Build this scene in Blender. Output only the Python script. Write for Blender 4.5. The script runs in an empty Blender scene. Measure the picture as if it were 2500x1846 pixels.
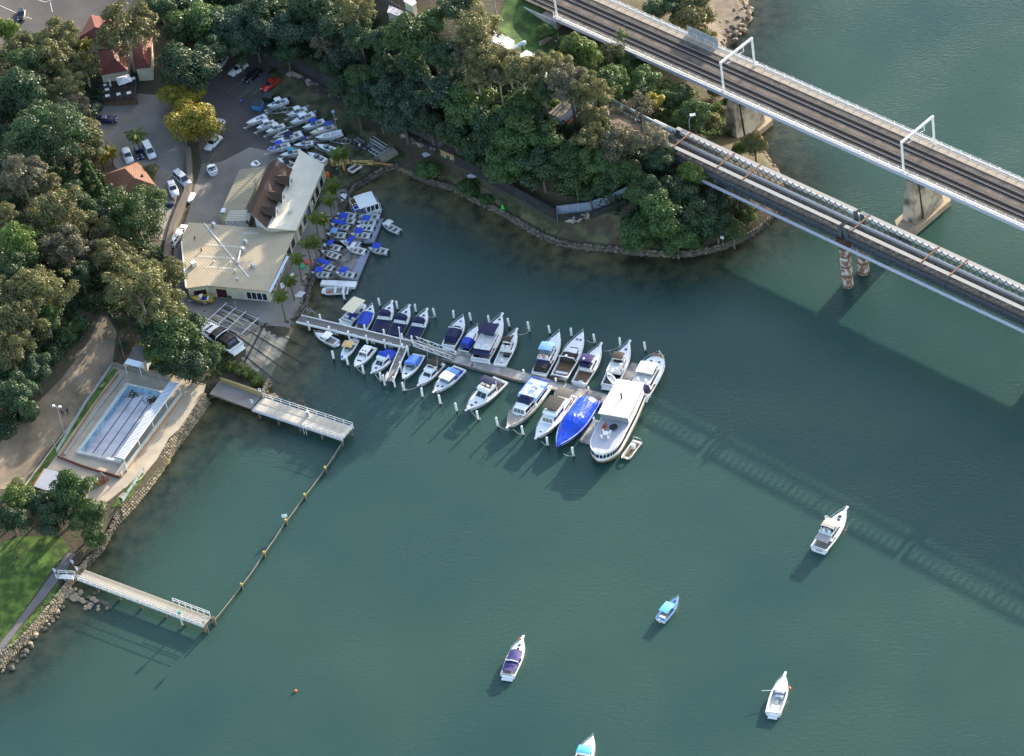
import bpy, bmesh, math, random
import numpy as np
from mathutils import Vector, Matrix
random.seed(7); np.random.seed(7)
SC = bpy.context.scene
COL = SC.collection
# ------------------------------------------------------------------ camera
F_PX, PITCH, ROLL, CAM_H = 8444.1, 0.723078, -0.172963, 435.0
PW, PH = 2500.0, 1846.0
_fw = np.array([0, math.cos(PITCH), -math.sin(PITCH)])
_rt = np.array([1.0, 0, 0]); _up = np.cross(_rt, _fw)
CR = math.cos(ROLL)*_rt + math.sin(ROLL)*_up
CU = -math.sin(ROLL)*_rt + math.cos(ROLL)*_up
cd = bpy.data.cameras.new('camera'); cam = bpy.data.objects.new('camera', cd); COL.objects.link(cam)
cd.sensor_fit = 'HORIZONTAL'; cd.sensor_width = 36.0; cd.lens = F_PX/PW*36.0
cd.clip_start = 5; cd.clip_end = 6000
mw = Matrix.Identity(4)
for i in range(3):
    mw[i][0] = CR[i]; mw[i][1] = CU[i]; mw[i][2] = -_fw[i]
mw[2][3] = CAM_H
cam.matrix_world = mw
SC.camera = cam
# ------------------------------------------------------------------ sky, sun, exposure
SUN_EL, SUN_AZ = math.radians(16.0), math.radians(48.5)      # azimuth of the sun in the xy plane, from +x
W = bpy.data.worlds.new('World'); SC.world = W; W.use_nodes = True
wn = W.node_tree.nodes; wl = W.node_tree.links
sky = wn.new('ShaderNodeTexSky'); sky.sky_type = 'NISHITA'; sky.sun_disc = False
sky.sun_elevation = SUN_EL; sky.sun_rotation = math.pi/2 - SUN_AZ
sky.air_density = 1.0; sky.dust_density = 1.8; sky.ozone_density = 0.8
wl.new(sky.outputs[0], wn['Background'].inputs[0]); wn['Background'].inputs[1].default_value = 0.15
sd_ = bpy.data.lights.new('sun', 'SUN'); sun = bpy.data.objects.new('sun', sd_); COL.objects.link(sun)
sd_.energy = 3.3; sd_.angle = math.radians(0.55); sd_.color = (1.0, 0.88, 0.72)
sdir = Vector((math.cos(SUN_EL)*math.cos(SUN_AZ), math.cos(SUN_EL)*math.sin(SUN_AZ), math.sin(SUN_EL)))
sun.rotation_euler = sdir.to_track_quat('Z', 'Y').to_euler()
sun.location = (60, 560, 120)
SC.view_settings.view_transform = 'Standard'; SC.view_settings.look = 'None'
SC.view_settings.exposure = 1.78; SC.view_settings.gamma = 1.0
SC.render.engine = 'CYCLES'
# ------------------------------------------------------------------ photo point -> world point at a known height
def P(px, py, z=0.0):
    d = _fw*F_PX + CR*(px-PW/2) + CU*(PH/2-py)
    t = (z-CAM_H)/d[2]
    return Vector((d[0]*t, d[1]*t, z))
def pix(p):
    d = np.array(p) - np.array([0, 0, CAM_H]); w = d @ _fw
    return (PW/2+F_PX*(d @ CR)/w, PH/2-F_PX*(d @ CU)/w)
# ------------------------------------------------------------------ mesh helper
class MB:
    def __init__(s): s.v = []; s.f = []
    def add(s, vs, fs):
        o = len(s.v); s.v += [tuple(v) for v in vs]; s.f += [tuple(i+o for i in f) for f in fs]; return s
    def box(s, x0, x1, y0, y1, z0, z1):
        return s.add([(x0,y0,z0),(x1,y0,z0),(x1,y1,z0),(x0,y1,z0),(x0,y0,z1),(x1,y0,z1),(x1,y1,z1),(x0,y1,z1)],
                     [(3,2,1,0),(4,5,6,7),(0,1,5,4),(1,2,6,5),(2,3,7,6),(3,0,4,7)])
    def frus(s, b, t, z0, z1):   # bottom rect (x0,x1,y0,y1), top rect
        return s.add([(b[0],b[2],z0),(b[1],b[2],z0),(b[1],b[3],z0),(b[0],b[3],z0),(t[0],t[2],z1),(t[1],t[2],z1),(t[1],t[3],z1),(t[0],t[3],z1)],
                     [(3,2,1,0),(4,5,6,7),(0,1,5,4),(1,2,6,5),(2,3,7,6),(3,0,4,7)])
    def hexa(s, b, t):           # two quads of 3-D points
        return s.add(list(b)+list(t), [(3,2,1,0),(4,5,6,7),(0,1,5,4),(1,2,6,5),(2,3,7,6),(3,0,4,7)])
    def prism(s, poly, z0, z1):
        n = len(poly)
        a = sum(poly[i][0]*poly[(i+1)%n][1]-poly[(i+1)%n][0]*poly[i][1] for i in range(n))
        if a < 0: poly = list(poly)[::-1]
        vs = [(p[0],p[1],z0) for p in poly]+[(p[0],p[1],z1) for p in poly]
        return s.add(vs, [tuple(range(n-1,-1,-1)), tuple(range(n,2*n))]+[(i,(i+1)%n,n+(i+1)%n,n+i) for i in range(n)])
    def beam(s, a, b, w, h=None, up=(0,0,1)):   # rectangular bar from a to b
        a = Vector(a); b = Vector(b); h = w if h is None else h
        d = (b-a).normalized(); u = Vector(up)
        if abs(d.dot(u)) > .98: u = Vector((1,0,0))
        x = d.cross(u).normalized()*w/2; y = x.cross(d).normalized()*h/2
        return s.hexa([a-x-y,a+x-y,a+x+y,a-x+y],[b-x-y,b+x-y,b+x+y,b-x+y])
    def tube(s, path, r, n=6, r2=None, cap=True):
        path = [Vector(p) for p in path]; m = len(path); o = len(s.v); r2 = r if r2 is None else r2
        for i, p in enumerate(path):
            d = (path[min(i+1,m-1)]-path[max(i-1,0)]).normalized()
            u = Vector((0,0,1)) if abs(d.z) < .95 else Vector((1,0,0))
            x = d.cross(u).normalized(); y = x.cross(d)
            rr = r+(r2-r)*i/max(1,m-1)
            for k in range(n):
                a = 2*math.pi*k/n; s.v.append(tuple(p+x*math.cos(a)*rr+y*math.sin(a)*rr))
        for i in range(m-1):
            for k in range(n):
                k2 = (k+1)%n; s.f.append((o+i*n+k,o+i*n+k2,o+(i+1)*n+k2,o+(i+1)*n+k))
        if cap: s.f.append(tuple(o+k for k in range(n-1,-1,-1))); s.f.append(tuple(o+(m-1)*n+k for k in range(n)))
        return s
    def cyl(s, x, y, z0, z1, r, n=10, r2=None): return s.tube([(x,y,z0),(x,y,z1)], r, n, r2)
    def wheel(s, x, y, z, r, w, n=12): return s.tube([(x,y-w/2,z),(x,y+w/2,z)], r, n)
    def grid(s, pts):            # pts[i][j] rows of points
        o = len(s.v); m = len(pts[0])
        for r in pts: s.v += [tuple(p) for p in r]
        for i in range(len(pts)-1):
            for j in range(m-1): s.f.append((o+i*m+j,o+i*m+j+1,o+(i+1)*m+j+1,o+(i+1)*m+j))
        return s
    def slab(s, pts, th):        # grid with thickness (closed shell)
        lo = [[Vector(p)-Vector((0,0,th)) for p in r] for r in pts]
        s.grid(pts); s.grid([r[::-1] for r in lo])
        R = len(pts); C = len(pts[0])
        def edge(a, b):
            for i in range(len(a)-1): s.add([a[i],a[i+1],b[i+1],b[i]], [(3,2,1,0)])
        edge(pts[0], lo[0]); edge(pts[-1][::-1], lo[-1][::-1])
        edge([r[0] for r in pts][::-1], [r[0] for r in lo][::-1]); edge([r[-1] for r in pts], [r[-1] for r in lo])
        return s
    def ball(s, c, r, n=8, sq=(1,1,1)):
        pts = []
        for i in range(n+1):
            t = math.pi*i/n
            pts.append([(c[0]+r*sq[0]*math.sin(t)*math.cos(2*math.pi*j/n), c[1]+r*sq[1]*math.sin(t)*math.sin(2*math.pi*j/n), c[2]-r*sq[2]*math.cos(t)) for j in range(n+1)])
        return s.grid(pts)
    def mesh(s, name):
        me = bpy.data.meshes.new(name); me.from_pydata(s.v, [], s.f); me.update(); return me
def link(name, me, mat=None, parent=None, smooth=False):
    if mat is not None and not me.materials: me.materials.append(mat)
    if smooth: me.polygons.foreach_set('use_smooth', [True]*len(me.polygons))
    o = bpy.data.objects.new(name, me); COL.objects.link(o)
    if parent is not None: o.parent = parent
    return o
def part(name, mb, mat, parent=None, smooth=False): return link(name, mb.mesh(name), mat, parent, smooth)
def inst(name, me, parent, loc=(0,0,0), rot=(0,0,0), sc=(1,1,1)):
    o = bpy.data.objects.new(name, me); COL.objects.link(o); o.parent = parent
    o.location = loc; o.rotation_euler = rot; o.scale = sc; return o
LABELS = {}
def tag(o, label, cat, group=None):
    o['label'] = label; o['category'] = cat
    if group: o['group'] = group
    return o
def thing(name, label, cat, loc=(0,0,0), rz=0, group=None):
    o = bpy.data.objects.new(name, None); COL.objects.link(o); o.empty_display_size = .5
    o.location = loc; o.rotation_euler = (0,0,rz); return tag(o, label, cat, group)
def struct(o, kind='structure'): o['kind'] = kind; return o
def copy_tree(o, parent=None):
    c = o.copy(); COL.objects.link(c); c.parent = parent
    for ch in [k for k in o.children]: copy_tree(ch, c)
    return c
ORD = ['first','second','third','fourth','fifth','sixth','seventh','eighth','ninth','tenth','eleventh','twelfth','thirteenth','fourteenth','fifteenth','sixteenth','seventeenth','eighteenth','nineteenth','twentieth']
# ------------------------------------------------------------------ materials
MATS = {}
def M(name, col, rough=.55, var=.12, scale=2.0, metal=0.0, bump=0.0, bscale=None, spec=.5, col2=None, thr=(.42,.62), detail=4.0, coat=0.0):
    if name in MATS: return MATS[name]
    m = bpy.data.materials.new(name); m.use_nodes = True; nt = m.node_tree; n = nt.nodes; b = n['Principled BSDF']
    b.inputs['Roughness'].default_value = rough; b.inputs['Metallic'].default_value = metal
    b.inputs['Specular IOR Level'].default_value = spec
    if coat: b.inputs['Coat Weight'].default_value = coat
    tc = n.new('ShaderNodeTexCoord')
    nz = n.new('ShaderNodeTexNoise'); nz.inputs['Scale'].default_value = scale; nz.inputs['Detail'].default_value = detail
    nt.links.new(tc.outputs['Object'], nz.inputs['Vector'])
    rp = n.new('ShaderNodeValToRGB')
    a = [max(0, c*(1-var)) for c in col]; z = [min(1, c*(1+var)) for c in (col2 or col)]
    rp.color_ramp.elements[0].position = thr[0]-.1*(col2 is None); rp.color_ramp.elements[1].position = thr[1]+.1*(col2 is None)
    rp.color_ramp.elements[0].color = (*a,1); rp.color_ramp.elements[1].color = (*z,1)
    nt.links.new(nz.outputs['Fac'], rp.inputs[0]); nt.links.new(rp.outputs[0], b.inputs['Base Color'])
    if bump:
        bn = n.new('ShaderNodeTexNoise'); bn.inputs['Scale'].default_value = bscale or scale*4; bn.inputs['Detail'].default_value = 5
        nt.links.new(tc.outputs['Object'], bn.inputs['Vector'])
        bp = n.new('ShaderNodeBump'); bp.inputs['Strength'].default_value = bump; bp.inputs['Distance'].default_value = .1
        nt.links.new(bn.outputs['Fac'], bp.inputs['Height']); nt.links.new(bp.outputs[0], b.inputs['Normal'])
    MATS[name] = m; return m
def stripes(name, col, col2, period, axis='X', rough=.5, duty=.5, metal=0.0, bump=.4):
    """profiled sheet: fine ribs as colour and relief"""
    if name in MATS: return MATS[name]
    m = M(name, col, rough, .10, .35, metal=metal); nt = m.node_tree; n = nt.nodes; b = n['Principled BSDF']
    tc = n.new('ShaderNodeTexCoord'); wv = n.new('ShaderNodeTexWave'); wv.bands_direction = axis
    wv.inputs['Scale'].default_value = 2*math.pi/period/20*1.0
    nt.links.new(tc.outputs['Object'], wv.inputs['Vector'])
    old = b.inputs['Base Color'].links[0].from_socket
    mx = n.new('ShaderNodeMix'); mx.data_type = 'RGBA'; mx.blend_type = 'MIX'
    mr = n.new('ShaderNodeMath'); mr.operation = 'MULTIPLY'; mr.inputs[1].default_value = duty
    nt.links.new(wv.outputs['Fac'], mr.inputs[0]); nt.links.new(mr.outputs[0], mx.inputs['Factor'])
    nt.links.new(old, mx.inputs['A']); mx.inputs['B'].default_value = (*col2,1)
    nt.links.new(mx.outputs['Result'], b.inputs['Base Color'])
    bp = n.new('ShaderNodeBump'); bp.inputs['Strength'].default_value = bump; bp.inputs['Distance'].default_value = .05
    nt.links.new(wv.outputs['Fac'], bp.inputs['Height']); nt.links.new(bp.outputs[0], b.inputs['Normal'])
    return m
def glassy(name, col, rough=.08):
    return M(name, col, rough, .05, 1.0, spec=.8)
WHITE = M('white_gelcoat', (.80,.80,.79), .28, .03, .8, coat=.2)
OFFW = M('offwhite_gelcoat', (.72,.70,.64), .35, .05, .8)
CREAM = M('cream_gelcoat', (.74,.64,.44), .45, .05)
NAVY = M('navy_canvas', (.008,.012,.06), .8, .25, 1.5, bump=.25)
BLUEC = M('blue_canvas', (.012,.055,.45), .75, .2, 1.2, bump=.3)
LBLUE = M('light_blue_canvas', (.16,.34,.62), .7, .12, 1.2, bump=.2)
TARP = M('blue_tarpaulin', (.005,.07,.62), .38, .2, .8, bump=.8, bscale=1.6)
PURP = M('purple_canvas', (.03,.025,.12), .8, .2)
BLACKC = M('black_canvas', (.012,.011,.012), .75, .3)
BROWNC = M('brown_canvas', (.045,.03,.025), .8, .2)
GLASS = glassy('dark_glass', (.012,.018,.03))
SGLASS = glassy('tinted_screen', (.10,.16,.20), .1)
CHROME = M('stainless_tube', (.55,.57,.60), .25, .05, metal=.9)
ALU = M('bare_aluminium', (.42,.43,.41), .42, .15, 1.5, metal=.35)
ALUW = M('painted_aluminium', (.62,.63,.62), .4, .06)
SOLE = M('cockpit_sole', (.30,.27,.23), .8, .15, 3)
TEAK = M('teak', (.22,.13,.07), .8, .2, 4)
RUB = M('black_rubber', (.015,.015,.016), .8, .1)
BLKM = M('black_paint', (.012,.012,.014), .3, .1)
GREYM = M('grey_paint', (.25,.26,.28), .5, .1)
WSEAT = M('white_vinyl', (.75,.75,.73), .5, .05)
ORANGE = M('orange_plastic', (.75,.13,.02), .5, .1)
GALV = M('galvanised_steel', (.42,.44,.46), .45, .12, 3, metal=.4)
WPAINT = M('white_paint', (.78,.78,.76), .5, .06, 2)
WPILE = M('white_pile_sleeve', (.80,.80,.78), .5, .1, 3)
PILEW = M('weathered_pile', (.16,.12,.09), .9, .4, 2, bump=.5)
PILEB = M('tarred_pile', (.018,.017,.016), .85, .3, 2)
CONC = M('concrete', (.36,.34,.30), .85, .14, .6, bump=.15)
CONCD = M('dark_concrete', (.22,.21,.20), .9, .25, .5, bump=.2)
STEEL = M('dark_steel', (.055,.06,.07), .6, .25, 2)
RUST = M('rusty_steel', (.20,.09,.045), .8, .3, 2, bump=.3)
# ------------------------------------------------------------------ terrain
SHORE = [(0,1630),(47,1586),(82,1552),(116,1514),(145,1478),(165,1436),(205,1394),(248,1345),(280,1290),(300,1268),(327,1240),(368,1190),(409,1136),(427,1101),(443,1083),(478,1030),(510,986),(518,966),
 (575,985),(618,999),(640,975),(661,935),(669,922),(680,902),(693,866),(700,846),(711,816),(724,787),(749,753),(757,707),(773,677),(790,640),(813,586),(829,545),(843,511),(851,489),(864,465),(894,449),(923,430),(947,417),(972,413),(1000,428),(1040,447),(1067,447),(1107,464),(1161,496),(1204,514),(1231,527),(1282,558),(1322,582),(1362,598),(1416,609),(1499,615),(1560,622),(1649,628),(1700,623),(1751,612),(1805,593),(1845,572),(1872,548),(1893,523),(1915,470),(1909,424),(1883,400),(1868,370),(1862,338),(1840,280),(1800,200),(1775,120),(1786,94),(1813,71),(1840,45),(1824,18),(1832,-20),(1900,-120)]
SH = np.array([P(x,y,0)[:2] for x,y in SHORE])
LANDPOLY = np.vstack([SH, [[190,700],[190,1500],[-900,1500],[-900,380],[-180,395]]])
CP = [(20,1500,1.9),(60,1400,2.2),(10,1350,2.7),(150,1400,1.9),(120,1300,3.0),(200,1330,2.0),(0,1250,4),(0,1150,4.2),(-200,1500,3),(-300,1200,9),(-200,900,14),(-400,500,20),(-300,100,16),
 (200,1090,3),(330,930,3),(300,1135,2.9),(430,960,2.8),(330,1180,2.5),(500,965,2.3),(420,1060,2.5),(160,1110,3.0),(270,900,3.2),(290,1225,2.4),(230,1200,2.8),(350,1130,2.6),(250,1010,3.0),(380,1010,2.8),
 (40,1130,3.5),(150,1000,3.7),(220,900,4.2),(270,820,5),(0,1000,7),(60,850,9),(0,700,14),(100,600,12),(0,450,14),(250,600,8),(200,500,9),(150,700,10),(330,860,3.8),(420,860,3.2),(380,780,3.4),
 (430,450,4),(400,330,5),(395,520,4),(330,380,5.2),(300,280,6),(420,380,4.6),(60,330,9),(0,380,11),(440,380,4.3),(405,600,3.6),(400,700,3.0),
 (290,190,6.5),(380,120,7),(200,120,8),(100,30,8.5),(300,10,8.5),(0,100,9),(450,60,8),(600,20,10),(100,-200,10),(600,-200,15),(440,180,5.5),
 (480,500,1.8),(490,420,2.1),(530,330,2.6),(580,230,3),(600,170,3.4),(660,130,3.9),(700,220,2.6),(780,280,2.2),(850,330,2),(650,380,2),(540,180,3.8),(530,120,4.6),(455,590,1.7),(440,660,1.7),
 (500,760,1.5),(600,740,1.5),(700,720,1.5),(740,690,1.5),(760,600,1.5),(820,470,1.5),(900,390,1.5),(950,390,1.5),(640,600,1.6),(560,450,1.9),(650,890,1.2),
 (800,240,2.6),(900,300,2.4),(1000,360,2.2),(1080,405,2),(1200,480,1.7),(1300,535,1.6),(1100,440,1.5),(1360,575,1.4),
 (720,90,6.5),(800,150,4.5),(900,200,6),(850,80,11),(1000,250,7.5),(1000,120,14),(950,20,16.5),(1100,50,17),(1150,150,15),(1100,300,8.5),(1200,330,9.5),(1300,260,12.5),(1400,280,13),(1500,290,12.8),(1600,320,12.3),(1450,400,10),(1350,420,7.5),(1200,430,4.2),(1300,480,4.2),
 (1550,450,8),(1650,500,6),(1600,560,3.5),(1500,560,3),(1450,545,2.4),(1600,605,1.5),(1750,585,1.6),(1820,540,1.8),(1850,480,2.8),(1880,440,1.9),(1750,440,6.5),(1700,380,8.5),
 (1250,60,12.5),(1330,100,11),(1400,180,9),(1500,230,7),(1600,230,5),(1450,110,10),(1650,200,3.8),(1740,240,2.2),(1700,270,3.2),(1790,330,2.4),(1650,60,6),(1600,20,8),(1700,40,3),(1760,40,1.4),(1750,90,1.2),(1200,20,15),(1350,5,13.6),(1480,10,11),(1800,20,1.0),(1300,-150,14),(1700,-150,5),(1000,-200,20)]
_c = np.array([[*P(x,y,z)[:2],z] for x,y,z in CP])
_d = np.sqrt(((_c[:,None,:2]-_c[None,:,:2])**2).sum(-1)+9.0)
_A = np.vstack([np.hstack([_d+np.eye(len(_c))*-.4, np.ones((len(_c),1))]), np.append(np.ones(len(_c)),0)])
_w = np.linalg.solve(_A, np.append(_c[:,2],0))
def h_land(xy):
    xy = np.atleast_2d(xy); out = np.zeros(len(xy))
    for i in range(0, len(xy), 20000):
        q = xy[i:i+20000]
        out[i:i+20000] = np.sqrt(((q[:,None,:]-_c[None,:,:2])**2).sum(-1)+9.0) @ _w[:-1] + _w[-1]
    return np.clip(out, .9, 24)
def seg_dist(xy, a, b):
    ab = b-a; t = np.clip(((xy-a)@ab)/(ab@ab+1e-9), 0, 1); return np.sqrt(((xy-a-t[:,None]*ab)**2).sum(-1))
def inside(xy, poly):
    x, y = xy[:,0], xy[:,1]; r = np.zeros(len(xy), bool); n = len(poly)
    for i in range(n):
        (x1,y1),(x2,y2) = poly[i], poly[(i+1)%n]
        c = ((y1>y)!=(y2>y)); r ^= c & (x < (x2-x1)*(y-y1)/(y2-y1+1e-12)+x1)
    return r
def shore_sd(xy):
    d = np.full(len(xy), 1e9)
    for i in range(len(SH)-1): d = np.minimum(d, seg_dist(xy, SH[i], SH[i+1]))
    return np.where(inside(xy, LANDPOLY), d, -d)
# zones with their own planes: (world polygon, function giving z, feather)
def wpoly(pts, z): return np.array([P(x,y,z)[:2] for x,y in pts])
SLIP = wpoly([(540,742),(690,820),(735,800),(700,900),(668,945),(640,925),(575,890),(600,850),(480,790)], .8)
SL0, SL1 = P(575,780,1.5), P(690,870,0.0)
_sl = np.array([(SL1-SL0).x,(SL1-SL0).y]); _sl2 = _sl@_sl
def slip_z(xy): return 1.45 - 1.5*np.clip(((xy-np.array(SL0[:2]))@_sl)/_sl2, 0, 2.2)
POOLZ = wpoly([(311,941),(403,963),(287,1123),(188,1103)], 3.0)
def height(xy):
    xy = np.atleast_2d(np.asarray(xy, float)); sd = shore_sd(xy); hl = h_land(xy)
    t = np.clip(sd/1.3, 0, 1); t = t*t*(3-2*t)
    dd = np.maximum(-sd,0); z = np.where(sd > 0, -.12+(hl+.12)*t, -.10-.11*np.minimum(dd,7)-.32*np.clip(dd-7,0,18))
    i = inside(xy, SLIP); z = np.where(i, np.minimum(slip_z(xy)-.06, np.maximum(z, -1.8)), z)
    i = inside(xy, POOLZ); z = np.where(i, 2.0, z)
    return z
def H(x, y): return float(height([(x,y)])[0])
def G(px, py, off=0.0):
    z = 3.0
    for _ in range(7): p = P(px,py,z); z = .5*z+.5*(H(p.x,p.y)+off)
    for _ in range(4): p = P(px,py,z); z = H(p.x,p.y)+off
    return P(px,py,z)
def crownpos(px, py, hc):     # point on the view ray that stands hc above the ground
    z = 10.0
    for _ in range(12): p = P(px,py,z); z = .5*z+.5*(max(H(p.x,p.y), .2)+hc)
    return p, z-hc
GX = np.concatenate([np.arange(-700,-140,40), np.arange(-140,170.1,1.0), np.arange(200,900,50)])
GY = np.concatenate([np.arange(100,360,40), np.arange(360,680.1,1.0), np.arange(720,1500,50)])
XX, YY = np.meshgrid(GX, GY); XY = np.stack([XX.ravel(), YY.ravel()], 1)
ZZ = height(XY)
_bump = (np.sin(XY[:,0]*.9+np.sin(XY[:,1]*.7)*2)+np.sin(XY[:,1]*1.3+XY[:,0]*.4))*.05
def mesh_grid(name, z):
    nx, ny = len(GX), len(GY)
    v = np.column_stack([XY, z])
    i = (np.arange(ny-1)[:,None]*nx+np.arange(nx-1)[None,:]).ravel()
    f = np.stack([i,i+1,i+nx+1,i+nx],1)
    me = bpy.data.meshes.new(name)
    me.vertices.add(len(v)); me.vertices.foreach_set('co', v.ravel())
    me.loops.add(f.size); me.loops.foreach_set('vertex_index', f.ravel().astype(np.int32))
    me.polygons.add(len(f)); me.polygons.foreach_set('loop_start', np.arange(0,f.size,4,dtype=np.int32))
    me.update(calc_edges=True); me.validate()
    me.polygons.foreach_set('use_smooth', np.ones(len(f),bool)); return me
# ground material: soil, leaf litter and low herbs; wet sand and weed on the bed
gm = bpy.data.materials.new('ground_soil'); gm.use_nodes = True; nt = gm.node_tree; n = nt.nodes; L = nt.links; b = n['Principled BSDF']
b.inputs['Roughness'].default_value = .95
geo = n.new('ShaderNodeNewGeometry')
def noise(scale, det=5): 
    t = n.new('ShaderNodeTexNoise'); t.inputs['Scale'].default_value = scale; t.inputs['Detail'].default_value = det; L.new(geo.outputs['Position'], t.inputs['Vector']); return t
def ramp(src, stops):
    r = n.new('ShaderNodeValToRGB'); e = r.color_ramp.elements
    while len(e) < len(stops): e.new(.5)
    for k,(p,c) in enumerate(stops): e[k].position = p; e[k].color = (*c,1)
    L.new(src, r.inputs[0]); return r
def mixc(f, a, bb):
    m = n.new('ShaderNodeMix'); m.data_type = 'RGBA'; L.new(f, m.inputs['Factor']); L.new(a, m.inputs['A']); L.new(bb, m.inputs['B']); return m.outputs['Result']
r1 = ramp(noise(.25).outputs['Fac'], [(.35,(.055,.042,.028)),(.5,(.07,.06,.032)),(.65,(.035,.055,.018))])
r2 = ramp(noise(2.5).outputs['Fac'], [(.3,(.04,.03,.02)),(.7,(.11,.085,.055))])
mx1 = n.new('ShaderNodeMix'); mx1.data_type = 'RGBA'; mx1.inputs['Factor'].default_value = .4; L.new(r1.outputs[0], mx1.inputs['A']); L.new(r2.outputs[0], mx1.inputs['B'])
bed = ramp(noise(.35).outputs['Fac'], [(.36,(.09,.075,.035)),(.5,(.24,.18,.085)),(.7,(.38,.28,.14))])
sx = n.new('ShaderNodeSeparateXYZ'); L.new(geo.outputs['Position'], sx.inputs[0])
mr = n.new('ShaderNodeMapRange'); mr.inputs['From Min'].default_value = .15; mr.inputs['From Max'].default_value = .5; L.new(sx.outputs['Z'], mr.inputs[0])
L.new(mixc(mr.outputs[0], bed.outputs[0], mx1.outputs['Result']), b.inputs['Base Color'])
bp = n.new('ShaderNodeBump'); bp.inputs['Strength'].default_value = .6; bp.inputs['Distance'].default_value = .25; L.new(noise(1.7).outputs['Fac'], bp.inputs['Height']); L.new(bp.outputs[0], b.inputs['Normal'])
ground = link('ground', mesh_grid('ground', ZZ+np.where(ZZ>.5,_bump*0,0)), gm); struct(ground)
# water: thin cloudy sheet, clearer where it is shallow, over the bed
wm = bpy.data.materials.new('estuary_water'); wm.use_nodes = True; nt = wm.node_tree; n = nt.nodes; L = nt.links
n.remove(n['Principled BSDF']); out = n['Material Output']
geo = n.new('ShaderNodeNewGeometry')
at = n.new('ShaderNodeAttribute'); at.attribute_name = 'depth'
e1 = n.new('ShaderNodeMath'); e1.operation = 'MULTIPLY'; e1.inputs[1].default_value = -.62; L.new(at.outputs['Fac'], e1.inputs[0])
e2 = n.new('ShaderNodeMath'); e2.operation = 'EXPONENT'; L.new(e1.outputs[0], e2.inputs[0])
body = n.new('ShaderNodeBsdfDiffuse')
big = noise(.022, 3); rb = ramp(big.outputs['Fac'], [(.35,(.024,.062,.058)),(.65,(.034,.075,.060))])
L.new(rb.outputs[0], body.inputs[0])
tr = n.new('ShaderNodeBsdfTransparent'); tr.inputs[0].default_value = (.97,.98,.90,1)
m1 = n.new('ShaderNodeMixShader'); L.new(e2.outputs[0], m1.inputs[0]); L.new(body.outputs[0], m1.inputs[1]); L.new(tr.outputs[0], m1.inputs[2])
gl = n.new('ShaderNodeBsdfGlossy'); gl.inputs['Roughness'].default_value = .12
fr = n.new('ShaderNodeFresnel'); fr.inputs[0].default_value = 1.28
mp = n.new('ShaderNodeMapping'); mp.inputs['Rotation'].default_value = (0,0,math.radians(35)); mp.inputs['Scale'].default_value = (1,2.2,1); L.new(geo.outputs['Position'], mp.inputs[0])
w1 = n.new('ShaderNodeTexNoise'); w1.inputs['Scale'].default_value = .8; w1.inputs['Detail'].default_value = 6; w1.inputs['Roughness'].default_value = .62; L.new(mp.outputs[0], w1.inputs['Vector'])
wg = n.new('ShaderNodeTexNoise'); wg.inputs['Scale'].default_value = .05; wg.inputs['Detail'].default_value = 2; L.new(geo.outputs['Position'], wg.inputs['Vector'])
wr = n.new('ShaderNodeMapRange'); wr.inputs['From Min'].default_value = .35; wr.inputs['From Max'].default_value = .65; wr.inputs['To Min'].default_value = .20; wr.inputs['To Max'].default_value = .46; L.new(wg.outputs['Fac'], wr.inputs[0])
bp = n.new('ShaderNodeBump'); bp.inputs['Distance'].default_value = .35; L.new(wr.outputs[0], bp.inputs['Strength']); L.new(w1.outputs['Fac'], bp.inputs['Height'])
L.new(bp.outputs[0], gl.inputs['Normal']); L.new(bp.outputs[0], fr.inputs['Normal'])
m2 = n.new('ShaderNodeMixShader'); L.new(fr.outputs[0], m2.inputs[0]); L.new(m1.outputs[0], m2.inputs[1]); L.new(gl.outputs[0], m2.inputs[2])
L.new(m2.outputs[0], out.inputs[0])
wme = mesh_grid('water', np.zeros(len(XY)))
wme.attributes.new('depth','FLOAT','POINT').data.foreach_set('value', np.clip(-ZZ,0,9).astype(np.float32))
water = struct(link('water', wme, wm))
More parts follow.
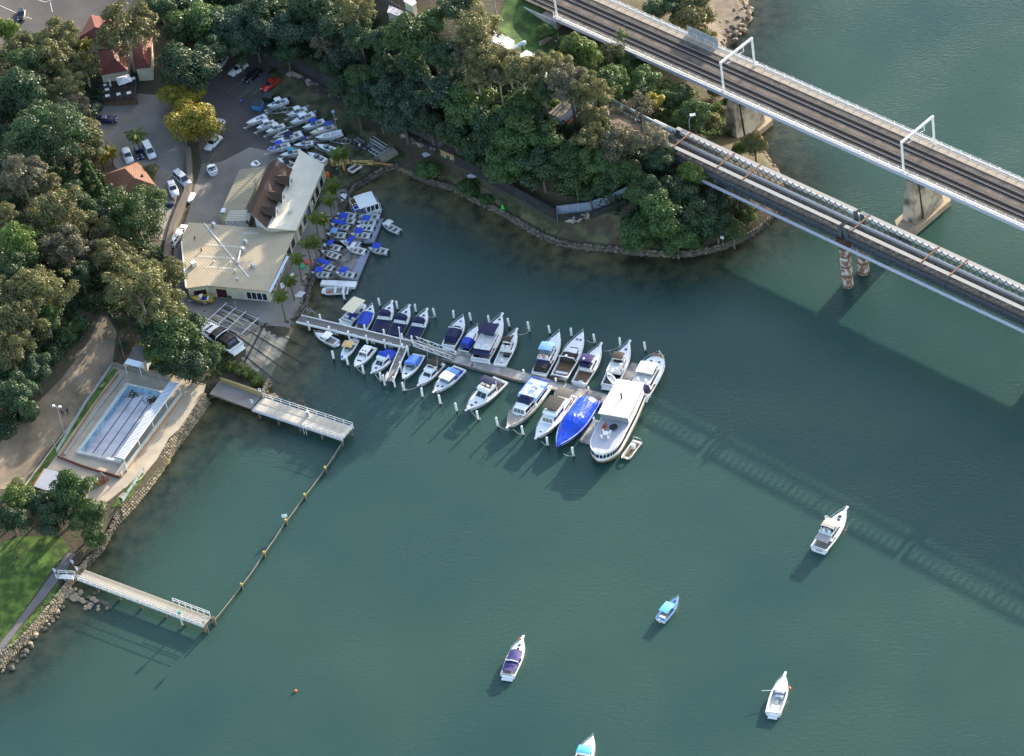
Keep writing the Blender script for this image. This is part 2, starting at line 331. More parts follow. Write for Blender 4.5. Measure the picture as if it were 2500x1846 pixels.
# ------------------------------------------------------------------ laid surfaces, draped on the ground
def sheet(name, pts, mat, off=.05, z=None, step=1.0, land=False, hole=None):
    """pts in photo pixels on the ground (or at height z)"""
    pp = [(P(x,y,z) if z is not None else G(x,y)) for x,y in pts]
    bm = bmesh.new(); f = bm.faces.new([bm.verts.new((p.x,p.y,0)) for p in pp])
    if f.calc_area() > 0: pass
    bmesh.ops.triangulate(bm, faces=bm.faces[:])
    xs = [p.x for p in pp]; ys = [p.y for p in pp]
    if z is None:
        for c in np.arange(math.ceil(min(xs)), max(xs), step):
            bmesh.ops.bisect_plane(bm, geom=bm.verts[:]+bm.edges[:]+bm.faces[:], plane_co=(c,0,0), plane_no=(1,0,0))
        for c in np.arange(math.ceil(min(ys)), max(ys), step):
            bmesh.ops.bisect_plane(bm, geom=bm.verts[:]+bm.edges[:]+bm.faces[:], plane_co=(0,c,0), plane_no=(0,1,0))
        zz = (h_land if land else height)(np.array([(v.co.x,v.co.y) for v in bm.verts]))
        for v,q in zip(bm.verts, zz): v.co.z = q+off
    else:
        for v in bm.verts: v.co.z = z+off
    if hole is not None:
        hp = [P(x,y,3.5) for x,y in hole]
        for i in range(4):
            a, c = hp[i], hp[(i+1)%4]; d = c-a
            bmesh.ops.bisect_plane(bm, geom=bm.verts[:]+bm.edges[:]+bm.faces[:], plane_co=(a.x,a.y,0), plane_no=(-d.y,d.x,0))
        hw = np.array([q[:2] for q in hp]); cc = [f.calc_center_median() for f in bm.faces]
        m = inside(np.array([(c.x,c.y) for c in cc]), hw); bmesh.ops.delete(bm, geom=[f for f,k in zip(bm.faces[:],m) if k], context='FACES')
    bmesh.ops.recalc_face_normals(bm, faces=bm.faces[:])
    if sum(fc.normal.z for fc in bm.faces) < 0: bmesh.ops.reverse_faces(bm, faces=bm.faces[:])
    me = bpy.data.meshes.new(name); bm.to_mesh(me); bm.free()
    return struct(link(name, me, mat))
ASPH = M('old_asphalt', (.062,.058,.058), .9, .18, .12, bump=.2, bscale=6, col2=(.095,.085,.078), thr=(.3,.75), detail=7)
CONCY = M('yard_concrete', (.17,.155,.14), .9, .12, .10, bump=.2, col2=(.25,.225,.195), thr=(.3,.75), detail=8)
CONCL = M('lot_concrete', (.14,.125,.11), .9, .15, .12, bump=.2, col2=(.22,.195,.165), thr=(.3,.75), detail=8)
DIRT = M('dirt_track', (.15,.12,.085), .95, .2, .2, bump=.5, bscale=3, col2=(.27,.205,.135), thr=(.3,.75), detail=8)
LAWN = M('lawn_grass', (.05,.095,.012), .95, .25, .5, bump=.6, bscale=8, col2=(.085,.14,.02))
ROUGHG = M('rough_grass', (.045,.06,.02), .95, .25, .35, bump=.8, bscale=6, col2=(.10,.085,.045))
PATHM = M('path_asphalt', (.13,.12,.12), .9, .12, .5)
PAVEC = M('pale_paving', (.42,.35,.26), .9, .14, .4, bump=.15)
SLIPM = M('slip_concrete', (.28,.24,.19), .85, .2, .3, bump=.25, col2=(.42,.35,.24))
sheet('road', [(-60,-40),(330,-40),(330,0),(300,40),(230,90),(170,70),(110,75),(60,90),(0,110),(-60,140)], ASPH, .05)
sheet('upper_lot', [(225,235),(300,225),(400,235),(450,290),(462,395),(455,445),(430,520),(412,590),(385,585),(380,520),(300,430),(250,370),(228,320)], CONCL, .06)
sheet('asphalt_yard', [(490,200),(520,120),(600,100),(690,150),(650,240),(660,300),(690,380),(620,390),(540,398),(492,402),(485,360),(500,300)], ASPH, .05)
sheet('concrete_lane', [(492,400),(540,396),(610,360),(690,378),(700,420),(650,600),(480,620),(448,640),(425,605),(460,520),(478,450)], CONCY, .07)
sheet('shed_apron', [(425,605),(480,600),(660,580),(740,560),(800,470),(858,470),(838,520),(808,590),(775,668),(754,712),(745,748),(722,783),(712,805),(700,800),(640,800),(560,820),(440,745),(425,700)], CONCY, .045)
sheet('yard_grass', [(655,150),(720,190),(820,260),(930,330),(1000,385),(965,405),(920,422),(862,458),(800,468),(740,555),(722,520),(790,400),(735,362),(690,380),(658,300),(648,240)], ROUGHG, .05)
sheet('shore_lawn', [(1060,440),(1090,425),(1200,470),(1310,530),(1365,560),(1350,590),(1320,578),(1280,552),(1230,521),(1160,490),(1105,458)], ROUGHG, .06)
sheet('headland_bank', [(1368,560),(1480,520),(1540,540),(1600,600),(1500,610),(1420,603),(1355,592)], M('bare_bank',(.11,.08,.05),.95,.3,.4,bump=.6,col2=(.09,.09,.04)), .06)
sheet('dirt_track', [(-40,1195),(-40,1120),(90,985),(150,925),(222,825),(245,770),(262,772),(285,810),(275,895),(180,1025),(110,1110),(55,1185),(30,1195)], DIRT, .06)
sheet('track_shoulder', [(55,1192),(110,1118),(180,1033),(276,900),(288,903),(140,1109),(95,1165)], LAWN, .085)
sheet('foreshore_lawn', [(-30,1600),(-30,1330),(60,1310),(150,1310),(170,1340),(120,1400),(60,1490),(0,1570)], LAWN, .06)
sheet('foreshore_path', [(-30,1605),(0,1572),(70,1480),(125,1405),(165,1352),(185,1350),(160,1395),(110,1460),(50,1530),(0,1602),(-10,1625)], PATHM, .09)
sheet('path_verge', [(0,1604),(50,1533),(110,1463),(140,1425),(150,1440),(110,1490),(60,1553),(0,1622)], LAWN, .075)
sheet('pool_surround', [(275,897),(300,890),(420,915),(470,930),(505,945),(500,965),(470,1015),(440,1060),(415,1080),(385,1125),(345,1172),(300,1195),(295,1200),(250,1235),(150,1200),(95,1168),(140,1110)], PAVEC, .07, land=True, hole=[(310,937),(402,958),(292,1126),(190,1103)])
sheet('harbour_lawn', [(346,1155),(358,1160),(318,1215),(292,1240),(272,1240),(288,1215),(318,1180)], LAWN, .10)
sheet('embankment_grass', [(1240,-20),(1320,0),(1360,60),(1375,110),(1350,150),(1300,135),(1235,110),(1215,60)], M('embankment_grass',(.03,.075,.012),.95,.3,.4,bump=.8,col2=(.05,.095,.02)), .06)
sheet('hill_clearing', [(1370,270),(1440,240),(1560,300),(1640,330),(1610,345),(1520,330),(1440,310),(1390,315)], M('clearing_dirt',(.16,.12,.085),.95,.25,.5,bump=.5), .06)
sheet('old_rail_path', [(690,130),(760,160),(880,230),(1000,300),(1090,360),(1080,372),(980,318),(860,250),(740,180),(685,150)], M('pipeline_track',(.075,.065,.06),.95,.25,.6,bump=.5), .06)
sheet('rocky_beach', [(1655,-30),(1830,-25),(1824,18),(1838,45),(1813,70),(1788,92),(1765,110),(1720,120),(1700,60)], M('beach_shingle',(.20,.16,.12),.95,.25,.8,bump=.8), .05)
# cast slabs of the concrete pavements, and painted lines
def slabs(parent, pts, mat, size, ang, off=.10, gap=.035):
    pp = [G(x,y) for x,y in pts]; ca, sa = math.cos(ang), math.sin(ang)
    uv = [(p.x*ca+p.y*sa, -p.x*sa+p.y*ca) for p in pp]
    u0, u1, v0, v1 = min(u for u,v in uv), max(u for u,v in uv), min(v for u,v in uv), max(v for u,v in uv)
    nu, nv = int((u1-u0)/size[0])+1, int((v1-v0)/size[1])+1
    for i in range(nu):
        for j in range(nv):
            bm = bmesh.new(); bm.faces.new([bm.verts.new((u,v,0)) for u,v in uv])
            for co,no in (((u0+i*size[0]+gap,0,0),(-1,0,0)),((u0+(i+1)*size[0]-gap,0,0),(1,0,0)),((0,v0+j*size[1]+gap,0),(0,-1,0)),((0,v0+(j+1)*size[1]-gap,0),(0,1,0))):
                bmesh.ops.bisect_plane(bm, geom=bm.verts[:]+bm.edges[:]+bm.faces[:], plane_co=co, plane_no=no, clear_outer=True)
            if bm.faces and sum(f.calc_area() for f in bm.faces) > .6:
                bmesh.ops.triangulate(bm, faces=bm.faces[:])
                for c in np.arange(u0+i*size[0],u0+(i+1)*size[0],1.3): bmesh.ops.bisect_plane(bm, geom=bm.verts[:]+bm.edges[:]+bm.faces[:], plane_co=(c,0,0), plane_no=(1,0,0))
                for c in np.arange(v0+j*size[1],v0+(j+1)*size[1],1.3): bmesh.ops.bisect_plane(bm, geom=bm.verts[:]+bm.edges[:]+bm.faces[:], plane_co=(0,c,0), plane_no=(0,1,0))
                for v in bm.verts: v.co = (v.co.x*ca-v.co.y*sa, v.co.x*sa+v.co.y*ca, 0)
                for v,q in zip(bm.verts, height([(v.co.x,v.co.y) for v in bm.verts])): v.co.z = q+off
                bmesh.ops.recalc_face_normals(bm, faces=bm.faces[:])
                if sum(f.normal.z for f in bm.faces) < 0: bmesh.ops.reverse_faces(bm, faces=bm.faces[:])
                me = bpy.data.meshes.new('paving_slab'); bm.to_mesh(me); link('paving_slab', me, mat, parent)
            bm.free()
def slab_mats(base, col2, n=3):
    return [M('%s_%d'%(base,k), tuple(c*(.9+.1*k) for c in col2[0]), .9, .12, .3, bump=.2, col2=tuple(c*(.9+.1*k) for c in col2[1]), thr=(.3,.75), detail=8) for k in range(n)]
_lot = struct(bpy.data.objects.new('lot_slabs', None)); COL.objects.link(_lot)
slabs(_lot, [(232,240),(300,228),(395,238),(445,290),(458,395),(450,445),(428,515),(408,585),(390,580),(385,520),(305,430),(255,370),(232,320)], CONCL, (4.2,3.6), math.radians(-12), .10)
_lane = struct(bpy.data.objects.new('lane_slabs', None)); COL.objects.link(_lane)
slabs(_lane, [(494,406),(540,400),(610,366),(685,382),(695,420),(648,560),(478,616),(450,632),(430,602),(464,520),(482,450)], CONCY, (4.6,4.6), math.radians(-22), .11)
def stripe(name, pts, w, mat, off=.115):
    mb = MB(); q = []
    for (x0,y0),(x1,y1) in zip(pts,pts[1:]):
        for k in range(9): q.append(G(x0+(x1-x0)*k/8, y0+(y1-y0)*k/8))
    hz = height([(p.x,p.y) for p in q])
    rows = []
    for i,p in enumerate(q):
        d = (q[min(i+1,len(q)-1)]-q[max(i-1,0)]); d.z = 0
        if d.length < 1e-4: continue
        d.normalize(); nn = Vector((-d.y,d.x,0))*w/2; zz = Vector((p.x,p.y,hz[i]+off)); rows.append([zz-nn, zz+nn])
    mb.grid(rows); return struct(part(name, mb, mat))
YLW = M('worn_yellow_paint', (.36,.28,.08), .8, .3, 2); WLN = M('worn_white_paint', (.55,.54,.52), .8, .25, 2)
for a,b in (((506,402),(530,372)),((556,226),(590,200)),((580,243),(616,216)),((617,232),(652,205)),((620,260),(640,246)),((534,475),(548,495)),((518,500),(534,519)),((507,524),(524,545)),((290,390),(302,368)),((300,395),(303,380)),((440,398),(472,396)),((482,470),(500,492))): stripe('bay_line', [a,b], .11, YLW)
for pts in ([(0,14),(40,32),(78,47)],[(123,6),(128,30)],[(70,-8),(110,6),(150,-8)]): stripe('lane_marking', pts, .16, WLN, .075)
# slipway: concrete panels running into the water
def slp(px,py):
    z = 1.0
    for _ in range(10): p = P(px,py,z); z = float(slip_z(np.array([[p.x,p.y]]))[0])
    return P(px,py,z)
sl = struct(bpy.data.objects.new('slipway', None)); COL.objects.link(sl)
A, Bc, C, D = slp(540,745), slp(708,822), slp(655,935), slp(500,800)   # corners: shed end/far side, water end far side, water near, shed near
def sli(u, v):
    p = A.lerp(Bc,u).lerp(D.lerp(C,u), v); return Vector((p.x,p.y,float(slip_z(np.array([[p.x,p.y]]))[0])))
NU, NV = 7, 4
for i in range(NU):
    for j in range(NV):
        g = .004
        q = [sli(i/NU+g,j/NV+g), sli((i+1)/NU-g,j/NV+g), sli((i+1)/NU-g,(j+1)/NV-g), sli(i/NU+g,(j+1)/NV-g)]
        part('slab', MB().hexa([p-Vector((0,0,.12)) for p in q], q), SLIPM, sl)
for v in (.06,.33,.60,.88):
    part('slip_rail', MB().tube([sli(u,v)+Vector((0,0,.08)) for u in np.linspace(.02,1.28,12)], .09, 6), M('rusted_rail',(.05,.035,.03),.8,.3), sl)
part('trench', MB().hexa([sli(.62,0)-Vector((0,0,.05)),sli(.645,0)-Vector((0,0,.05)),sli(.645,1)-Vector((0,0,.05)),sli(.62,1)-Vector((0,0,.05))],[sli(.62,0)+Vector((0,0,.012)),sli(.645,0)+Vector((0,0,.012)),sli(.645,1)+Vector((0,0,.012)),sli(.62,1)+Vector((0,0,.012))]), BLKM, sl)
# ------------------------------------------------------------------ stone and sea walls
def island_mat(name, c0, c1, rough=.9, bump=.4):
    if name in MATS: return MATS[name]
    m = M(name, c0, rough, .2, 1.5, bump=bump); nt = m.node_tree; n = nt.nodes; b = n['Principled BSDF']
    g = n.new('ShaderNodeNewGeometry'); mx = n.new('ShaderNodeMix'); mx.data_type = 'RGBA'
    old = b.inputs['Base Color'].links[0].from_socket
    nt.links.new(g.outputs['Random Per Island'], mx.inputs['Factor']); nt.links.new(old, mx.inputs['A']); mx.inputs['B'].default_value = (*c1,1)
    nt.links.new(mx.outputs['Result'], b.inputs['Base Color']); return m
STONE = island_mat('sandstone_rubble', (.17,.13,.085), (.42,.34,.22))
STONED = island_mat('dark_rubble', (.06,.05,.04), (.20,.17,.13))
def rock(mb, c, s, rng, sq=(1,1,.7)):
    n = 6; pts = []; ph = rng.random()*6
    for i in range(5):
        t = math.pi*(i+.02)/4.04
        pts.append([])
        for j in range(n):
            a = 2*math.pi*j/n+ph; r = s*(.82+.36*rng.random())
            pts[-1].append((c[0]+r*sq[0]*math.sin(t)*math.cos(a), c[1]+r*sq[1]*math.sin(t)*math.sin(a), c[2]-r*sq[2]*math.cos(t)))
        pts[-1].append(pts[-1][0])
    mb.grid(pts)
def stone_face(name, label, top, base, z1, z0, size, mat, cap=None, capw=.6, z0b=-.5):
    """rubble face between a top line and a base line (photo pixels)"""
    rng = random.Random(len(name)+int(top[0][0]))
    T = [P(x,y,z1) for x,y in top]; B = [P(x,y,z0) for x,y in base]
    def along(Ls, t):
        d = [0]
        for a,b in zip(Ls, Ls[1:]): d.append(d[-1]+(b-a).length)
        s = t*d[-1]
        for i in range(len(Ls)-1):
            if s <= d[i+1] or i == len(Ls)-2: return Ls[i].lerp(Ls[i+1], (s-d[i])/max(1e-6,d[i+1]-d[i])), d[-1]
    Lt = along(T, 0)[1]
    root = thing(name, label, 'wall', along(T,.5)[0])
    off = root.location
    core = MB(); N = 24
    rows = [[along(T,i/N)[0]-off-Vector((0,0,.15)) for i in range(N+1)], [along(B,i/N)[0]-off-Vector((0,0,.1)) for i in range(N+1)],[Vector((*(along(B,i/N)[0]-off)[:2],z0b-1-off.z)) for i in range(N+1)]]
    core.grid(rows); part('wall_core', core, mat, root)
    mb = MB(); nc = max(2, int(((T[0]-B[0]).length)/size)); n = int(Lt/size)
    for j in range(nc+1):
        for i in range(n):
            t = (i+.5+.35*(rng.random()-.5)+.5*(j%2))/n
            a, b = along(T,min(t,1))[0], along(B,min(t,1))[0]
            p = a.lerp(b, (j+.3*(rng.random()-.5))/max(1,nc))-off
            rock(mb, p, size*.62, rng, (1,1,.7))
    o = part('stone_face', mb, mat, root); o['kind'] = 'stuff'
    if cap:
        cb = MB(); pts = [along(T,i/N)[0]-off for i in range(N+1)]
        for i in range(N):
            a, b = pts[i], pts[i+1]; d = (b-a).normalized(); nn = Vector((-d.y,d.x,0))*capw
            cb = MB(); cb.hexa([a,b,b+nn,a+nn],[q+Vector((0,0,.16)) for q in (a,b,b+nn,a+nn)]); part('coping_stone', cb, cap, root)
    return root
stone_face('sea_wall', 'sloping sandstone rubble sea wall below the swimming pool', [(290,1232),(318,1197),(346,1158),(418,1072),(425,1055),(497,958)], [(300,1269),(330,1238),(376,1180),(427,1102),(443,1083),(512,985)], 2.25, -.1, .55, STONE)
stone_face('sea_wall', 'rough stone sea wall edged with boulders beside the foreshore path', [(0,1597),(63,1546),(112,1488),(150,1440),(175,1408),(215,1362)], [(0,1636),(82,1552),(116,1516),(152,1474),(172,1432),(205,1398)], 1.55, -.1, .55, STONE)
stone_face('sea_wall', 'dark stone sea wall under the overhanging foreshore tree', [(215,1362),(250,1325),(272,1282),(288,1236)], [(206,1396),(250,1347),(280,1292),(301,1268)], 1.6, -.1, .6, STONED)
stone_face('sea_wall', 'curved low stone sea wall around the wooded headland', [(1000,416),(1040,436),(1107,454),(1161,486),(1204,504),(1231,516),(1282,546),(1322,571),(1362,587),(1416,597),(1499,603),(1560,610),(1649,616),(1700,611),(1751,600),(1805,581),(1845,560),(1872,536),(1893,512)], [(1000,430),(1040,449),(1107,466),(1161,498),(1204,516),(1231,529),(1282,560),(1322,584),(1362,600),(1416,611),(1499,617),(1560,624),(1649,630),(1700,625),(1751,614),(1805,595),(1845,574),(1872,550),(1893,525)], 1.15, -.1, .6, STONED)
stone_face('sea_wall', 'stone sea wall along the boatshed yard by the palms', [(724,772),(748,738),(756,694),(771,662),(790,626),(813,572),(829,531),(843,497),(851,475),(864,452),(894,436),(923,417),(947,404),(972,401)], [(724,788),(749,754),(757,709),(773,678),(790,641),(813,587),(829,546),(843,512),(851,490),(864,466),(894,450),(923,431),(947,418),(972,415)], 1.4, -.1, .6, STONED)
# ------------------------------------------------------------------ railway viaduct
RB0, RB1 = P(1768.4,219.6,14.5), P(2207.4,415.6,14.5)
RTH = math.atan2(RB1.y-RB0.y, RB1.x-RB0.x); SP = (RB1-RB0).length
rb = thing('railway_viaduct', 'concrete double track railway bridge with white railings', 'bridge', (RB0.x,RB0.y,0), RTH)
S0, S1 = -1.0*SP-.6, 3.0*SP
BALL = M('track_ballast', (.085,.068,.055), .95, .25, .5, bump=.6, bscale=8, col2=(.13,.105,.082), thr=(.3,.7))
VCONC = M('viaduct_concrete', (.46,.45,.44), .8, .1, .3, bump=.1)
PIERC = M('stained_pier_concrete', (.12,.10,.085), .85, .3, .30, col2=(.42,.36,.28), thr=(.34,.56), detail=6)
BLUEW = M('pale_edge_paint', (.44,.46,.52), .6, .06)
RAILM = M('running_rail', (.10,.085,.075), .45, .2, metal=.5)
part('deck', MB().box(S0,S1,-.75,10.25,13.75,14.2), VCONC, rb)
part('ballast_bed', MB().box(S0-70,S1,.35,7.95,14.204,14.42), BALL, rb)
for n0,n1 in ((-1.05,-.752),(10.252,10.5)): part('edge_beam', MB().box(S0,S1,n0,n1,13.7,14.5), BLUEW, rb)
for k in range(-1,3):
    a, b = k*SP+.35, (k+1)*SP-.35
    part('girder', MB().frus((a,b,2.2,7.3),(a,b,1.4,8.1),10.7,13.745), VCONC, rb)
sl_ = MB()
for tc in (2.25,6.0):
    s = S0-68
    while s < S1: sl_.box(s,s+.24,tc-1.3,tc+1.3,14.424,14.47); s += .66
o = part('sleepers', sl_, M('old_sleepers',(.045,.035,.03),.95,.3), rb); o['kind'] = 'stuff'
for tc in (2.25,6.0):
    for g in (-.72,.72): part('rail', MB().box(S0-68,S1,tc+g-.05,tc+g+.05,14.473,14.62), M('bright_rail',(.32,.30,.30),.3,.1,metal=.7), rb)
    part('oily_bed', MB().box(S0-68,S1,tc-1.05,tc+1.05,14.421,14.4235), M('oily_ballast',(.03,.025,.022),.95,.3,1), rb)
    for g in (-.42,.42): part('guard_rail', MB().box(S0-2,S1,tc+g-.05,tc+g+.05,14.473,14.60), RAILM, rb)
WALKM = M('walkway_slab', (.36,.30,.235), .85, .12, .8)
slabm = MB().box(0,2.28,8.15,9.45,14.204,14.5).mesh('walk_slab'); slabm.materials.append(WALKM)
k = 0
while S0+k*2.33 < S1: inst('walkway_slab', slabm, rb, (S0+k*2.33,0,0)); k += 1
postm = MB().box(-.06,.06,-.06,.06,0,1.25).mesh('post'); postm.materials.append(WPAINT)
for n0 in (-.55,9.95):
    k = 0
    while S0+k*2.33 < S1-40: inst('railing_post', postm, rb, (S0+k*2.33,n0,14.2)); k += 1
    for h in (.45,.85,1.22): part('railing', MB().box(S0,S1,n0-.09,n0-.062,14.2+h-.045,14.2+h+.045), WPAINT, rb)
    part('cable_trough', MB().box(S0,S1,n0+.16 if n0<0 else n0-.5,n0+.55 if n0<0 else n0-.13,14.204,14.34), M('cream_trough',(.52,.48,.36),.8,.1), rb)
for k in (0,1,2):
    pr = link('pier', MB().hexa([(k*SP+x,y,z) for x,y,z in ((-1.7,.3,1.0),(1.7,.3,1.0),(1.7,9.2,1.0),(-1.7,9.2,1.0))],[(k*SP+x,y,10.7) for x,y in ((-.85,1.3),(.85,1.3),(.85,8.2),(-.85,8.2))]).mesh('pier'), PIERC, rb)
    gx = MB()
    for yy in (2.6,):
        gx.hexa([(k*SP+x,y,1.0) for x,y in ((1.71,yy-.15),(1.73,yy-.15),(1.73,yy+.35),(1.71,yy+.35))],[(k*SP+x,y,10.65) for x,y in ((.86,yy+.15),(.88,yy+.15),(.88,yy+.45),(.86,yy+.45))])
    part('groove_shade', gx, BLKM, pr)  # black strip on the face stands for the notch's shade, nothing is cut
    part('pile_cap', MB().prism([(k*SP-2.6,-.8),(k*SP,-3.0),(k*SP+2.6,-.8),(k*SP+2.6,10.2),(k*SP,12.6),(k*SP-2.6,10.2)],-1.0,1.25), M('cap_concrete',(.36,.29,.20),.85,.18,.4), pr)
ab = MB().box(-SP-4,-SP+.3,-.7,10.2,5,13.7)
part('abutment', ab, M('abutment_concrete',(.28,.23,.19),.9,.2,.4), rb)
part('wing_wall', MB().hexa([(-SP-4,-1.0,4),(-SP+.25,-1.0,4),(-SP+.25,-.72,4),(-SP-4,-.72,4)],[(-SP-9,-1.0,13.6),(-SP+.25,-1.0,13.6),(-SP+.25,-.72,13.6),(-SP-9,-.72,13.6)]), VCONC, rb)
sc = MB()
sc.box(-18.5,-10.2,10.12,10.16,14.5,16.6)
o = part('safety_screen', sc, M('perspex_screen',(.34,.37,.40),.4,.25,1.2), rb)
for k in range(6): part('screen_post', MB().box(-18.5+k*1.66-.04,-18.5+k*1.66+.04,10.05,10.12,14.3,16.65), GALV, rb)
for i,(lab) in enumerate(['white overhead line portal at the viaduct abutment','white overhead line portal over the viaduct near the rocky beach','white overhead line portal over the viaduct nearest the right edge']):
    s = (i-1)*SP; p = rb.location+Vector((math.cos(RTH)*s,math.sin(RTH)*s,14.2))
    t = thing('overhead_line_portal', lab, 'gantry', p, RTH, 'overhead line portals on the viaduct')
    for y in (-.2,9.4): part('post', MB().box(-.17,.17,y-.17,y+.17,0,7.0), WPAINT, t)
    part('crossbeam', MB().box(-.2,.2,-.38,9.58,7.004,7.4), WPAINT, t)
    for y in (2.25,6.0):
        part('dropper_arm', MB().box(-.07,.07,y+.6,y+.75,5.6,7.0).beam((0,y+.65,5.65),(0,y-.7,5.95),.07), WPAINT, t)
        part('insulator', MB().box(-.12,.12,y-.2,y-.02,6.5,7.0), GREYM, t)
# ------------------------------------------------------------------ old lattice girder bridge
TB0, TB1 = P(1613,343,15.2), P(2332,676,15.2)
TTH = math.atan2(TB1.y-TB0.y, TB1.x-TB0.x); TL = (TB1-TB0).length
tb = thing('lattice_bridge', 'old iron lattice girder bridge carrying water pipes beside the viaduct', 'bridge', (TB0.x,TB0.y,0), TTH)
pv = P(2058,548,15.2)-TB0; SPI = pv.x*math.cos(TTH)+pv.y*math.sin(TTH)
TW = 4.84; SP1 = SPI
CHORD = M('chord_plate', (.30,.30,.29), .7, .12, .5, col2=(.34,.20,.11), thr=(.66,.72))
LAT = M('lattice_iron', (.075,.085,.10), .6, .2, 2)
ZT, ZB = 15.2, 12.2
barl = math.hypot(ZT-ZB-.3, 2.6)
barm = MB().box(-.085,.085,-.012,.012,0,barl).mesh('bar'); barm.materials.append(LAT)
TEND = SPI*2.6
for (a,b) in ((0,SPI-.55),(SPI+.55,2*SPI-.55),(2*SPI+.55,TEND)):
    for y,side in ((0,'near'),(TW,'far')):
        tr = part('truss', MB().box(a,b,y-.42,y+.42,ZT-.06,ZT).box(a,b,y-.16,y+.16,ZT-.34,ZT-.062), CHORD, tb)
        part('bottom_chord', MB().box(a,b,y-.3,y+.3,ZB-.06,ZB).box(a,b,y-.12,y+.12,ZB+.002,ZB+.35).box(a,b,y-.14,y+.14,ZB-.5,ZB-.062), LAT, tr)
        for e in (a+.25,b-.25): part('end_post', MB().box(e-.38,e+.38,y-.22,y+.22,ZB+.004,ZT-.064), LAT, tr)
        s = a+.6; k = 0
        while s+2.6 < b-.4:
            ang = math.atan2(2.6, ZT-ZB-.3)
            inst('lattice_bar', barm, tr, (s, y-.10, ZB+.12), (0,ang,0)); inst('lattice_bar', barm, tr, (s+2.6, y+.10, ZB+.12), (0,-ang,0)); s += 1.5
for s in [3.5, SPI*.0+TL*.205, TL*.295, SPI+2.6, TL*.895, TL*.895+6.6, TEND-8]:
    part('crossbeam', MB().box(s-.12,s+.12,-.3,TW+.3,ZT+.004,ZT+.22), RUST, tb)
s = 1.5
while s < TEND: part('floor_beam', MB().box(s-.14,s+.14,-.9,TW+.2,ZB-.5,ZB-.07), LAT, tb); s += 4.3
part('deck', MB().box(-.3,TEND,.35,TW-.35,ZB-.14,ZB+.1), M('deck_timber',(.13,.10,.075),.9,.3,1.2,bump=.4,col2=(.26,.20,.14)), tb)
part('shadow_girder', MB().box(0,TEND,.3,.6,10.3,ZB-.52).box(0,TEND,TW-.6,TW-.3,10.3,ZB-.52), LAT, tb)  # deep plates added under the deck to thicken the bridge's cast shadow
part('pipe', MB().tube([(-7,TW+.85,13.25),(TEND,TW+.85,13.25)], .40, 10), ALUW, tb, True)
part('pipe', MB().tube([(.5,TW-.75,12.75),(TEND,TW-.75,12.75)], .32, 10), ALUW, tb, True)
part('pipe', MB().tube([(11,-1.75,11.55),(TEND,-1.75,11.45)], .33, 10), M('lilac_pipe',(.42,.42,.50),.5,.06), tb, True)
s = 12
while s < TEND: part('pipe_bracket', MB().beam((s,-.3,ZB-.25),(s,-2.4,11.1),.14), LAT, tb); s += 2.9
part('handrail', MB().box(.5,TEND,3.1,3.14,ZB+1.05,ZB+1.12).box(.5,TEND,3.1,3.14,ZB+.6,ZB+.66), GREYM, tb)
part('walkway_mesh', MB().box(.5,TEND,3.2,3.22,ZB+.1,ZB+1.05), M('walkway_mesh',(.10,.11,.11),.7,.3), tb)
part('shadow_boards', MB().box(.5,TEND,.5,.53,ZB+.1,ZB+1.0), M('shadow_boards',(.22,.17,.125),.9,.3,1.5), tb)  # solid strip added behind the near truss to fill out its cast shadow
s = 1
while s < TEND: part('handrail_post', MB().box(s-.03,s+.03,3.1,3.16,ZB,ZB+1.1), GREYM, tb); s += 3.2
PIERI = M('flaking_iron_pier', (.30,.17,.13), .85, .25, 1.0, col2=(.50,.44,.40), thr=(.45,.6))
for y in (0.0,TW):
  for SPI in (SP1,2*SP1):
    pr = part('pier', MB().cyl(SPI,y,-2,9.7,1.12,16), PIERI, tb, False)
    for z in (.4,2.9,5.4,7.9): part('pier_band', MB().cyl(SPI,y,z-.16,z+.16,1.2,16), RUST, pr)
    part('pier_cap', MB().cyl(SPI,y,9.704,11.3,1.25,16,1.6), RUST, pr)
br = MB()
for z in (2.2,5.6): br.beam((SPI,1.15,z),(SPI,TW-1.15,z+3),.16).beam((SPI,1.15,z+3),(SPI,TW-1.15,z),.16)
part('pier_bracing', br, STEEL, tb)
part('abutment', MB().box(-6,.6,-.8,TW+.8,6,ZB-.51), M('abutment_stone',(.16,.12,.09),.9,.3,.6), tb)
t = thing('old_bridge_path_light', 'small solar light on a bent post at the lattice bridge end', 'lamp', P(1684,318,13.0), 0)
part('post', MB().tube([(0,0,0),(.1,0,2.6),(.8,.3,3.4)],.07), GALV, t); part('panel', MB().box(.4,1.5,-.1,.7,3.42,3.5), ALUW, t)
# ------------------------------------------------------------------ jetties and marina walkways
def frame_of(a, b, z):
    a = P(*a,z); b = P(*b,z); return a, math.atan2(b.y-a.y,b.x-a.x), (b-a).length
def rail_run(parent, x0, x1, y, z, h, step, mat, levels=(.5,1.0), w=.07, pw=.09):
    n = max(1,round((x1-x0)/step))
    for k in range(n+1): part('railing_post', MB().box(x0+(x1-x0)*k/n-pw/2,x0+(x1-x0)*k/n+pw/2,y-pw/2,y+pw/2,z,z+h), mat, parent)
    for l in levels: part('railing', MB().box(x0,x1,y-w/2+(pw/2+w/2+.002),y+w/2+(pw/2+w/2+.002),z+h*l-.05,z+h*l+.03), mat, parent)
PLANKM = M('weathered_planks', (.30,.27,.22), .9, .2, 1.5, bump=.3, col2=(.40,.36,.30))
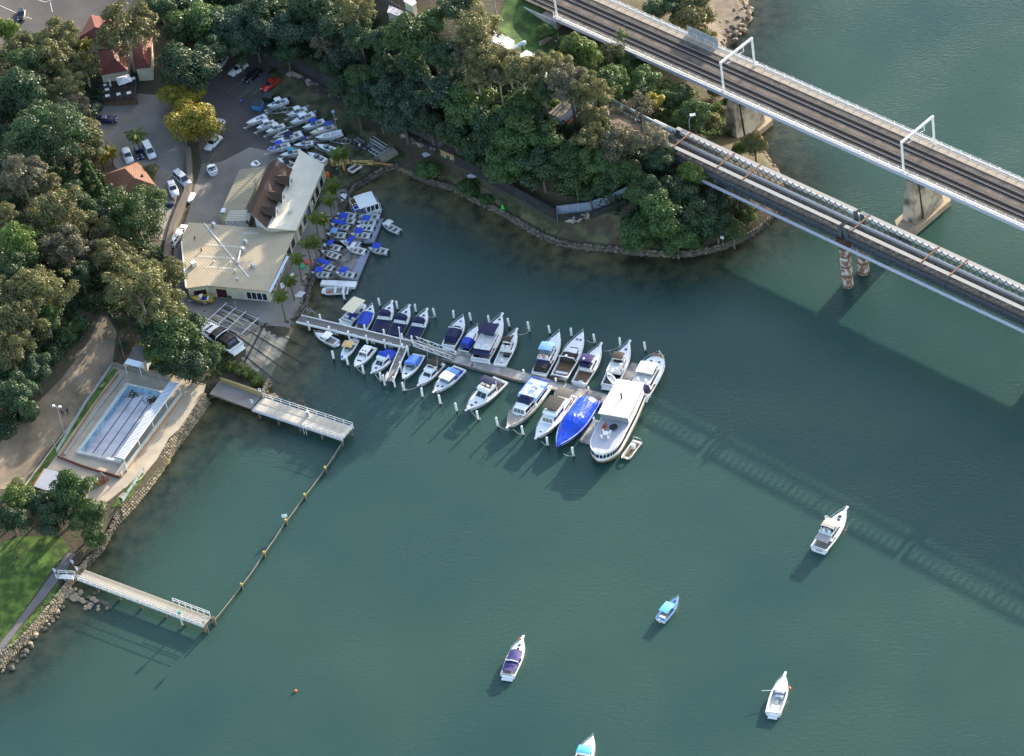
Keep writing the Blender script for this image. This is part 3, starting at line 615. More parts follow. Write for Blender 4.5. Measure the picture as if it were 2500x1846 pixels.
# upper public wharf: concrete panels in two rows
a, th, Ln = frame_of((628,985),(849,1058), 1.75)
wf = thing('public_wharf', 'pale concrete slab wharf with white railings by the tidal pool', 'wharf', (a.x,a.y,0), th)
WD = 3.5
PANEL = M('wharf_panel', (.52,.46,.37), .85, .1, .6, bump=.12)
NP = 13
pm = MB().box(.03,Ln/NP-.03,.02,WD/2-.01,0,.2).mesh('panel'); pm.materials.append(PANEL)
for i in range(NP):
    for j in (-1,1): inst('deck_panel', pm, wf, (i*Ln/NP, 0 if j>0 else -WD/2, 1.55))
for y in (-WD/2-.1,WD/2+.1): part('edge_beam', MB().box(0,Ln+.1,y-.1,y+.1,1.35,1.72), BLUEW, wf)
rail_run(wf, .2, Ln, WD/2+.1, 1.72, 1.1, 2.0, WPAINT)
rail_run(wf, Ln*.60, Ln, -WD/2-.1, 1.72, 1.1, 1.75, WPAINT)
for y in (-1.2,0,1.2): part('railing_post', MB().box(Ln+.02,Ln+.12,y-.05,y+.05,1.6,2.8), WPAINT, wf)
part('railing', MB().box(Ln+.13,Ln+.19,-WD/2,WD/2,2.7,2.8).box(Ln+.13,Ln+.19,-WD/2,WD/2,2.2,2.3), WPAINT, wf)
for x in (1.5,6,11,16,Ln-.3):
    for y in (-WD/2,WD/2-.4): part('pile', MB().cyl(x,y,-4,1.36,.24,8), PILEW, wf)
part('ladder', MB().box(Ln*.57,Ln*.57+.08,-WD/2-.3,-WD/2-.22,-1,2.9).box(Ln*.57+.6,Ln*.57+.68,-WD/2-.3,-WD/2-.22,-1,2.9), WPAINT, wf)
# concrete boat ramp between pool corner and wharf
rp = struct(bpy.data.objects.new('boat_ramp', None)); COL.objects.link(rp)
q = [P(512,960,2.0),P(536,930,2.1),P(639,968,1.7),P(612,997,1.7)]
part('ramp_slab', MB().hexa([v-Vector((0,0,.35)) for v in q], q), M('ramp_concrete',(.26,.225,.20),.9,.2,.4,bump=.25), rp)
w = thing('retaining_wall', 'ochre rendered retaining wall below the slipway garden', 'wall', P(590,938,1.0))
pts = [P(537,924,3.0)-w.location, P(600,945,2.9)-w.location, P(646,962,2.7)-w.location]
mb = MB()
for a_,b_ in zip(pts,pts[1:]): mb.hexa([Vector((v.x,v.y,-2)) for v in (a_,b_,b_+Vector((.15,.35,0)),a_+Vector((.15,.35,0)))],[a_,b_,b_+Vector((.15,.35,0)),a_+Vector((.15,.35,0))])
part('render', mb, M('ochre_render',(.30,.235,.10),.9,.2,.5), w)
stone_face('garden_wall', 'short stone wall end at the slipway garden corner', [(640,955),(655,925)], [(646,975),(662,938)], 2.6, .2, .5, STONE)
# lower wharf: single planks
a, th, Ln = frame_of((198,1401),(507,1517), 1.7)
w2 = thing('timber_jetty', 'long grey plank jetty with white handrails on the left shore', 'jetty', (a.x,a.y,0), th)
WD = 2.3; NPk = 56
pk = MB().box(.02,Ln/NPk-.02,-WD/2,WD/2,1.6,1.7).mesh('plank'); pk.materials.append(PLANKM)
for i in range(NPk): inst('plank', pk, w2, (i*Ln/NPk,0,0.004*random.uniform(-3,3)))
for y in (-WD/2+.2,WD/2-.2): part('bearer', MB().box(0,Ln,y-.12,y+.12,1.3,1.585), PILEW, w2)
part('fascia', MB().box(0,Ln,-WD/2-.16,-WD/2-.04,1.2,1.66), ALUW, w2)
rail_run(w2, .3, Ln-.3, -WD/2-.22, 1.25, 1.5, 1.42, WPAINT, (.62,1.0))
rail_run(w2, Ln*.70, Ln-.3, WD/2+.1, 1.5, 1.25, 1.5, WPAINT, (.6,1.0))
for x in (4.5,9.5,14.5,20,24.5,Ln-.2):
    for y in (-WD/2,WD/2): part('pile', MB().cyl(x,y,-4,1.32,.2,8), PILEW, w2)
for y in (-WD/2,WD/2): part('end_pile', MB().cyl(Ln+.5,y,-4,1.9,.22,8), PILEW, w2)
st = thing('jetty_stairs', 'white steel stair with handrails at the jetty shore end', 'stairs', P(165,1412,1.5), th+.35)
part('tread_deck', MB().box(-1.7,1.4,-.55,.55,.35,.45), WPAINT, st)
for y in (-.6,.6): part('handrail', MB().box(-1.9,1.4,y-.04,y+.04,1.3,1.4).box(-1.9,1.4,y-.04,y+.04,.85,.92).box(-1.9,-1.8,y-.05,y+.05,-.2,1.4).box(-.3,-.2,y-.05,y+.05,0,1.4).box(1.3,1.4,y-.05,y+.05,.2,1.4), WPAINT, st)
for k in range(4): part('step', MB().box(-1.8-.3*(k+1),-1.8-.3*k-.03,-.55,.55,.35-.17*(k+1),.35-.17*k-.1), WPAINT, st)
# swimming enclosure: piles and rope
NETP = [(796,1153),(746,1219),(700,1281),(647,1360),(592,1438)]
net = thing('enclosure_rope', 'long floating rope closing the tidal swimming enclosure', 'rope', P(700,1281,0))
pp = [P(832,1085,.9)]+[P(x-6,y-3,.7) for x,y in NETP]+[P(520,1518,.9)]
cur = []
for a_,b_ in zip(pp,pp[1:]):
    for k in range(7):
        t = k/7; v = a_.lerp(b_,t); v.z -= .12*math.sin(math.pi*t); cur.append(v-net.location)
cur.append(pp[-1]-net.location)
part('rope', MB().tube(cur,.05,5), M('rope_fibre',(.40,.37,.28),.9,.1), net)
part('net', MB().grid([[c for c in cur],[Vector((c.x,c.y,-1.6)) for c in cur]]), M('net_mesh',(.03,.05,.04),.9,.2), net)
for i,(x,y) in enumerate(NETP):
    p = P(x,y,0); t = thing('enclosure_pile', 'yellow capped pile, %s from the concrete wharf along the enclosure rope'%ORD[i], 'pile', p, 0, 'yellow capped enclosure piles')
    part('shaft', MB().cyl(0,0,-4,1.0,.2,8), PILEW, t); part('cap', MB().cyl(0,0,1.0,1.45,.21,8), M('yellow_cap',(.50,.36,.06),.7,.2), t)
    if i == 2: part('sign_board', MB().box(-.55,.45,-.04,.04,1.9,2.6).box(-.04,.04,-.03,.03,1.7,1.9), WPAINT, t)
# marina fixed walkway
a, th, Ln = frame_of((729,777),(1003,842), 1.45)
mw_ = thing('marina_walkway', 'long grey marina walkway from the palm lawn to the gangway', 'walkway', (a.x,a.y,0), th)
MP = M('marina_planks', (.15,.14,.135), .9, .18, 1.2, bump=.25, col2=(.23,.21,.19))
WD = 1.75; n_ = 40
pk = MB().box(.015,Ln/n_-.015,-WD/2,WD/2,1.35,1.45).mesh('plank'); pk.materials.append(MP)
for i in range(n_): inst('plank', pk, mw_, (i*Ln/n_,0,0))
for y in (-WD/2-.12,WD/2+.12): part('edge_beam', MB().box(0,Ln,y-.11,y+.11,1.05,1.5), WPAINT, mw_)
WK = []
for x,s in ((3.0,-1),(4.2,1),(7.7,-1),(8.8,1),(12.0,-1),(14.2,1),(16.0,-1),(18.5,1),(20.0,-1),(22.5,1),(24.0,-1),(Ln-.4,1)):
    WK.append((x,s)); ps = part('guide_pile', MB().cyl(x,s*(WD/2+.42),-4,2.5,.2,8), WPILE, mw_)
    part('pile_foot', MB().cyl(x,s*(WD/2+.42),-4,.35,.23,8), PILEB, ps)
for x,s in ((8.6,-1),(9.2,1),(13.0,-1),(16.9,-1),(20.8,-1)):
    for d in (0,.35,.7): part('fender_post', MB().box(x+d-.05,x+d+.05,s*(WD/2+.36)-.05,s*(WD/2+.36)+.05,.6,2.1), WPAINT, mw_)
# finger jetty
a2, th2, L2 = frame_of((985,848),(950,930), 1.4)
fj = thing('finger_jetty', 'narrow plank finger jetty with white edges between the moored cruisers', 'jetty', (a2.x,a2.y,0), th2)
for i in range(16): part('plank', MB().box(i*L2/16+.015,(i+1)*L2/16-.015,-.62,.62,1.3,1.4), MP, fj)
for y in (-.72,.72): part('edge_beam', MB().box(0,L2,y-.09,y+.09,1.1,1.45), WPAINT, fj)
for x,s in ((.8,1),(5.5,1),(L2-.2,-1),(L2,.9)): part('guide_pile', MB().cyl(x,s*1.1,-4,2.6,.2,8), WPILE, fj)
part('gate_frame', MB().box(L2-1.6,L2-.2,-.75,-.65,1.4,2.3), WPAINT, fj)
# gangway truss to the floating pontoon
a3, b3 = P(1012,838,1.5), P(1108,872,.9)
th3 = math.atan2(b3.y-a3.y,b3.x-a3.x); L3 = (b3-a3).length
gw = thing('gangway', 'white truss gangway from the fixed walkway down to the pontoon', 'gangway', a3, th3)
dz = b3.z-a3.z
part('gangway_deck', MB().hexa([(0,-.7,-.1),(L3,-.7,dz-.1),(L3,.7,dz-.1),(0,.7,-.1)],[(0,-.7,0),(L3,-.7,dz),(L3,.7,dz),(0,.7,0)]), MP, gw)
for y in (-.78,.78):
    t = part('side_truss', MB().beam((0,y,1.05),(L3,y,1.05+dz),.09).beam((0,y,0),(L3,y,dz),.09), WPAINT, gw)
    for k in range(8):
        x0,x1 = k*L3/8,(k+1)*L3/8; z0,z1 = dz*k/8,dz*(k+1)/8
        part('brace', MB().beam((x0,y,z0+(0 if k%2 else 1.05)),(x1,y,z1+(1.05 if k%2 else 0)),.07), WPAINT, t)
# floating pontoons
PONT = M('pontoon_concrete', (.27,.255,.24), .85, .15, .5, bump=.15, col2=(.36,.34,.31))
def pontoon(name, label, aa, bb, wd, n, z=.55):
    a_, t_, l_ = frame_of(aa, bb, z); r = thing(name, label, 'pontoon', (a_.x,a_.y,0), t_)
    for i in range(n): part('float_module', MB().box(i*l_/n+.02,(i+1)*l_/n-.02,-wd/2,wd/2,-.3,z), PONT, r)
    for y in (-wd/2-.06,wd/2+.06): part('timber_waler', MB().box(0,l_,y-.055,y+.055,.2,z+.03), M('waler_timber',(.20,.17,.13),.9,.2), r)
    return r, l_
pn, pl = pontoon('floating_pontoon', 'long concrete floating pontoon between the two rows of cruisers', (1085,868), (1488,976), 2.2, 14)
for x in (2,9.5,17,24,31): part('service_pedestal', MB().box(x-.15,x+.15,.75,1.0,.55,1.5), WPAINT, pn)
part('boarding_float', MB().box(1.5,6.5,1.2,2.4,-.3,.5), PONT, pn)
for x in (6.6,pl-1.6): part('hose_reel', MB().tube([(x,-.85,.9),(x+.12,-.85,.9)],.32,10), M('red_hose',(.30,.05,.03),.6), pn)
pn2, pl2 = pontoon('floating_pontoon', 'short concrete pontoon arm at the outer end of the marina', (1497,966), (1556,888), 2.1, 5)
part('guide_pile', MB().cyl(pl2*.62,1.25,-4,3.2,.22,8), WPILE, pn2)
pn3, pl3 = pontoon('floating_pontoon', 'small timber pontoon between the blue tarpaulin boat and the ferry', (1428,1078), (1462,1026), 1.9, 3)
part('guide_pile', MB().cyl(pl3*.62,-.4,-4,3.4,.22,8), WPILE, pn3)
# mooring piles
UP = [(842,737),(929,752),(972,760),(1016,767),(1063,777),(1109,783),(1151,789),(1196,796),(1245,803),(1293,811),(1344,819),(1396,826),(1453,840),(1515,850),(1577,861)]
LO = [(816,882),(852,897),(889,917),(932,934),(988,958),(1032,972),(1076,990),(1117,1009),(1169,1029),(1217,1045),(1278,1066),(1338,1092),(1401,1118)]
sh = MB().cyl(0,0,.75,2.55,.22,10).mesh('sleeve'); sh.materials.append(WPILE)
ft = MB().cyl(0,0,-5,.748,.18,8).mesh('foot'); ft.materials.append(PILEB)
tp = MB().tube([(0,0,2.552),(0,0,2.75)],.21,10,.05).mesh('cap'); tp.materials.append(WPAINT)
for nm,row in (('upper',UP),('lower',LO)):
    for i,(x,y) in enumerate(row):
        t = thing('mooring_pile', 'white sleeved mooring pile, %s from the shore in the %s marina row'%(ORD[i],nm), 'pile', P(x,y,0), random.uniform(0,6), 'white sleeved mooring piles')
        t.rotation_euler = (random.uniform(-.05,.05),random.uniform(-.05,.05),0)
        inst('sleeve', sh, t); inst('foot', ft, t); inst('cap', tp, t)
# hire boat floats
FLD = M('float_deck_timber', (.14,.125,.115), .9, .2, .8, bump=.3, col2=(.24,.22,.20))
FLB = M('blue_grey_decking', (.26,.28,.36), .8, .1, .6)
def quadpad(name, label, corners, z, th, mat, n, cat='float', group=None, edge=None, long01=True):
    q = [P(x,y,z) for x,y in corners]; c = sum(q,Vector())/4; r = thing(name, label, cat, (c.x,c.y,0), 0, group)
    q = [v-Vector((c.x,c.y,0)) for v in q]
    for i in range(n):
        g = .004
        a_,b_ = q[0].lerp(q[1],i/n+g), q[0].lerp(q[1],(i+1)/n-g); d_,c_ = q[3].lerp(q[2],i/n+g), q[3].lerp(q[2],(i+1)/n-g)
        part('deck_board', MB().hexa([v-Vector((0,0,th)) for v in (a_,b_,c_,d_)],(a_,b_,c_,d_)), mat, r)
    return r, q
quadpad('hire_boat_float', 'grey timber float holding rows of hire dinghies, nearer the houseboat', [(838,515),(912,522),(893,590),(808,585)], .6, .5, FLD, 10)
quadpad('edge_walkway', 'blue grey walkway strip along the float nearer the houseboat', [(921,533),(936,533),(912,590),(888,590)], .68, .55, FLB, 4, 'float')
quadpad('hire_boat_float', 'grey timber float with a bare slatted deck beside the palms', [(822,605),(892,612),(862,682),(772,676)], .6, .5, FLD, 12)
quadpad('edge_walkway', 'blue grey walkway strip along the bare slatted float', [(887,611),(903,611),(872,684),(850,682)], .68, .55, FLB, 5, 'float')
quadpad('pontoon_punt', 'narrow white flat pontoon moored below the slatted float', [(786,683),(872,687),(866,701),(781,694)], .75, .6, WPAINT, 2, 'pontoon')
# ------------------------------------------------------------------ buildings
class Bld:
    def __init__(s, name, label, cat, origin, z, p2=None, loc=None):
        o = loc or P(*origin, z); rz = 0
        if p2: q = P(*p2, z); rz = math.atan2(q.y-o.y, q.x-o.x)
        s.root = thing(name, label, cat, o, rz); s.c, s.s = math.cos(rz), math.sin(rz); s.o = Vector(o)
    def W(s, p):
        d = Vector(p)-s.o; return Vector((d.x*s.c+d.y*s.s, -d.x*s.s+d.y*s.c, d.z))
    def L(s, px, py, z): return s.W(P(px,py,z))
    def face(s, name, pts, mat, th=.12, parent=None):
        """a roof or slab plane from (px,py,z) corners"""
        v = [s.L(*p) for p in pts]; n = len(v)
        nr = (v[1]-v[0]).cross(v[2]-v[0])
        if nr.z < 0: v = v[::-1]
        mb = MB(); lo = [q-Vector((0,0,th)) for q in v]
        mb.add(v+lo, [tuple(range(n)), tuple(range(2*n-1,n-1,-1))]+[(i,i+n,(i+1)%n+n,(i+1)%n) for i in range(n)])
        return part(name, mb, mat, parent or s.root)
    def walls(s, pts, z0, mat, inset=.35, drop=.1, name='wall'):
        """closed wall ring below an eave polygon"""
        v = [s.L(*p) for p in pts]; c = sum(v, Vector())/len(v)
        q = []
        for p in v:
            d = Vector((c.x-p.x, c.y-p.y, 0)); q.append(p+d.normalized()*inset*1.3-Vector((0,0,drop)))
        n = len(q)
        for i in range(n):
            a, b = q[i], q[(i+1)%n]
            d = (b-a); d.z = 0; nn = Vector((-d.y,d.x,0)).normalized()*.1
            if nn.dot(c-a) < 0: nn = -nn
            lo = z0-s.o.z
            part(name, MB().hexa([Vector((k.x,k.y,lo)) for k in (a,b,b+nn,a+nn)],[a,b,b+nn,a+nn]), mat, s.root)
        return q
    def panel(s, name, a, b, t0, t1, z0, z1, mat, parent=None, out=.05, deep=.04):
        """flat opening on the wall between local points a and b"""
        d = Vector((b.x-a.x,b.y-a.y,0)); L_ = d.length; d.normalize(); n = Vector((d.y,-d.x,0))
        p, q = Vector((a.x,a.y,0))+d*L_*t0, Vector((a.x,a.y,0))+d*L_*t1
        z0 -= s.o.z; z1 -= s.o.z
        k0, k1 = n*out, n*(out-deep)
        mb = MB().hexa([p+k1+Vector((0,0,z0)), q+k1+Vector((0,0,z0)), q+k0+Vector((0,0,z0)), p+k0+Vector((0,0,z0))],[p+k1+Vector((0,0,z1)), q+k1+Vector((0,0,z1)), q+k0+Vector((0,0,z1)), p+k0+Vector((0,0,z1))])
        return part(name, mb, mat, parent or s.root)
OLIVE = stripes('olive_roof_sheet', (.27,.235,.155), (.23,.20,.13), .76, 'X', .55)
TANR = stripes('tan_roof_sheet', (.42,.345,.23), (.36,.29,.19), .50, 'Y', .5, .6)
CREAMR = stripes('cream_roof_sheet', (.66,.60,.47), (.60,.54,.42), .76, 'X', .5)
BROWNT = stripes('brown_shingle', (.085,.045,.03), (.05,.026,.018), .35, 'Y', .8, .7)
CREAMW = M('cream_wall', (.62,.57,.42), .8, .08, .5)
WHITEW = M('white_wall', (.70,.69,.65), .75, .06, .5)
MAROON = M('maroon_door', (.05,.012,.015), .7, .2)
WINF = M('white_window_frame', (.7,.7,.68), .6, .05)
ZY = 1.5
# --- waterfront boatshed (low tan roof)
b = Bld('boatshed', 'low boatshed with tan ribbed roof beside the slipway', 'building', (550,630), 0, (610,690))
RT = [(x,y,4.6) for x,y in ((460,543),(592,553),(723,563),(690,637),(656,711),(505,697),(454,704),(443,586))]
b.face('roof', RT, TANR, .16)
q = b.walls(RT, 1.0, CREAMW, .3, .22)
def seg(i): return q[i], q[(i+1)%len(q)]
a_, c_ = q[4], q[5]
def orient(b_, a, c):   # order so that the panel's outward side faces the camera
    return (c, a)
f0, f1 = q[5], q[4]
b.panel('roller_door', f0, f1, .12, .29, 1.5, 3.6, MAROON)
w_ = b.panel('window_band', f0, f1, .62, .97, 1.9, 3.6, GLASS)
for t in (.62,.705,.79,.88,.965): b.panel('window_frame', f0, f1, t-.004, t+.008, 1.85, 3.65, WINF, w_, .08, .02)
b.panel('window_frame', f0, f1, .62, .97, 3.6, 3.72, WINF, w_, .08, .02); b.panel('window_frame', f0, f1, .62, .97, 1.78, 1.9, WINF, w_, .08, .02)
b.panel('door', f0, f1, .50, .56, 1.5, 3.5, M('pale_door',(.5,.47,.4),.6))
g0, g1 = q[6], q[5]
b.panel('roller_door', g0, g1, .25, .85, 1.5, 3.4, MAROON)
h0, h1 = q[4], q[3]
for k in range(4): 
    w_ = b.panel('window', h0, h1, .12+k*.2, .26+k*.2, 2.2, 3.6, GLASS); b.panel('window_frame', h0, h1, .115+k*.2, .13+k*.2, 2.1, 3.7, WINF, w_, .08, .02)
h0, h1 = q[3], q[2]
for k in range(3): b.panel('window', h0, h1, .1+k*.3, .3+k*.3, 2.0, 3.8, GLASS)
SKYL = M('translucent_sheet', (.50,.44,.33), .4, .06)
for pts in ([(498,594),(597,602),(597,607),(499,599)],[(486,623),(580,629),(579,634),(484,628)],[(504,649),(576,654),(575,659),(503,654)],[(593,566),(631,567),(630,573),(592,572)]):
    b.face('skylight', [(x,y,4.63) for x,y in pts], SKYL, .025)
r0, r1 = b.L(498,545,4.66), b.L(607,677,4.66)
part('ridge_flashing', MB().beam(r0,r1,.2,.1), WPAINT, b.root)
part('gutter', MB().beam(b.L(443,590,4.6),b.L(454,702,4.6),.22,.2), WPAINT, b.root)
part('fascia_sign', MB().hexa([b.L(656,712,3.9),b.L(699,625,4.0),b.L(700,625,4.0)+Vector((.1,.1,0)),b.L(657,712,3.9)+Vector((.1,.1,0))],[b.L(656,712,4.7),b.L(699,625,4.75),b.L(700,625,4.75)+Vector((.4,.3,0)),b.L(657,712,4.7)+Vector((.4,.3,0))]), M('pale_blue_fascia',(.55,.62,.74),.5,.05), b.root)
for (x,y,r,h) in ((522,640,.22,.45),(562,643,.2,.45),(574,664,.3,.55),(580,683,.33,.6)):
    p = b.L(x,y,4.6); t = part('roof_vent', MB().cyl(p.x,p.y,p.z-.1,p.z+h*.5,r*.6,10), ALUW, b.root); part('vent_head', MB().ball((p.x,p.y,p.z+h*.6),r,8,(1,1,.7)), ALUW, t, True)
for (x,y) in ((476,584),(492,613)): p = b.L(x,y,4.6); part('flue', MB().cyl(p.x,p.y,p.z-.1,p.z+.5,.14,8).cyl(p.x,p.y,p.z+.5,p.z+.6,.24,8), RUST, b.root)
p = b.L(473,648,4.6); part('square_vent', MB().box(p.x-.5,p.x+.5,p.y-.5,p.y+.5,p.z-.1,p.z+.9), OFFW, b.root)
for (x,y) in ((523,551),(601,593),(594,611),(618,651)):
    p = b.L(x,y,4.6); t = part('air_unit', MB().box(p.x-.45,p.x+.45,p.y-.3,p.y+.3,p.z,p.z+.7), ALUW, b.root); part('fan_grille', MB().tube([(p.x,p.y-.31,p.z+.35),(p.x,p.y-.33,p.z+.35)],.24,10), BLKM, t)
p, p2 = b.L(588,617,4.62), b.L(581,646,4.62); part('duct', MB().tube([p,p+Vector((0,0,.5)),p2+Vector((0,0,.5)),p2],.2,8), GALV, b.root); 
# --- long cream roofed hall with brown dormer roof beside it
b = Bld('boat_hall', 'long hall with a wide cream roof and brown dormered roof', 'building', (690,470), 0, (653,555))
CR_ = [(733,366,6.0),(793,403,4.9),(723,563,4.9),(653,556,6.0)]
b.face('cream_roof', CR_, CREAMR, .16)
q = b.walls(CR_, 1.2, CREAMW, .3, .2)
for k in range(6):
    w_ = b.panel('window', q[2], q[1], .06+k*.15, .14+k*.15, 2.0, 4.0, GLASS)
b.panel('blue_sign', q[2], q[1], .33, .40, 2.2, 3.8, M('blue_sign_paint',(.08,.16,.45),.5,.2), None, .09)
b.panel('notice_board', q[2], q[1], .50, .54, 2.4, 3.6, WPAINT, None, .09)
EV = [(676,388,8.0),(714,413,6.05),(652,557,6.05),(614,522,8.0)]
b.face('brown_roof_east', EV, BROWNT, .14)
b.face('brown_roof_west', [(676,388,8.0),(614,522,8.0),(603,515,5.9),(657,399,5.9)], BROWNT, .14)
gx = [b.L(614.6,523,7.9),b.L(651,558,5.95),b.L(651,558,2.0),b.L(604,516,2.0),b.L(604,516,5.8)]
mb = MB(); dd = Vector((-.12,0,0)); mb.add([v for v in gx]+[v+dd for v in gx],[(0,1,2,3,4),(9,8,7,6,5)]+[(i,i+5,(i+1)%5+5,(i+1)%5) for i in range(5)])
part('gable_wall', mb, WHITEW, b.root)
for (x0,x1) in ((603,608),(617,622)):
    part('gable_window', MB().hexa([b.L(x0,546,5.0)+Vector((.1,0,0)),b.L(x1,547,5.0)+Vector((.1,0,0)),b.L(x1,547,5.0)+Vector((.16,0,0)),b.L(x0,546,5.0)+Vector((.16,0,0))],[b.L(x0,546,5.0)+Vector((.1,0,1.0)),b.L(x1,547,5.0)+Vector((.1,0,1.0)),b.L(x1,547,5.0)+Vector((.16,0,1.0)),b.L(x0,546,5.0)+Vector((.16,0,1.0))]), GLASS, b.root)
b.walls(EV, 1.2, WHITEW, .5, .5)
# dormers facing the water
for (x,y) in ((694,440),(676,480),(660,515)):
    p = b.L(x,y,7.0)          # local: x along ridge, y across
    dm = part('dormer', MB().add([(p.x-1.25,p.y+1.35,p.z-.6),(p.x+1.25,p.y+1.35,p.z-.6),(p.x,p.y+1.35,p.z+1.15),(p.x-1.25,p.y-1.0,p.z+.35),(p.x+1.25,p.y-1.0,p.z+.35),(p.x,p.y-1.9,p.z+1.15)],[(0,1,2),(1,4,5,2),(0,2,5,3),(0,3,4,1),(3,5,4)]), BROWNT, b.root)
    part('dormer_front', MB().add([(p.x-1.3,p.y+1.48,p.z-.65),(p.x+1.3,p.y+1.48,p.z-.65),(p.x,p.y+1.48,p.z+1.2),(p.x-1.3,p.y+1.36,p.z-.65),(p.x+1.3,p.y+1.36,p.z-.65),(p.x,p.y+1.36,p.z+1.2)],[(0,1,2),(5,4,3),(0,3,4,1),(1,4,5,2),(2,5,3,0)]), WHITEW, dm)
    part('dormer_window', MB().box(p.x-.32,p.x+.32,p.y+1.485,p.y+1.51,p.z-.45,p.z+.35), GLASS, dm)
p = b.L(681,413,7.2); part('television_aerial', MB().cyl(p.x,p.y,p.z-.4,p.z+1.6,.03,5).beam((p.x-1,p.y,p.z+1.5),(p.x+1,p.y,p.z+1.5),.04).beam((p.x-.6,p.y-.5,p.z+1.5),(p.x-.6,p.y+.5,p.z+1.5),.03).beam((p.x,p.y-.5,p.z+1.5),(p.x,p.y+.5,p.z+1.5),.03).beam((p.x+.6,p.y-.4,p.z+1.5),(p.x+.6,p.y+.4,p.z+1.5),.03), GALV, b.root)
p = b.L(710,516,5.6); part('roof_fan', MB().cyl(p.x,p.y,p.z-.3,p.z+.4,.3,10).box(p.x-.5,p.x+.5,p.y-.2,p.y+.2,p.z+.1,p.z+.35), ALUW, b.root)
b.face('verandah_roof', [(561,514,5.6),(616,511,5.9),(609,539,5.2),(548,540,5.0)], stripes('verandah_sheet',(.55,.50,.38),(.30,.27,.2),.55,'X',.5,.8), .08)
vq = [b.L(x,y,4.9) for x,y in ((551,540),(566,540),(582,540),(603,540))]
for v in vq: part('verandah_post', MB().box(v.x-.06,v.x+.06,v.y-.06,v.y+.06,2.2,v.z), WPAINT, b.root)
part('balcony', MB().hexa([b.L(548,556,3.0)-Vector((0,0,.25)),b.L(604,556,3.0)-Vector((0,0,.25)),b.L(608,540,3.0)-Vector((0,0,.25)),b.L(556,538,3.0)-Vector((0,0,.25))],[b.L(548,556,3.0),b.L(604,556,3.0),b.L(608,540,3.0),b.L(556,538,3.0)]), WHITEW, b.root)
# --- olive shed
b = Bld('workshop_shed', 'workshop with a plain olive roof beside the concrete lane', 'building', (590,465), 0, (534,528))
RT = [(585,414,4.6),(650,405,5.2),(597,513,5.2),(534,528,4.6)]
b.face('roof', RT, OLIVE, .16); q = b.walls(RT, 1.3, CREAMW, .3, .2)
b.panel('door', q[3], q[0], .55, .72, 1.9, 4.0, GREYM)
b.panel('wall_window', q[2], q[3], .3, .7, 3.2, 4.2, GLASS)
b.face('roof_light', [(542,508,5.0),(551,508,5.0),(548,518,5.0),(538,518,5.0)], M('pale_roof_light',(.6,.66,.72),.3,.05), .2)
p = b.L(624,452,5.1); part('roof_mast', MB().cyl(p.x,p.y,p.z,p.z+1.3,.05,5).beam((p.x-.5,p.y,p.z+1.2),(p.x+.5,p.y,p.z+1.2),.08), STEEL, b.root)
# --- red tiled restaurant
zg = 6.8
b = Bld('restaurant', 'red tiled restaurant with cream walls half hidden by a tall tree', 'building', (290,130), 0)
REDT = stripes('red_tile', (.16,.032,.022), (.10,.02,.014), .4, 'Y', .7, .6)
def hip(bl, pts, ze, zr, r1, r2, mat, wallmat, z0):
    e = [(x,y,ze) for x,y in pts]; R1, R2 = (*r1,zr), (*r2,zr)
    bl.face('roof_slope', [e[0],e[1],R2,R1], mat); bl.face('roof_slope', [e[1],e[2],R2], mat); bl.face('roof_slope', [e[2],e[3],R1,R2], mat); bl.face('roof_slope', [e[3],e[0],R1], mat)
    return bl.walls(e, z0, wallmat, .45, .15)
hip(b, [(192,92),(222,36),(300,50),(282,125)], 11.4, 13.6, (232,66), (262,72), REDT, CREAMW, 6)
q = hip(b, [(240,120),(318,108),(312,172),(243,184)], 10.0, 12.2, (276,125), (279,142), REDT, CREAMW, 6)
hip(b, [(325,95),(372,90),(368,164),(330,168)], 9.8, 11.6, (348,112), (350,140), REDT, CREAMW, 6)
b = Bld('terrace', 'dark timber dining terrace in front of the red restaurant', 'terrace', (290,222), 7.6)
DK = M('dark_deck_boards', (.035,.03,.028), .8, .2, 2)
q4 = [(238,193),(334,187),(333,240),(252,248)]
for i in range(12):
    u0, u1 = i/12+.003, (i+1)/12-.003
    def lp(u, k): a0, a1 = (q4[0],q4[1]) if k == 0 else (q4[3],q4[2]); return (a0[0]+(a1[0]-a0[0])*u, a0[1]+(a1[1]-a0[1])*u, 7.6)
    b.face('deck_board', [lp(u0,0),lp(u1,0),lp(u1,1),lp(u0,1)], DK, .2)
for u in np.linspace(0,1,9):
    v = b.L(*lp(u,1)); part('railing_post', MB().box(v.x-.05,v.x+.05,v.y-.05,v.y+.05,-1.4,1.0), DK, b.root)
part('railing', MB().beam(b.L(*lp(0,1))+Vector((0,0,1)),b.L(*lp(1,1))+Vector((0,0,1)),.08), DK, b.root)
part('skirting', MB().hexa([b.L(*lp(0,1))-Vector((0,0,1.6)),b.L(*lp(1,1))-Vector((0,0,1.6)),b.L(*lp(1,1))-Vector((0,-.1,1.6)),b.L(*lp(0,1))-Vector((0,-.1,1.6))],[b.L(*lp(0,1))-Vector((0,0,.25)),b.L(*lp(1,1))-Vector((0,0,.25)),b.L(*lp(1,1))-Vector((0,-.1,.25)),b.L(*lp(0,1))-Vector((0,-.1,.25))]), M('terrace_brick',(.16,.09,.05),.9,.2), b.root)
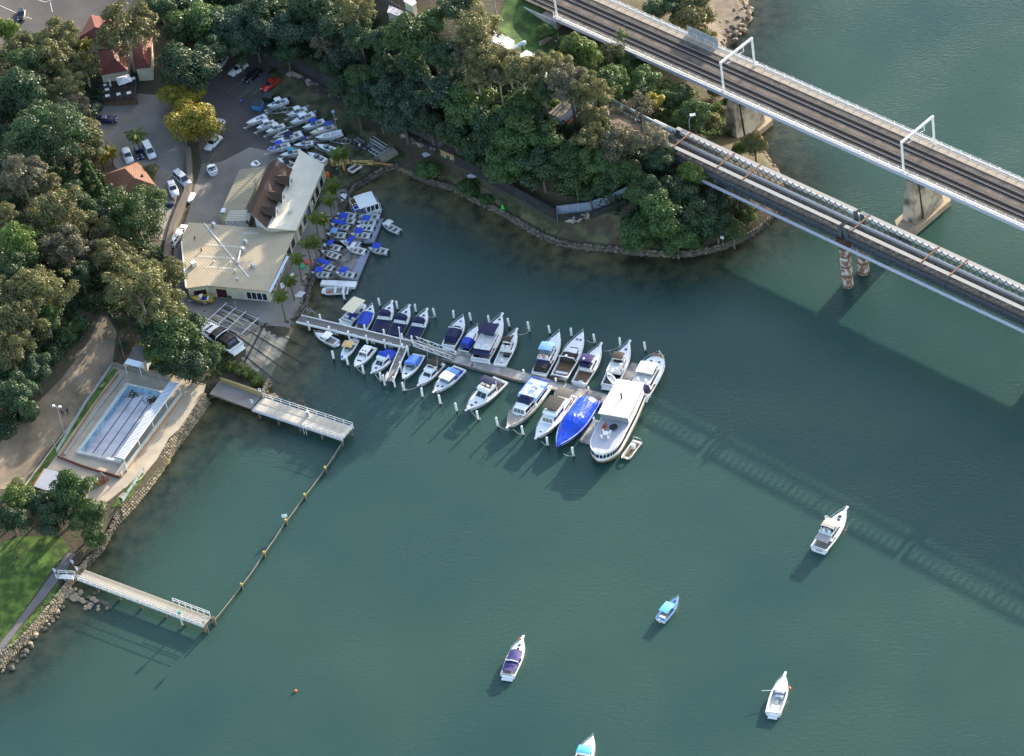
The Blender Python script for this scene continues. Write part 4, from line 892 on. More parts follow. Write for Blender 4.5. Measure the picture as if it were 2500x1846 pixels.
for (x,y,w,l,lab) in ((263,225,.9,.9,'white table at the left of the dining terrace'),(264,240,.9,.9,'white table by the front railing of the terrace'),(323,199,1.5,.9,'white table against the restaurant wall at right'),(316,233,.9,.9,'white table by the front right of the terrace'),(291,236,.9,.9,'white table below the big terrace umbrella'),(258,214,.7,.7,'small white table tilted near the terrace edge')):
    t = thing('dining_table', lab, 'table', P(x,y,7.62), .2, 'white dining tables on the terrace')
    part('table_top', MB().box(-w/2,w/2,-l/2,l/2,.68,.74), WPAINT, t)
    for sx in (-1,1):
        for sy in (-1,1): part('leg', MB().box(sx*w*.4-.03,sx*w*.4+.03,sy*l*.4-.03,sy*l*.4+.03,0,.68), GALV, t)
def parasol(px, py, z, sz, open_, label, col):
    t = thing('parasol', label, 'umbrella', P(px,py,z), .25)
    part('pole', MB().cyl(0,0,0,2.5,.04,6), GALV, t)
    if open_: part('canopy', MB().add([(-sz,-sz,2.1),(sz,-sz,2.1),(sz,sz,2.1),(-sz,sz,2.1),(0,0,2.75),(0,0,2.1)],[(0,1,4),(1,2,4),(2,3,4),(3,0,4),(1,0,5),(2,1,5),(3,2,5),(0,3,5)]), col, t)
    else: part('furled_canopy', MB().tube([(0,0,1.0),(0,0,1.6),(0,0,2.6)],.28,8,.06), col, t)
UMB = M('grey_canvas', (.55,.56,.60), .7, .08)
parasol(307,214,7.6,1.5,True,'large square pale grey parasol open over the terrace', UMB)
parasol(272,218,7.6,1,False,'furled pale parasol at the left of the terrace', UMB)
parasol(274,196,7.6,1,False,'furled pale parasol against the restaurant wall', UMB)
# --- brown hip roofed house by the lot
b = Bld('cottage', 'cottage with a brown tiled hip roof beside the car lot', 'building', (315,440), 0)
COTT = stripes('terracotta_tile', (.20,.085,.045), (.12,.05,.028), .4, 'X', .8, .6)
hip(b, [(249,428),(338,394),(380,452),(273,483)], 8.0, 10.0, (305,411), (328,434), COTT, M('cottage_wall',(.30,.22,.16),.85), 4)
p = b.L(347,430,9.0); part('roof_vent', MB().cyl(p.x,p.y,p.z-.6,p.z+.3,.25,8), BLKM, b.root)
# --- pool kiosk
b = Bld('pool_kiosk', 'small kiosk with a shingle roof and white metal awning above the pool', 'building', (335,872), 0)
KR = [(331,843,6.6),(370,850,6.4),(350,884,6.4),(312,874,6.6)]
b.face('roof', KR, M('grey_shingle',(.17,.14,.12),.9,.25,1.5), .14); b.walls(KR, 3.0, WHITEW, .25, .15)
b.face('awning', [(313,873,6.55),(350,883,6.35),(341,896,6.0),(303,888,6.1)], M('white_sheet_metal',(.72,.76,.82),.35,.04), .06)
for x,y in ((304,888),(340,895)): v = b.L(x,y,6.0); part('awning_post', MB().box(v.x-.05,v.x+.05,v.y-.05,v.y+.05,3.2,v.z-.07), WPAINT, b.root)
# --- park pavilion at lower left
b = Bld('pavilion', 'picnic pavilion with a grey ribbed roof half under the foreshore tree', 'building', (120,1180), 0)
PR = [(82,1187,5.4),(109,1144,5.4),(205,1168,5.4),(172,1216,5.4)]
b.face('roof', PR, stripes('grey_roof_sheet',(.36,.37,.41),(.25,.26,.30),.5,'Y',.5,.7), .12); b.walls(PR, 2.6, M('pavilion_brick',(.25,.10,.055),.9,.2,2), .4, .15)
part('barge_board', MB().beam(b.L(82,1187,5.42),b.L(109,1144,5.42),.15,.22), M('orange_board',(.35,.16,.07),.8), b.root)
# --- headland sheds
b = Bld('pump_house', 'ochre pump house with a green door on the headland shore', 'building', (1095,375), 0, (1108,382))
PR = [(1072,363,5.2),(1108,379,5.2),(1126,361,5.2),(1090,346,5.2)]
b.face('roof', PR, M('mossy_brown_roof',(.09,.065,.05),.9,.3,1), .2); q = b.walls(PR, 1.5, M('ochre_wall',(.36,.23,.09),.85,.12,.6), .12, .2)
b.panel('door', q[0], q[1], .36, .72, 2.0, 4.2, M('green_door',(.03,.10,.08),.6)); b.panel('door_frame', q[0], q[1], .32, .36, 2.0, 4.3, WPAINT); b.panel('door_frame', q[0], q[1], .72, .76, 2.0, 4.3, WPAINT)
def lift(o, dz): o.location.z += dz
def zat(x, y): return G(x,y).z
zc = zat(1368,314)
b = Bld('site_container', 'pale grey steel site container among the trees on the ridge', 'container', (1357,309), zc, (1368,314))
CONT = stripes('container_steel', (.55,.58,.63), (.42,.45,.50), .28, 'X', .5, .7)
part('container_body', MB().box(-1.5,1.35,0,6.6,.15,2.7), CONT, b.root); part('roof', MB().box(-1.62,1.45,-.1,6.7,2.704,2.86), M('littered_roof',(.20,.18,.14),.9,.4,1.2), b.root)
for y in (.8,2.2,3.6): part('door_leaf', MB().box(1.354,1.40,y,y+1.1,.3,2.5), ALUW, b.root)
for nm,lab,pts,zr,h,mat in (
  ('depot_roof','white flat roofed depot between the trees and the embankment', [(1285,122),(1333,146),(1327,166),(1267,134)], 17.0, 3.2, WPAINT),
  ('depot_tank_house','white block with a pale blue pipe outlet behind the ridge trees', [(1205,75),(1240,90),(1256,100),(1243,122),(1200,100)], 18.2, 3.0, WPAINT),
  ('depot_store','white flat roofed store at the hilltop compound', [(1034,30),(1052,55),(1046,64),(1016,43)], 19.0, 3.0, WPAINT),
  ('depot_shed','beige shed with a white roof at the top edge of the compound', [(985,2),(1004,-12),(1017,6),(1006,14)], 20.5, 3.6, WPAINT),
  ('depot_lean_to','faded blue patched lean-to roof beside the compound fence', [(950,13),(987,28),(975,40),(945,30)], 18.4, 2.4, M('patched_blue_roof',(.25,.27,.36),.7,.3,1.5,col2=(.45,.42,.42)))):
    b = Bld(nm, lab, 'building', pts[0], 0); e = [(x,y,zr) for x,y in pts]
    b.face('roof', e, mat, .2); b.walls(e, zr-h-2.5, CREAMW if 'beige' in lab else ALUW, .15, .2)
p = P(1262,112,15.6); t = thing('pipe_elbow', 'pale blue steel pipe bending out of the white tank house', 'pipe', p)
part('pipe', MB().tube([(-1.5,.6,.4),(-.3,-.5,0),(1.0,-.2,.5),(1.8,.3,.3)],.45,10), M('pale_blue_pipe',(.30,.42,.52),.5,.08), t, True); part('pipe_stand', MB().box(.8,1.2,-.4,.2,-3.5,.1), STEEL, t)
t = thing('water_main', 'grey twin water main dropping along the bridge path', 'pipe', P(1520,245,12.8))
p0, p1 = P(1470,232,13.2)-t.location, P(1640,322,13.3)-t.location
part('pipe', MB().tube([p0,p1],.38,10), M('teal_grey_pipe',(.20,.27,.30),.5,.1), t, True); part('pipe', MB().tube([p0+Vector((-.6,-.9,-.4)),p1+Vector((-.6,-.9,-.4))],.12,6), GALV, t)
for k in range(5): v = p0.lerp(p1,k/4); part('saddle', MB().box(v.x-.3,v.x+.3,v.y-.5,v.y+.5,v.z-1.6,v.z-.3), CONC, t)
# ------------------------------------------------------------------ retaining walls, fences
def ribbon(name, label, cat, pts, h, th, mat, zb=None, pname='panel', base=.6, post=None, rails=None):
    """upright run along ground pixels; each bay a part"""
    w = [G(x,y) for x,y in pts]
    if zb is not None: w = [P(x,y,zb) for x,y in pts]
    r = thing(name, label, cat, w[0]); o = w[0]
    for a, c in zip(w, w[1:]):
        L_ = (c-a).length; n = max(1, round(L_/2.4))
        for k in range(n):
            p, q_ = a.lerp(c,k/n)-o, a.lerp(c,(k+1)/n)-o; d = (q_-p); d.z = 0; d.normalize(); nn = Vector((-d.y,d.x,0))*th/2
            g = d*.01
            up = Vector((0,0,h)); dn = Vector((0,0,-base))
            part(pname, MB().hexa([p+g-nn+dn,q_-g-nn+dn,q_-g+nn+dn,p+g+nn+dn],[p+g-nn+up,q_-g-nn+up,q_-g+nn+up,p+g+nn+up]), mat, r)
            if post: part('post', MB().box(p.x-.05,p.x+.05,p.y-.05,p.y+.05,p.z-.3,p.z+h+.15), post, r)
    return r
DKW = M('blackened_wall', (.03,.028,.03), .9, .4, .8, bump=.4)
ribbon('retaining_wall', 'dark blackened retaining wall behind the headland lawn', 'wall', [(1113,402),(1200,448),(1300,502),(1360,535)], 2.6, .35, DKW, None, 'wall_bay')
ribbon('security_fence', 'blue grey mesh fence stepping down to the headland wall', 'fence', [(1547,470),(1490,497),(1438,515),(1362,524),(1362,545)], 2.2, .06, M('blue_grey_mesh',(.20,.24,.32),.6,.15,1), None, 'mesh_panel', .2, GALV)
ribbon('mural_wall', 'low wall with a faded white mural under the blue grey fence', 'wall', [(1380,540),(1400,545),(1442,532)], 1.5, .3, M('faded_mural',(.05,.05,.05),.9,.4,1.0,col2=(.26,.23,.19),thr=(.5,.6)), None, 'wall_bay')
ribbon('site_wall', 'dark stone wall with scattered debris behind the mural wall', 'wall', [(1445,530),(1490,515),(1530,500)], 1.3, .4, DKW, None, 'wall_bay')
ribbon('boulder_retaining_wall', 'rough rock retaining wall between the upper lot and the lane', 'wall', [(462,372),(466,440),(458,480),(440,520),(425,560),(412,610),(408,640)], 1.5, 1.1, STONED, None, 'rock_bay', 1.5)
ribbon('pipeline_culvert', 'stained stone culvert wall running behind the boat yard', 'wall', [(700,180),(760,208),(830,248),(900,285),(980,330),(1068,372)], 1.0, .9, M('stained_stone',(.06,.05,.045),.9,.3,.5,col2=(.26,.22,.18),thr=(.5,.62)), None, 'wall_bay')
ribbon('chain_fence', 'grey chain wire fence beside the hilltop compound', 'fence', [(900,-10),(960,22),(1015,52)], 1.8, .04, M('chain_wire',(.10,.10,.10),.7,.2), None, 'mesh_panel', .1, GALV)
ribbon('stone_steps_wall', 'small angled stone wall on the embankment grass', 'wall', [(1318,112),(1340,100),(1372,108)], 1.0, .3, M('pale_stone',(.28,.24,.21),.9,.2), None, 'wall_bay')
# ------------------------------------------------------------------ drained swimming pool
zp = 3.15
b = Bld('swimming_pool', 'drained swimming pool with black lane lines and pale blue walls', 'pool', (250,1030), 0)
POOLF = M('pool_floor_paint', (.46,.44,.47), .7, .10, .25, col2=(.56,.53,.55))
POOLB = M('pool_blue_paint', (.16,.36,.56), .6, .12, .6, col2=(.34,.50,.58))
zc_, zf = 3.55, 2.35
OUT = [(308,934),(405,956),(295,1129),(185,1104)]; INN = [(314,941),(398,960),(288,1121),(197,1100)]
o4 = [b.L(x,y,zc_) for x,y in OUT]; i4 = [b.L(x,y,zc_) for x,y in INN]; f4 = [Vector((v.x,v.y,zf)) for v in i4]
COP = M('pool_coping', (.50,.52,.48), .8, .1, 1)
for k in range(4):
    k2 = (k+1)%4
    part('coping', MB().hexa([v-Vector((0,0,.15)) for v in (o4[k],o4[k2],i4[k2],i4[k])],[o4[k],o4[k2],i4[k2],i4[k]]), COP, b.root)
    part('pool_wall', MB().add([i4[k]-Vector((0,0,.01)),i4[k2]-Vector((0,0,.01)),f4[k2],f4[k]],[(0,1,2,3)]), POOLB if k in (0,3,1) else POOLF, b.root)
    part('outer_wall', MB().hexa([Vector((v.x,v.y,2.4)) for v in (o4[k],o4[k2],o4[k2].lerp(i4[k2],.3),o4[k].lerp(i4[k],.3))],[Vector((v.x,v.y,zc_-.16)) for v in (o4[k],o4[k2],o4[k2].lerp(i4[k2],.3),o4[k].lerp(i4[k],.3))]), POOLF if k==2 else COP, b.root)
part('pool_floor', MB().add(f4,[(3,2,1,0)]), POOLF, b.root)
for t in (.22,.47,.72):
    a_, c_ = f4[0].lerp(f4[1],t), f4[3].lerp(f4[2],t); dd = (c_-a_); a2_, c2_ = a_+dd*.05, c_-dd*.03
    part('lane_line', MB().beam(a2_+Vector((0,0,.012)),c2_+Vector((0,0,.012)),.2,.012), BLKM, b.root)
lf = MB(); rng = random.Random(3); c0 = f4[0].lerp(f4[1],.78)
for k in range(420):
    r = abs(rng.gauss(0,1.0)); an = rng.random()*6.28; cx = c0 if k < 340 else f4[0].lerp(f4[1],.12)
    p = cx.lerp(f4[2],.06)+Vector((r*math.cos(an),r*.6*math.sin(an),.012+.0001*k)); s = .12
    lf.add([p+Vector((-s,-s,0)),p+Vector((s,-s,0)),p+Vector((s,s,0)),p+Vector((-s,s,0))],[(0,1,2,3)])
o = part('leaf_litter', lf, M('dead_leaves',(.05,.045,.02),.9,.3), b.root); o['kind'] = 'stuff'
# shelter roof along the pool: slatted
sh_ = Bld('pool_shelter', 'slatted white shelter roof on posts along the pool edge', 'shelter', (360,1040), 0)
R4 = [sh_.L(414,931,5.9),sh_.L(437,935,5.7),sh_.L(302,1122,5.7),sh_.L(281,1116,5.9)]
SLATM = M('white_slat', (.66,.68,.74), .5, .06)
NS = 62
for k in range(NS):
    t0, t1 = k/NS+.002, (k+.66)/NS
    q_ = [R4[0].lerp(R4[3],t0),R4[0].lerp(R4[3],t1),R4[1].lerp(R4[2],t1),R4[1].lerp(R4[2],t0)]
    part('roof_slat', MB().hexa([v-Vector((0,0,.05)) for v in q_],q_), SLATM, sh_.root)
part('under_sheet', MB().hexa([v-Vector((0,0,.14)) for v in R4],[v-Vector((0,0,.08)) for v in R4]), M('grey_under_sheet',(.25,.27,.33),.6,.1), sh_.root)
part('edge_beam', MB().beam(R4[1]+Vector((0,0,.05)),R4[2]+Vector((0,0,.05)),.14,.22), WPAINT, sh_.root)
for (x,y) in ((445,967),(413,1010),(380,1055),(347,1099),(311,1150)):
    v = sh_.W(P(x,y,2.9)); tb_ = min(((R4[1].lerp(R4[2],k/40)-v).length,k/40) for k in range(41))[1]; tp_ = R4[1].lerp(R4[2],tb_)
    part('post', MB().beam((v.x,v.y,2.5),(tp_.x,tp_.y,tp_.z),.13), WPAINT, sh_.root)
BRK = M('orange_brick', (.42,.20,.075), .9, .15, 2)
GLP = M('pale_fence_glass', (.42,.47,.47), .3, .1, .6)
fr_ = [sh_.W(P(x,y,2.8)) for x,y in ((446,968),(413,1011),(380,1056),(347,1100),(297,1166))]
for a_,c_ in zip(fr_,fr_[1:]):
    part('brick_plinth', MB().beam(a_+Vector((0,0,.1)),c_+Vector((0,0,.1)),.2,.5), BRK, sh_.root)
    part('screen_panel', MB().beam(a_+Vector((0,0,.9)),c_+Vector((0,0,.9)),.04,1.0), GLP, sh_.root)
    part('blue_banner', MB().beam(a_.lerp(c_,.15)+Vector((-.08,.08,1.0)),a_.lerp(c_,.8)+Vector((-.08,.08,1.0)),.03,.45), M('banner_blue',(.05,.12,.55),.6,.1), sh_.root)
fn = ribbon('pool_fence', 'tall wire fence on a brick plinth around the pool left side', 'fence', [(274,899),(210,990),(140,1107)], 1.1, .05, GLP, 3.0, 'screen_panel', .2, GALV)
ribbon('pool_fence', 'wire fence panels at the kiosk end of the pool', 'fence', [(278,898),(340,915),(418,934)], 1.5, .04, M('thin_wire_panel',(.22,.20,.18),.7,.2), 3.0, 'screen_panel', 0, GALV)
ribbon('pool_brick_wall', 'low red brick wall and posts at the near end of the pool', 'wall', [(141,1118),(203,1142),(292,1168)], .6, .2, M('dark_red_brick',(.15,.055,.035),.9,.2,2), 2.9, 'wall_bay', .4, STEEL)
ribbon('kerb', 'long pale concrete kerb between the dirt track and the pool fence', 'kerb', [(270,898),(180,1028),(112,1118),(60,1188)], .18, .3, PAVEC, None, 'kerb_stone')
ribbon('concrete_seat', 'long concrete bench seat along the left pool side', 'bench', [(300,922),(240,1000),(158,1112)], .45, .5, CONC, 3.05, 'bench_block', .1)
ribbon('brick_edging', 'orange brick edging between fence and bench by the pool', 'edging', [(289,915),(228,995),(150,1112)], .3, .25, BRK, 3.05, 'brick_course', .1)
ribbon('sea_wall_fence', 'thin glass edge fence on top of the pool sea wall', 'fence', [(352,1150),(300,1225)], .9, .03, GLP, 2.4, 'glass_panel', .1, GALV)
t = thing('beach_stairs', 'weathered timber stair down the sea wall to the tidal enclosure', 'stairs', P(430,1070,0), math.radians(-72))
for k in range(9): part('step', MB().box(.35*k-1.6,.35*k-1.28,-.8,.8,2.1-.22*k-.1,2.1-.22*k), M('stair_timber',(.16,.13,.10),.9,.2), t)
for y in (-.85,.85): part('stringer', MB().beam((-1.7,y,2.1),(1.7,y,.1),.12,.3), PILEW, t); part('handrail', MB().beam((-1.7,y,3.0),(1.7,y,1.0),.07), PILEW, t)
# ------------------------------------------------------------------ boats
class Boat:
    def __init__(s, label, bow, stern, B=None, zb=1.25, zs=.75, name='motor_cruiser', cat='boat', fb=1.25, fs=.85, base=0.0, hull=None, bp=2.3, group=None, deckm=None, botm=None, flat=False):
        a, c = P(*bow, zb+base), P(*stern, zs+base); d = a-c; s.L = math.hypot(d.x,d.y); s.B = B or s.L*.33
        m = (a+c)/2; s.fb, s.fs, s.bp, s.flat = fb, fs, bp, flat
        s.r = thing(name, label, cat, (m.x,m.y,base), math.atan2(d.y,d.x), group)
        s.hm = hull or WHITE; s.dm = deckm or WHITE
        n = 16; rows = []
        for i in range(n+1):
            t = i/n; w, z = s.Wd(t), s.Z(t); x = s.X(t); ck = .82*(1-.3*t*t); zc = .06+.45*fb*t**3; kx = x-.10*s.L*t**6
            zk = -.45+(.45+zc)*t**8
            rows.append([(x,w,z),(kx+(x-kx)*.5,w*(ck+.10),(z+zc)/2),(kx+(x-kx)*.2,w*ck,zc),(kx,0,zk),(kx+(x-kx)*.2,-w*ck,zc),(kx+(x-kx)*.5,-w*(ck+.10),(z+zc)/2),(x,-w,z)])
        mb = MB().grid(rows); mb.add(rows[0], [tuple(range(6,-1,-1))])
        s.hull = part('hull', mb, s.hm, s.r, True)
        if botm:
            mb = MB(); k = 2
            mb.grid([[(r_[2][0],r_[2][1]*1.012,r_[2][2]+.02),(r_[2][0],r_[2][1]*1.02,r_[2][2]+.14)] for r_ in rows]); mb.grid([[(r_[4][0],r_[4][1]*1.02,r_[4][2]+.14),(r_[4][0],r_[4][1]*1.012,r_[4][2]+.02)] for r_ in rows]); part('boot_stripe', mb, botm, s.hull)
        e = [(s.X(i/12), s.Wd(i/12)+.015, s.Z(i/12)-.05) for i in range(13)]
        part('rubbing_strake', MB().tube(e+[(x,-y,z) for x,y,z in e[::-1]], .045, 5), GREYM, s.hull)
    def X(s, f): return -s.L/2+f*s.L
    def Wd(s, t):
        h = s.B/2
        if s.flat: return h*(1 if t < .8 else 1-.35*((t-.8)/.2)**1.5)
        return h*(.90+.10*min(t/.35,1)) if t <= .4 else max(.03, h*(1-((t-.4)/.6)**s.bp))
    def Z(s, t): return s.fs+(s.fb-s.fs)*t**1.8
    def deck(s, f0, f1, mat=None, camber=.12, dz=-.02, name='foredeck', k=.985):
        rows = []
        for i in range(11):
            f = f0+(f1-f0)*i/10; w = s.Wd(f)*k; z = s.Z(f)+dz
            rows.append([(s.X(f), w*j/3, z+camber*(1-(j/3)**2)) for j in range(-3,4)])
        s.fd = part(name, MB().slab(rows,.04), mat or s.dm, s.r, True); return s
    def cockpit(s, f0, f1, fz=.35, sd=.22, mat=None):
        ws = [(f0+(f1-f0)*i/6) for i in range(7)]
        fl = MB().slab([[(s.X(f),(s.Wd(f)-sd)*j,fz) for j in (-1,0,1)] for f in ws],.04); c = part('cockpit_floor', fl, mat or SOLE, s.r)
        mb = MB()
        for sg in (1,-1):
            mb.grid([[(s.X(f),sg*s.Wd(f)*.985,s.Z(f)-.01),(s.X(f),sg*(s.Wd(f)-sd),s.Z(f)),(s.X(f),sg*(s.Wd(f)-sd),fz)] for f in ws])
        part('side_deck', mb, s.dm, s.r)
        x0 = s.X(f0); w = s.Wd(f0)*.98
        part('transom_coaming', MB().box(x0-.02,x0+.22,-w,w,fz,s.Z(f0)+.02), s.dm, s.r)
        return s
    def _loft(s, name, f0, f1, wf, z0, h, fr, br, mat, tw=.86, arch=.06, parent=None):
        w0, w1 = s.Wd(f0)*wf, s.Wd(f1)*wf; t0, t1 = f0+br, f1-fr
        zb0, zb1 = z0, z0
        A = [(s.X(f0),-w0,zb0),(s.X(f1),-w1,zb1),(s.X(f1),w1,zb1),(s.X(f0),w0,zb0)]
        wt0, wt1 = w0*tw, max(w1*tw, .35*w0*tw)
        T = [(s.X(t0),-wt0,z0+h),(s.X(t1),-wt1,z0+h),(s.X(t1),wt1,z0+h),(s.X(t0),wt0,z0+h)]
        mb = MB(); mb.hexa(A,T)
        M0 = [(s.X(t0),0,z0+h+arch),(s.X(t1),0,z0+h+arch)]
        mb.add([T[0],T[1],M0[1],M0[0],T[2],T[3]],[(0,1,2,3),(3,2,4,5),(0,3,5),(1,4,2)])
        o = part(name, mb, mat, parent or s.r); o['_q'] = 0; del o['_q']
        return o, A, T
    @staticmethod
    def pane(name, q, u0, u1, v0, v1, off, mat, parent):
        q = [Vector(v) for v in q]; nr = (q[1]-q[0]).cross(q[3]-q[0]).normalized()
        def pt(u,v): return q[0].lerp(q[1],u).lerp(q[3].lerp(q[2],u),v)
        c = [pt(u0,v0),pt(u1,v0),pt(u1,v1),pt(u0,v1)]
        return part(name, MB().hexa([p-nr*.01 for p in c],[p+nr*off for p in c]), mat, parent)
    def cabin(s, f0, f1, wf=.72, h=.7, fr=.06, br=0.0, mat=None, z0=None, name='cabin', win=(2,2), wm=None, aft=False, tw=.86, v=(.35,.85)):
        z0 = s.Z(f0)-.05 if z0 is None else z0
        o, A, T = s._loft(name, f0, f1, wf, z0, h, fr, br, mat or s.dm, tw); wm = wm or GLASS
        nf, ns = win
        for k in range(nf): s.pane('windscreen_pane', [A[1],A[2],T[2],T[1]], .06+k*.9/nf, .03+(k+1)*.9/nf, v[0], v[1]+.08, .02, wm, o)
        for k in range(ns):
            s.pane('side_window', [A[0],A[1],T[1],T[0]], .08+k*.84/ns, .05+(k+1)*.84/ns, v[0], v[1], .02, wm, o); s.pane('side_window', [A[2],A[3],T[3],T[2]], .95-(k+1)*.84/ns, .92-k*.84/ns, v[0], v[1], .02, wm, o)
        if aft: s.pane('aft_window', [A[3],A[0],T[0],T[3]], .1, .9, .2, .85, .02, wm, o)
        s.top = z0+h; s.cab = o; return s
    def canvas(s, f0, f1, wf=.8, h=1.0, fr=.05, br=.04, mat=None, z0=None, win=True, name='canvas_enclosure', clear=None):
        z0 = s.Z(f0)-.02 if z0 is None else z0
        o, A, T = s._loft(name, f0, f1, wf, z0, h, fr, br, mat or NAVY, .84, .16)
        if win: s.pane('clear_panel', [A[3],A[0],T[0],T[3]], .15, .85, .3, .8, .02, clear or SGLASS, o)
        return s
    def cover(s, f0, f1, wf=.9, z=None, mat=None, camber=.1, name='cockpit_cover'):
        rows = []
        for i in range(7):
            f = f0+(f1-f0)*i/6; w = s.Wd(f)*wf; zz = (s.Z(f)+.06) if z is None else z
            rows.append([(s.X(f), w*j/3, zz+camber*(1-(j/3)**2)+.02*math.sin(7*j+5*i)) for j in range(-3,4)])
        part(name, MB().slab(rows,.06), mat or NAVY, s.r); return s
    def bimini(s, f0, f1, wf=.75, z=2.4, mat=None, foot=None, name='bimini_top', arch=.14, w=None):
        ww = w or s.Wd(.4)*wf; rows = []
        for i in range(5):
            f = f0+(f1-f0)*i/4; e = .10*(abs(i-2)/2)**2
            rows.append([(s.X(f), ww*j/3, z-e+arch*(1-(j/3)**2)) for j in range(-3,4)])
        o = part(name, MB().slab(rows,.05), mat or NAVY, s.r); ft = foot if foot is not None else s.Z(f0)
        if z-ft > .3:
            for f in (f0+.01,f1-.01):
                for sg in (1,-1): part('frame_pole', MB().tube([(s.X(f),sg*ww*.96,z-.08),(s.X((f0+f1)/2),sg*ww*.98,ft)],.025,5), CHROME, o)
        return s
    def rail(s, f0=.55, h=.55):
        def run(sg): return [(s.X(f0+(1.0-f0)*i/8), sg*max(.05,s.Wd(f0+(1.0-f0)*i/8)-.06), s.Z(f0+(1.0-f0)*i/8)+(h if i else .0)) for i in range(9)]
        a = run(1); c = run(-1)[::-1]
        o = part('bow_rail', MB().tube(a+[(s.X(1)+.25,0,s.fb+h)]+c,.03,5), CHROME, s.r); mb = MB()
        for p in a[2::2]+c[:-2:2]: mb.tube([(p[0],p[1],p[2]-h),p],.022,4)
        part('stanchions', mb, CHROME, o); return s
    def hatch(s, *fy, sz=.5, mat=None):
        for f,y in fy: 
            z = s.Z(f)+.10; part('deck_hatch', MB().box(s.X(f)-sz/2,s.X(f)+sz/2,y-sz/2,y+sz/2,z-.05,z+.045), mat or GLASS, s.r)
        return s
    def pulpit(s, l=.7): part('bow_pulpit', MB().frus((s.X(.97),s.X(1)+l*.7,-.2,.2),(s.X(.96),s.X(1)+l*.75,-.22,.22),s.fb-.05,s.fb+.08), s.dm, s.r); return s
    def plat(s, l=.6, k=.85): part('swim_platform', MB().box(-s.L/2-l,-s.L/2-.01,-s.Wd(0)*k,s.Wd(0)*k,.18,.30), s.dm, s.r); return s
    def arch(s, f, wf=.85, z=2.0, lean=.04): part('radar_arch', MB().tube([(s.X(f+lean),-s.Wd(f)*wf,s.Z(f)),(s.X(f),-s.Wd(f)*wf*.9,z-.15),(s.X(f),0,z),(s.X(f),s.Wd(f)*wf*.9,z-.15),(s.X(f+lean),s.Wd(f)*wf,s.Z(f))],.09,6), s.dm, s.r); return s
    def screen(s, f, wf=.75, h=.5, l=.10, mat=None, z=None):
        w = s.Wd(f)*wf; z = s.Z(f)+.08 if z is None else z; x0, x1 = s.X(f), s.X(f+l)
        part('windscreen', MB().hexa([(x0-.3,-w,z),(x1,-w*.55,z),(x1,w*.55,z),(x0-.3,w,z)],[(x0-.45,-w*.9,z+h),(x1-.28,-w*.5,z+h),(x1-.28,w*.5,z+h),(x0-.45,w*.9,z+h)]), mat or SGLASS, s.r); return s
    def fly(s, f0, f1, wf=.62, h=.45, z=None, mat=None, seats=True):
        z = s.top if z is None else z; mat = mat or s.dm; w = s.Wd(.35)*wf; x0, x1 = s.X(f0), s.X(f1); t = .08
        o = part('flybridge', MB().box(x0,x1,-w,w,z+.10,z+.18), mat, s.r)
        part('coaming', MB().box(x0,x1,-w,-w+t,z+.182,z+h).box(x0,x1,w-t,w,z+.182,z+h).frus((x1-.5,x1,-w+t,w-t),(x1-.75,x1-.3,-w+t,w-t),z+.182,z+h+.15), mat, o)
        if seats:
            for y in (-w*.45,w*.45): part('helm_seat', MB().box(x0+.5,x0+.95,y-.25,y+.25,z+.182,z+.6).box(x0+.42,x0+.5,y-.25,y+.25,z+.5,z+.95), WSEAT, o)
            part('console', MB().box(x1-1.1,x1-.78,-w*.6,w*.6,z+.182,z+.65), BLKM, o)
        s.ftop = z+h; return s
    def bench(s, f, y0, y1, z=.35, h=.42, d=.45, mat=None): part('seat', MB().box(s.X(f)-d/2,s.X(f)+d/2,y0,y1,z,z+h), mat or WSEAT, s.r); return s
    def outboard(s, y=0, mat=None, k=1.0):
        x = -s.L/2; o = part('outboard_motor', MB().frus((x-.55*k,x-.02,y-.2*k,y+.2*k),(x-.5*k,x-.1,y-.16*k,y+.16*k),s.fs+.0,s.fs+.5*k), mat or BLKM, s.r)
        part('motor_leg', MB().box(x-.3*k,x-.12,y-.07,y+.07,-.4,s.fs).box(x-.7*k,x-.25,y-.1,y+.1,-.45,-.35), mat or BLKM, o); return s
    def aerial(s, f, y, z, h=2.2): part('aerial', MB().tube([(s.X(f),y,z),(s.X(f)-.25*h,y,z+h)],.02,4), WPAINT, s.r); return s
    def dome(s, f, y, z, r=.28): part('radar_dome', MB().ball((s.X(f),y,z),r,8,(1,1,.6)), WPAINT, s.r, True); return s
    def fender(s, f, sg, mat=None): part('fender', MB().ball((s.X(f),sg*(s.Wd(f)+.14),s.Z(f)-.35),.16,6,(1,1,2)), mat or WPAINT, s.r, True); return s
BK = dict
GRP = 'cruisers berthed in the marina'
def mk(label, bow, stern, **k): k.setdefault('group', GRP); return Boat(label, bow, stern, **k)
# --- upper row, sterns to the walkway
b = mk('cream roofed hire boat with a blue aft deck by the marina walkway', (884,738), (846,782), B=2.9, name='hire_boat', fb=.95, fs=.75, hull=ALUW, flat=True); b.deck(.75,1).cockpit(.02,.75,.3,.12,M('blue_deck',(.02,.05,.22),.8,.1)); b.bimini(.12,.92,.98,2.7,CREAM,.8,'hard_top',.04); b.cabin(.55,.80,.8,1.1,.05,0,ALUW,.35,'wheelhouse',(2,1)); b.bench(.2,-1.2,-.5); b.bench(.2,.4,1.2).bench(.4,-1.2,-.6,mat=BLUEC); b.plat(.9,.95)
b = mk('sports cruiser under a bright blue cockpit cover, beside the cream roofed boat', (909,744), (880,806), B=2.9); b.deck(.5,1).hatch((.82,0)).rail(.62,.45).cockpit(.02,.5); b.cover(.12,.66,.86,1.25,BLUEC,.42); b.plat(.7); b.screen(.55,.7,.35,.08)
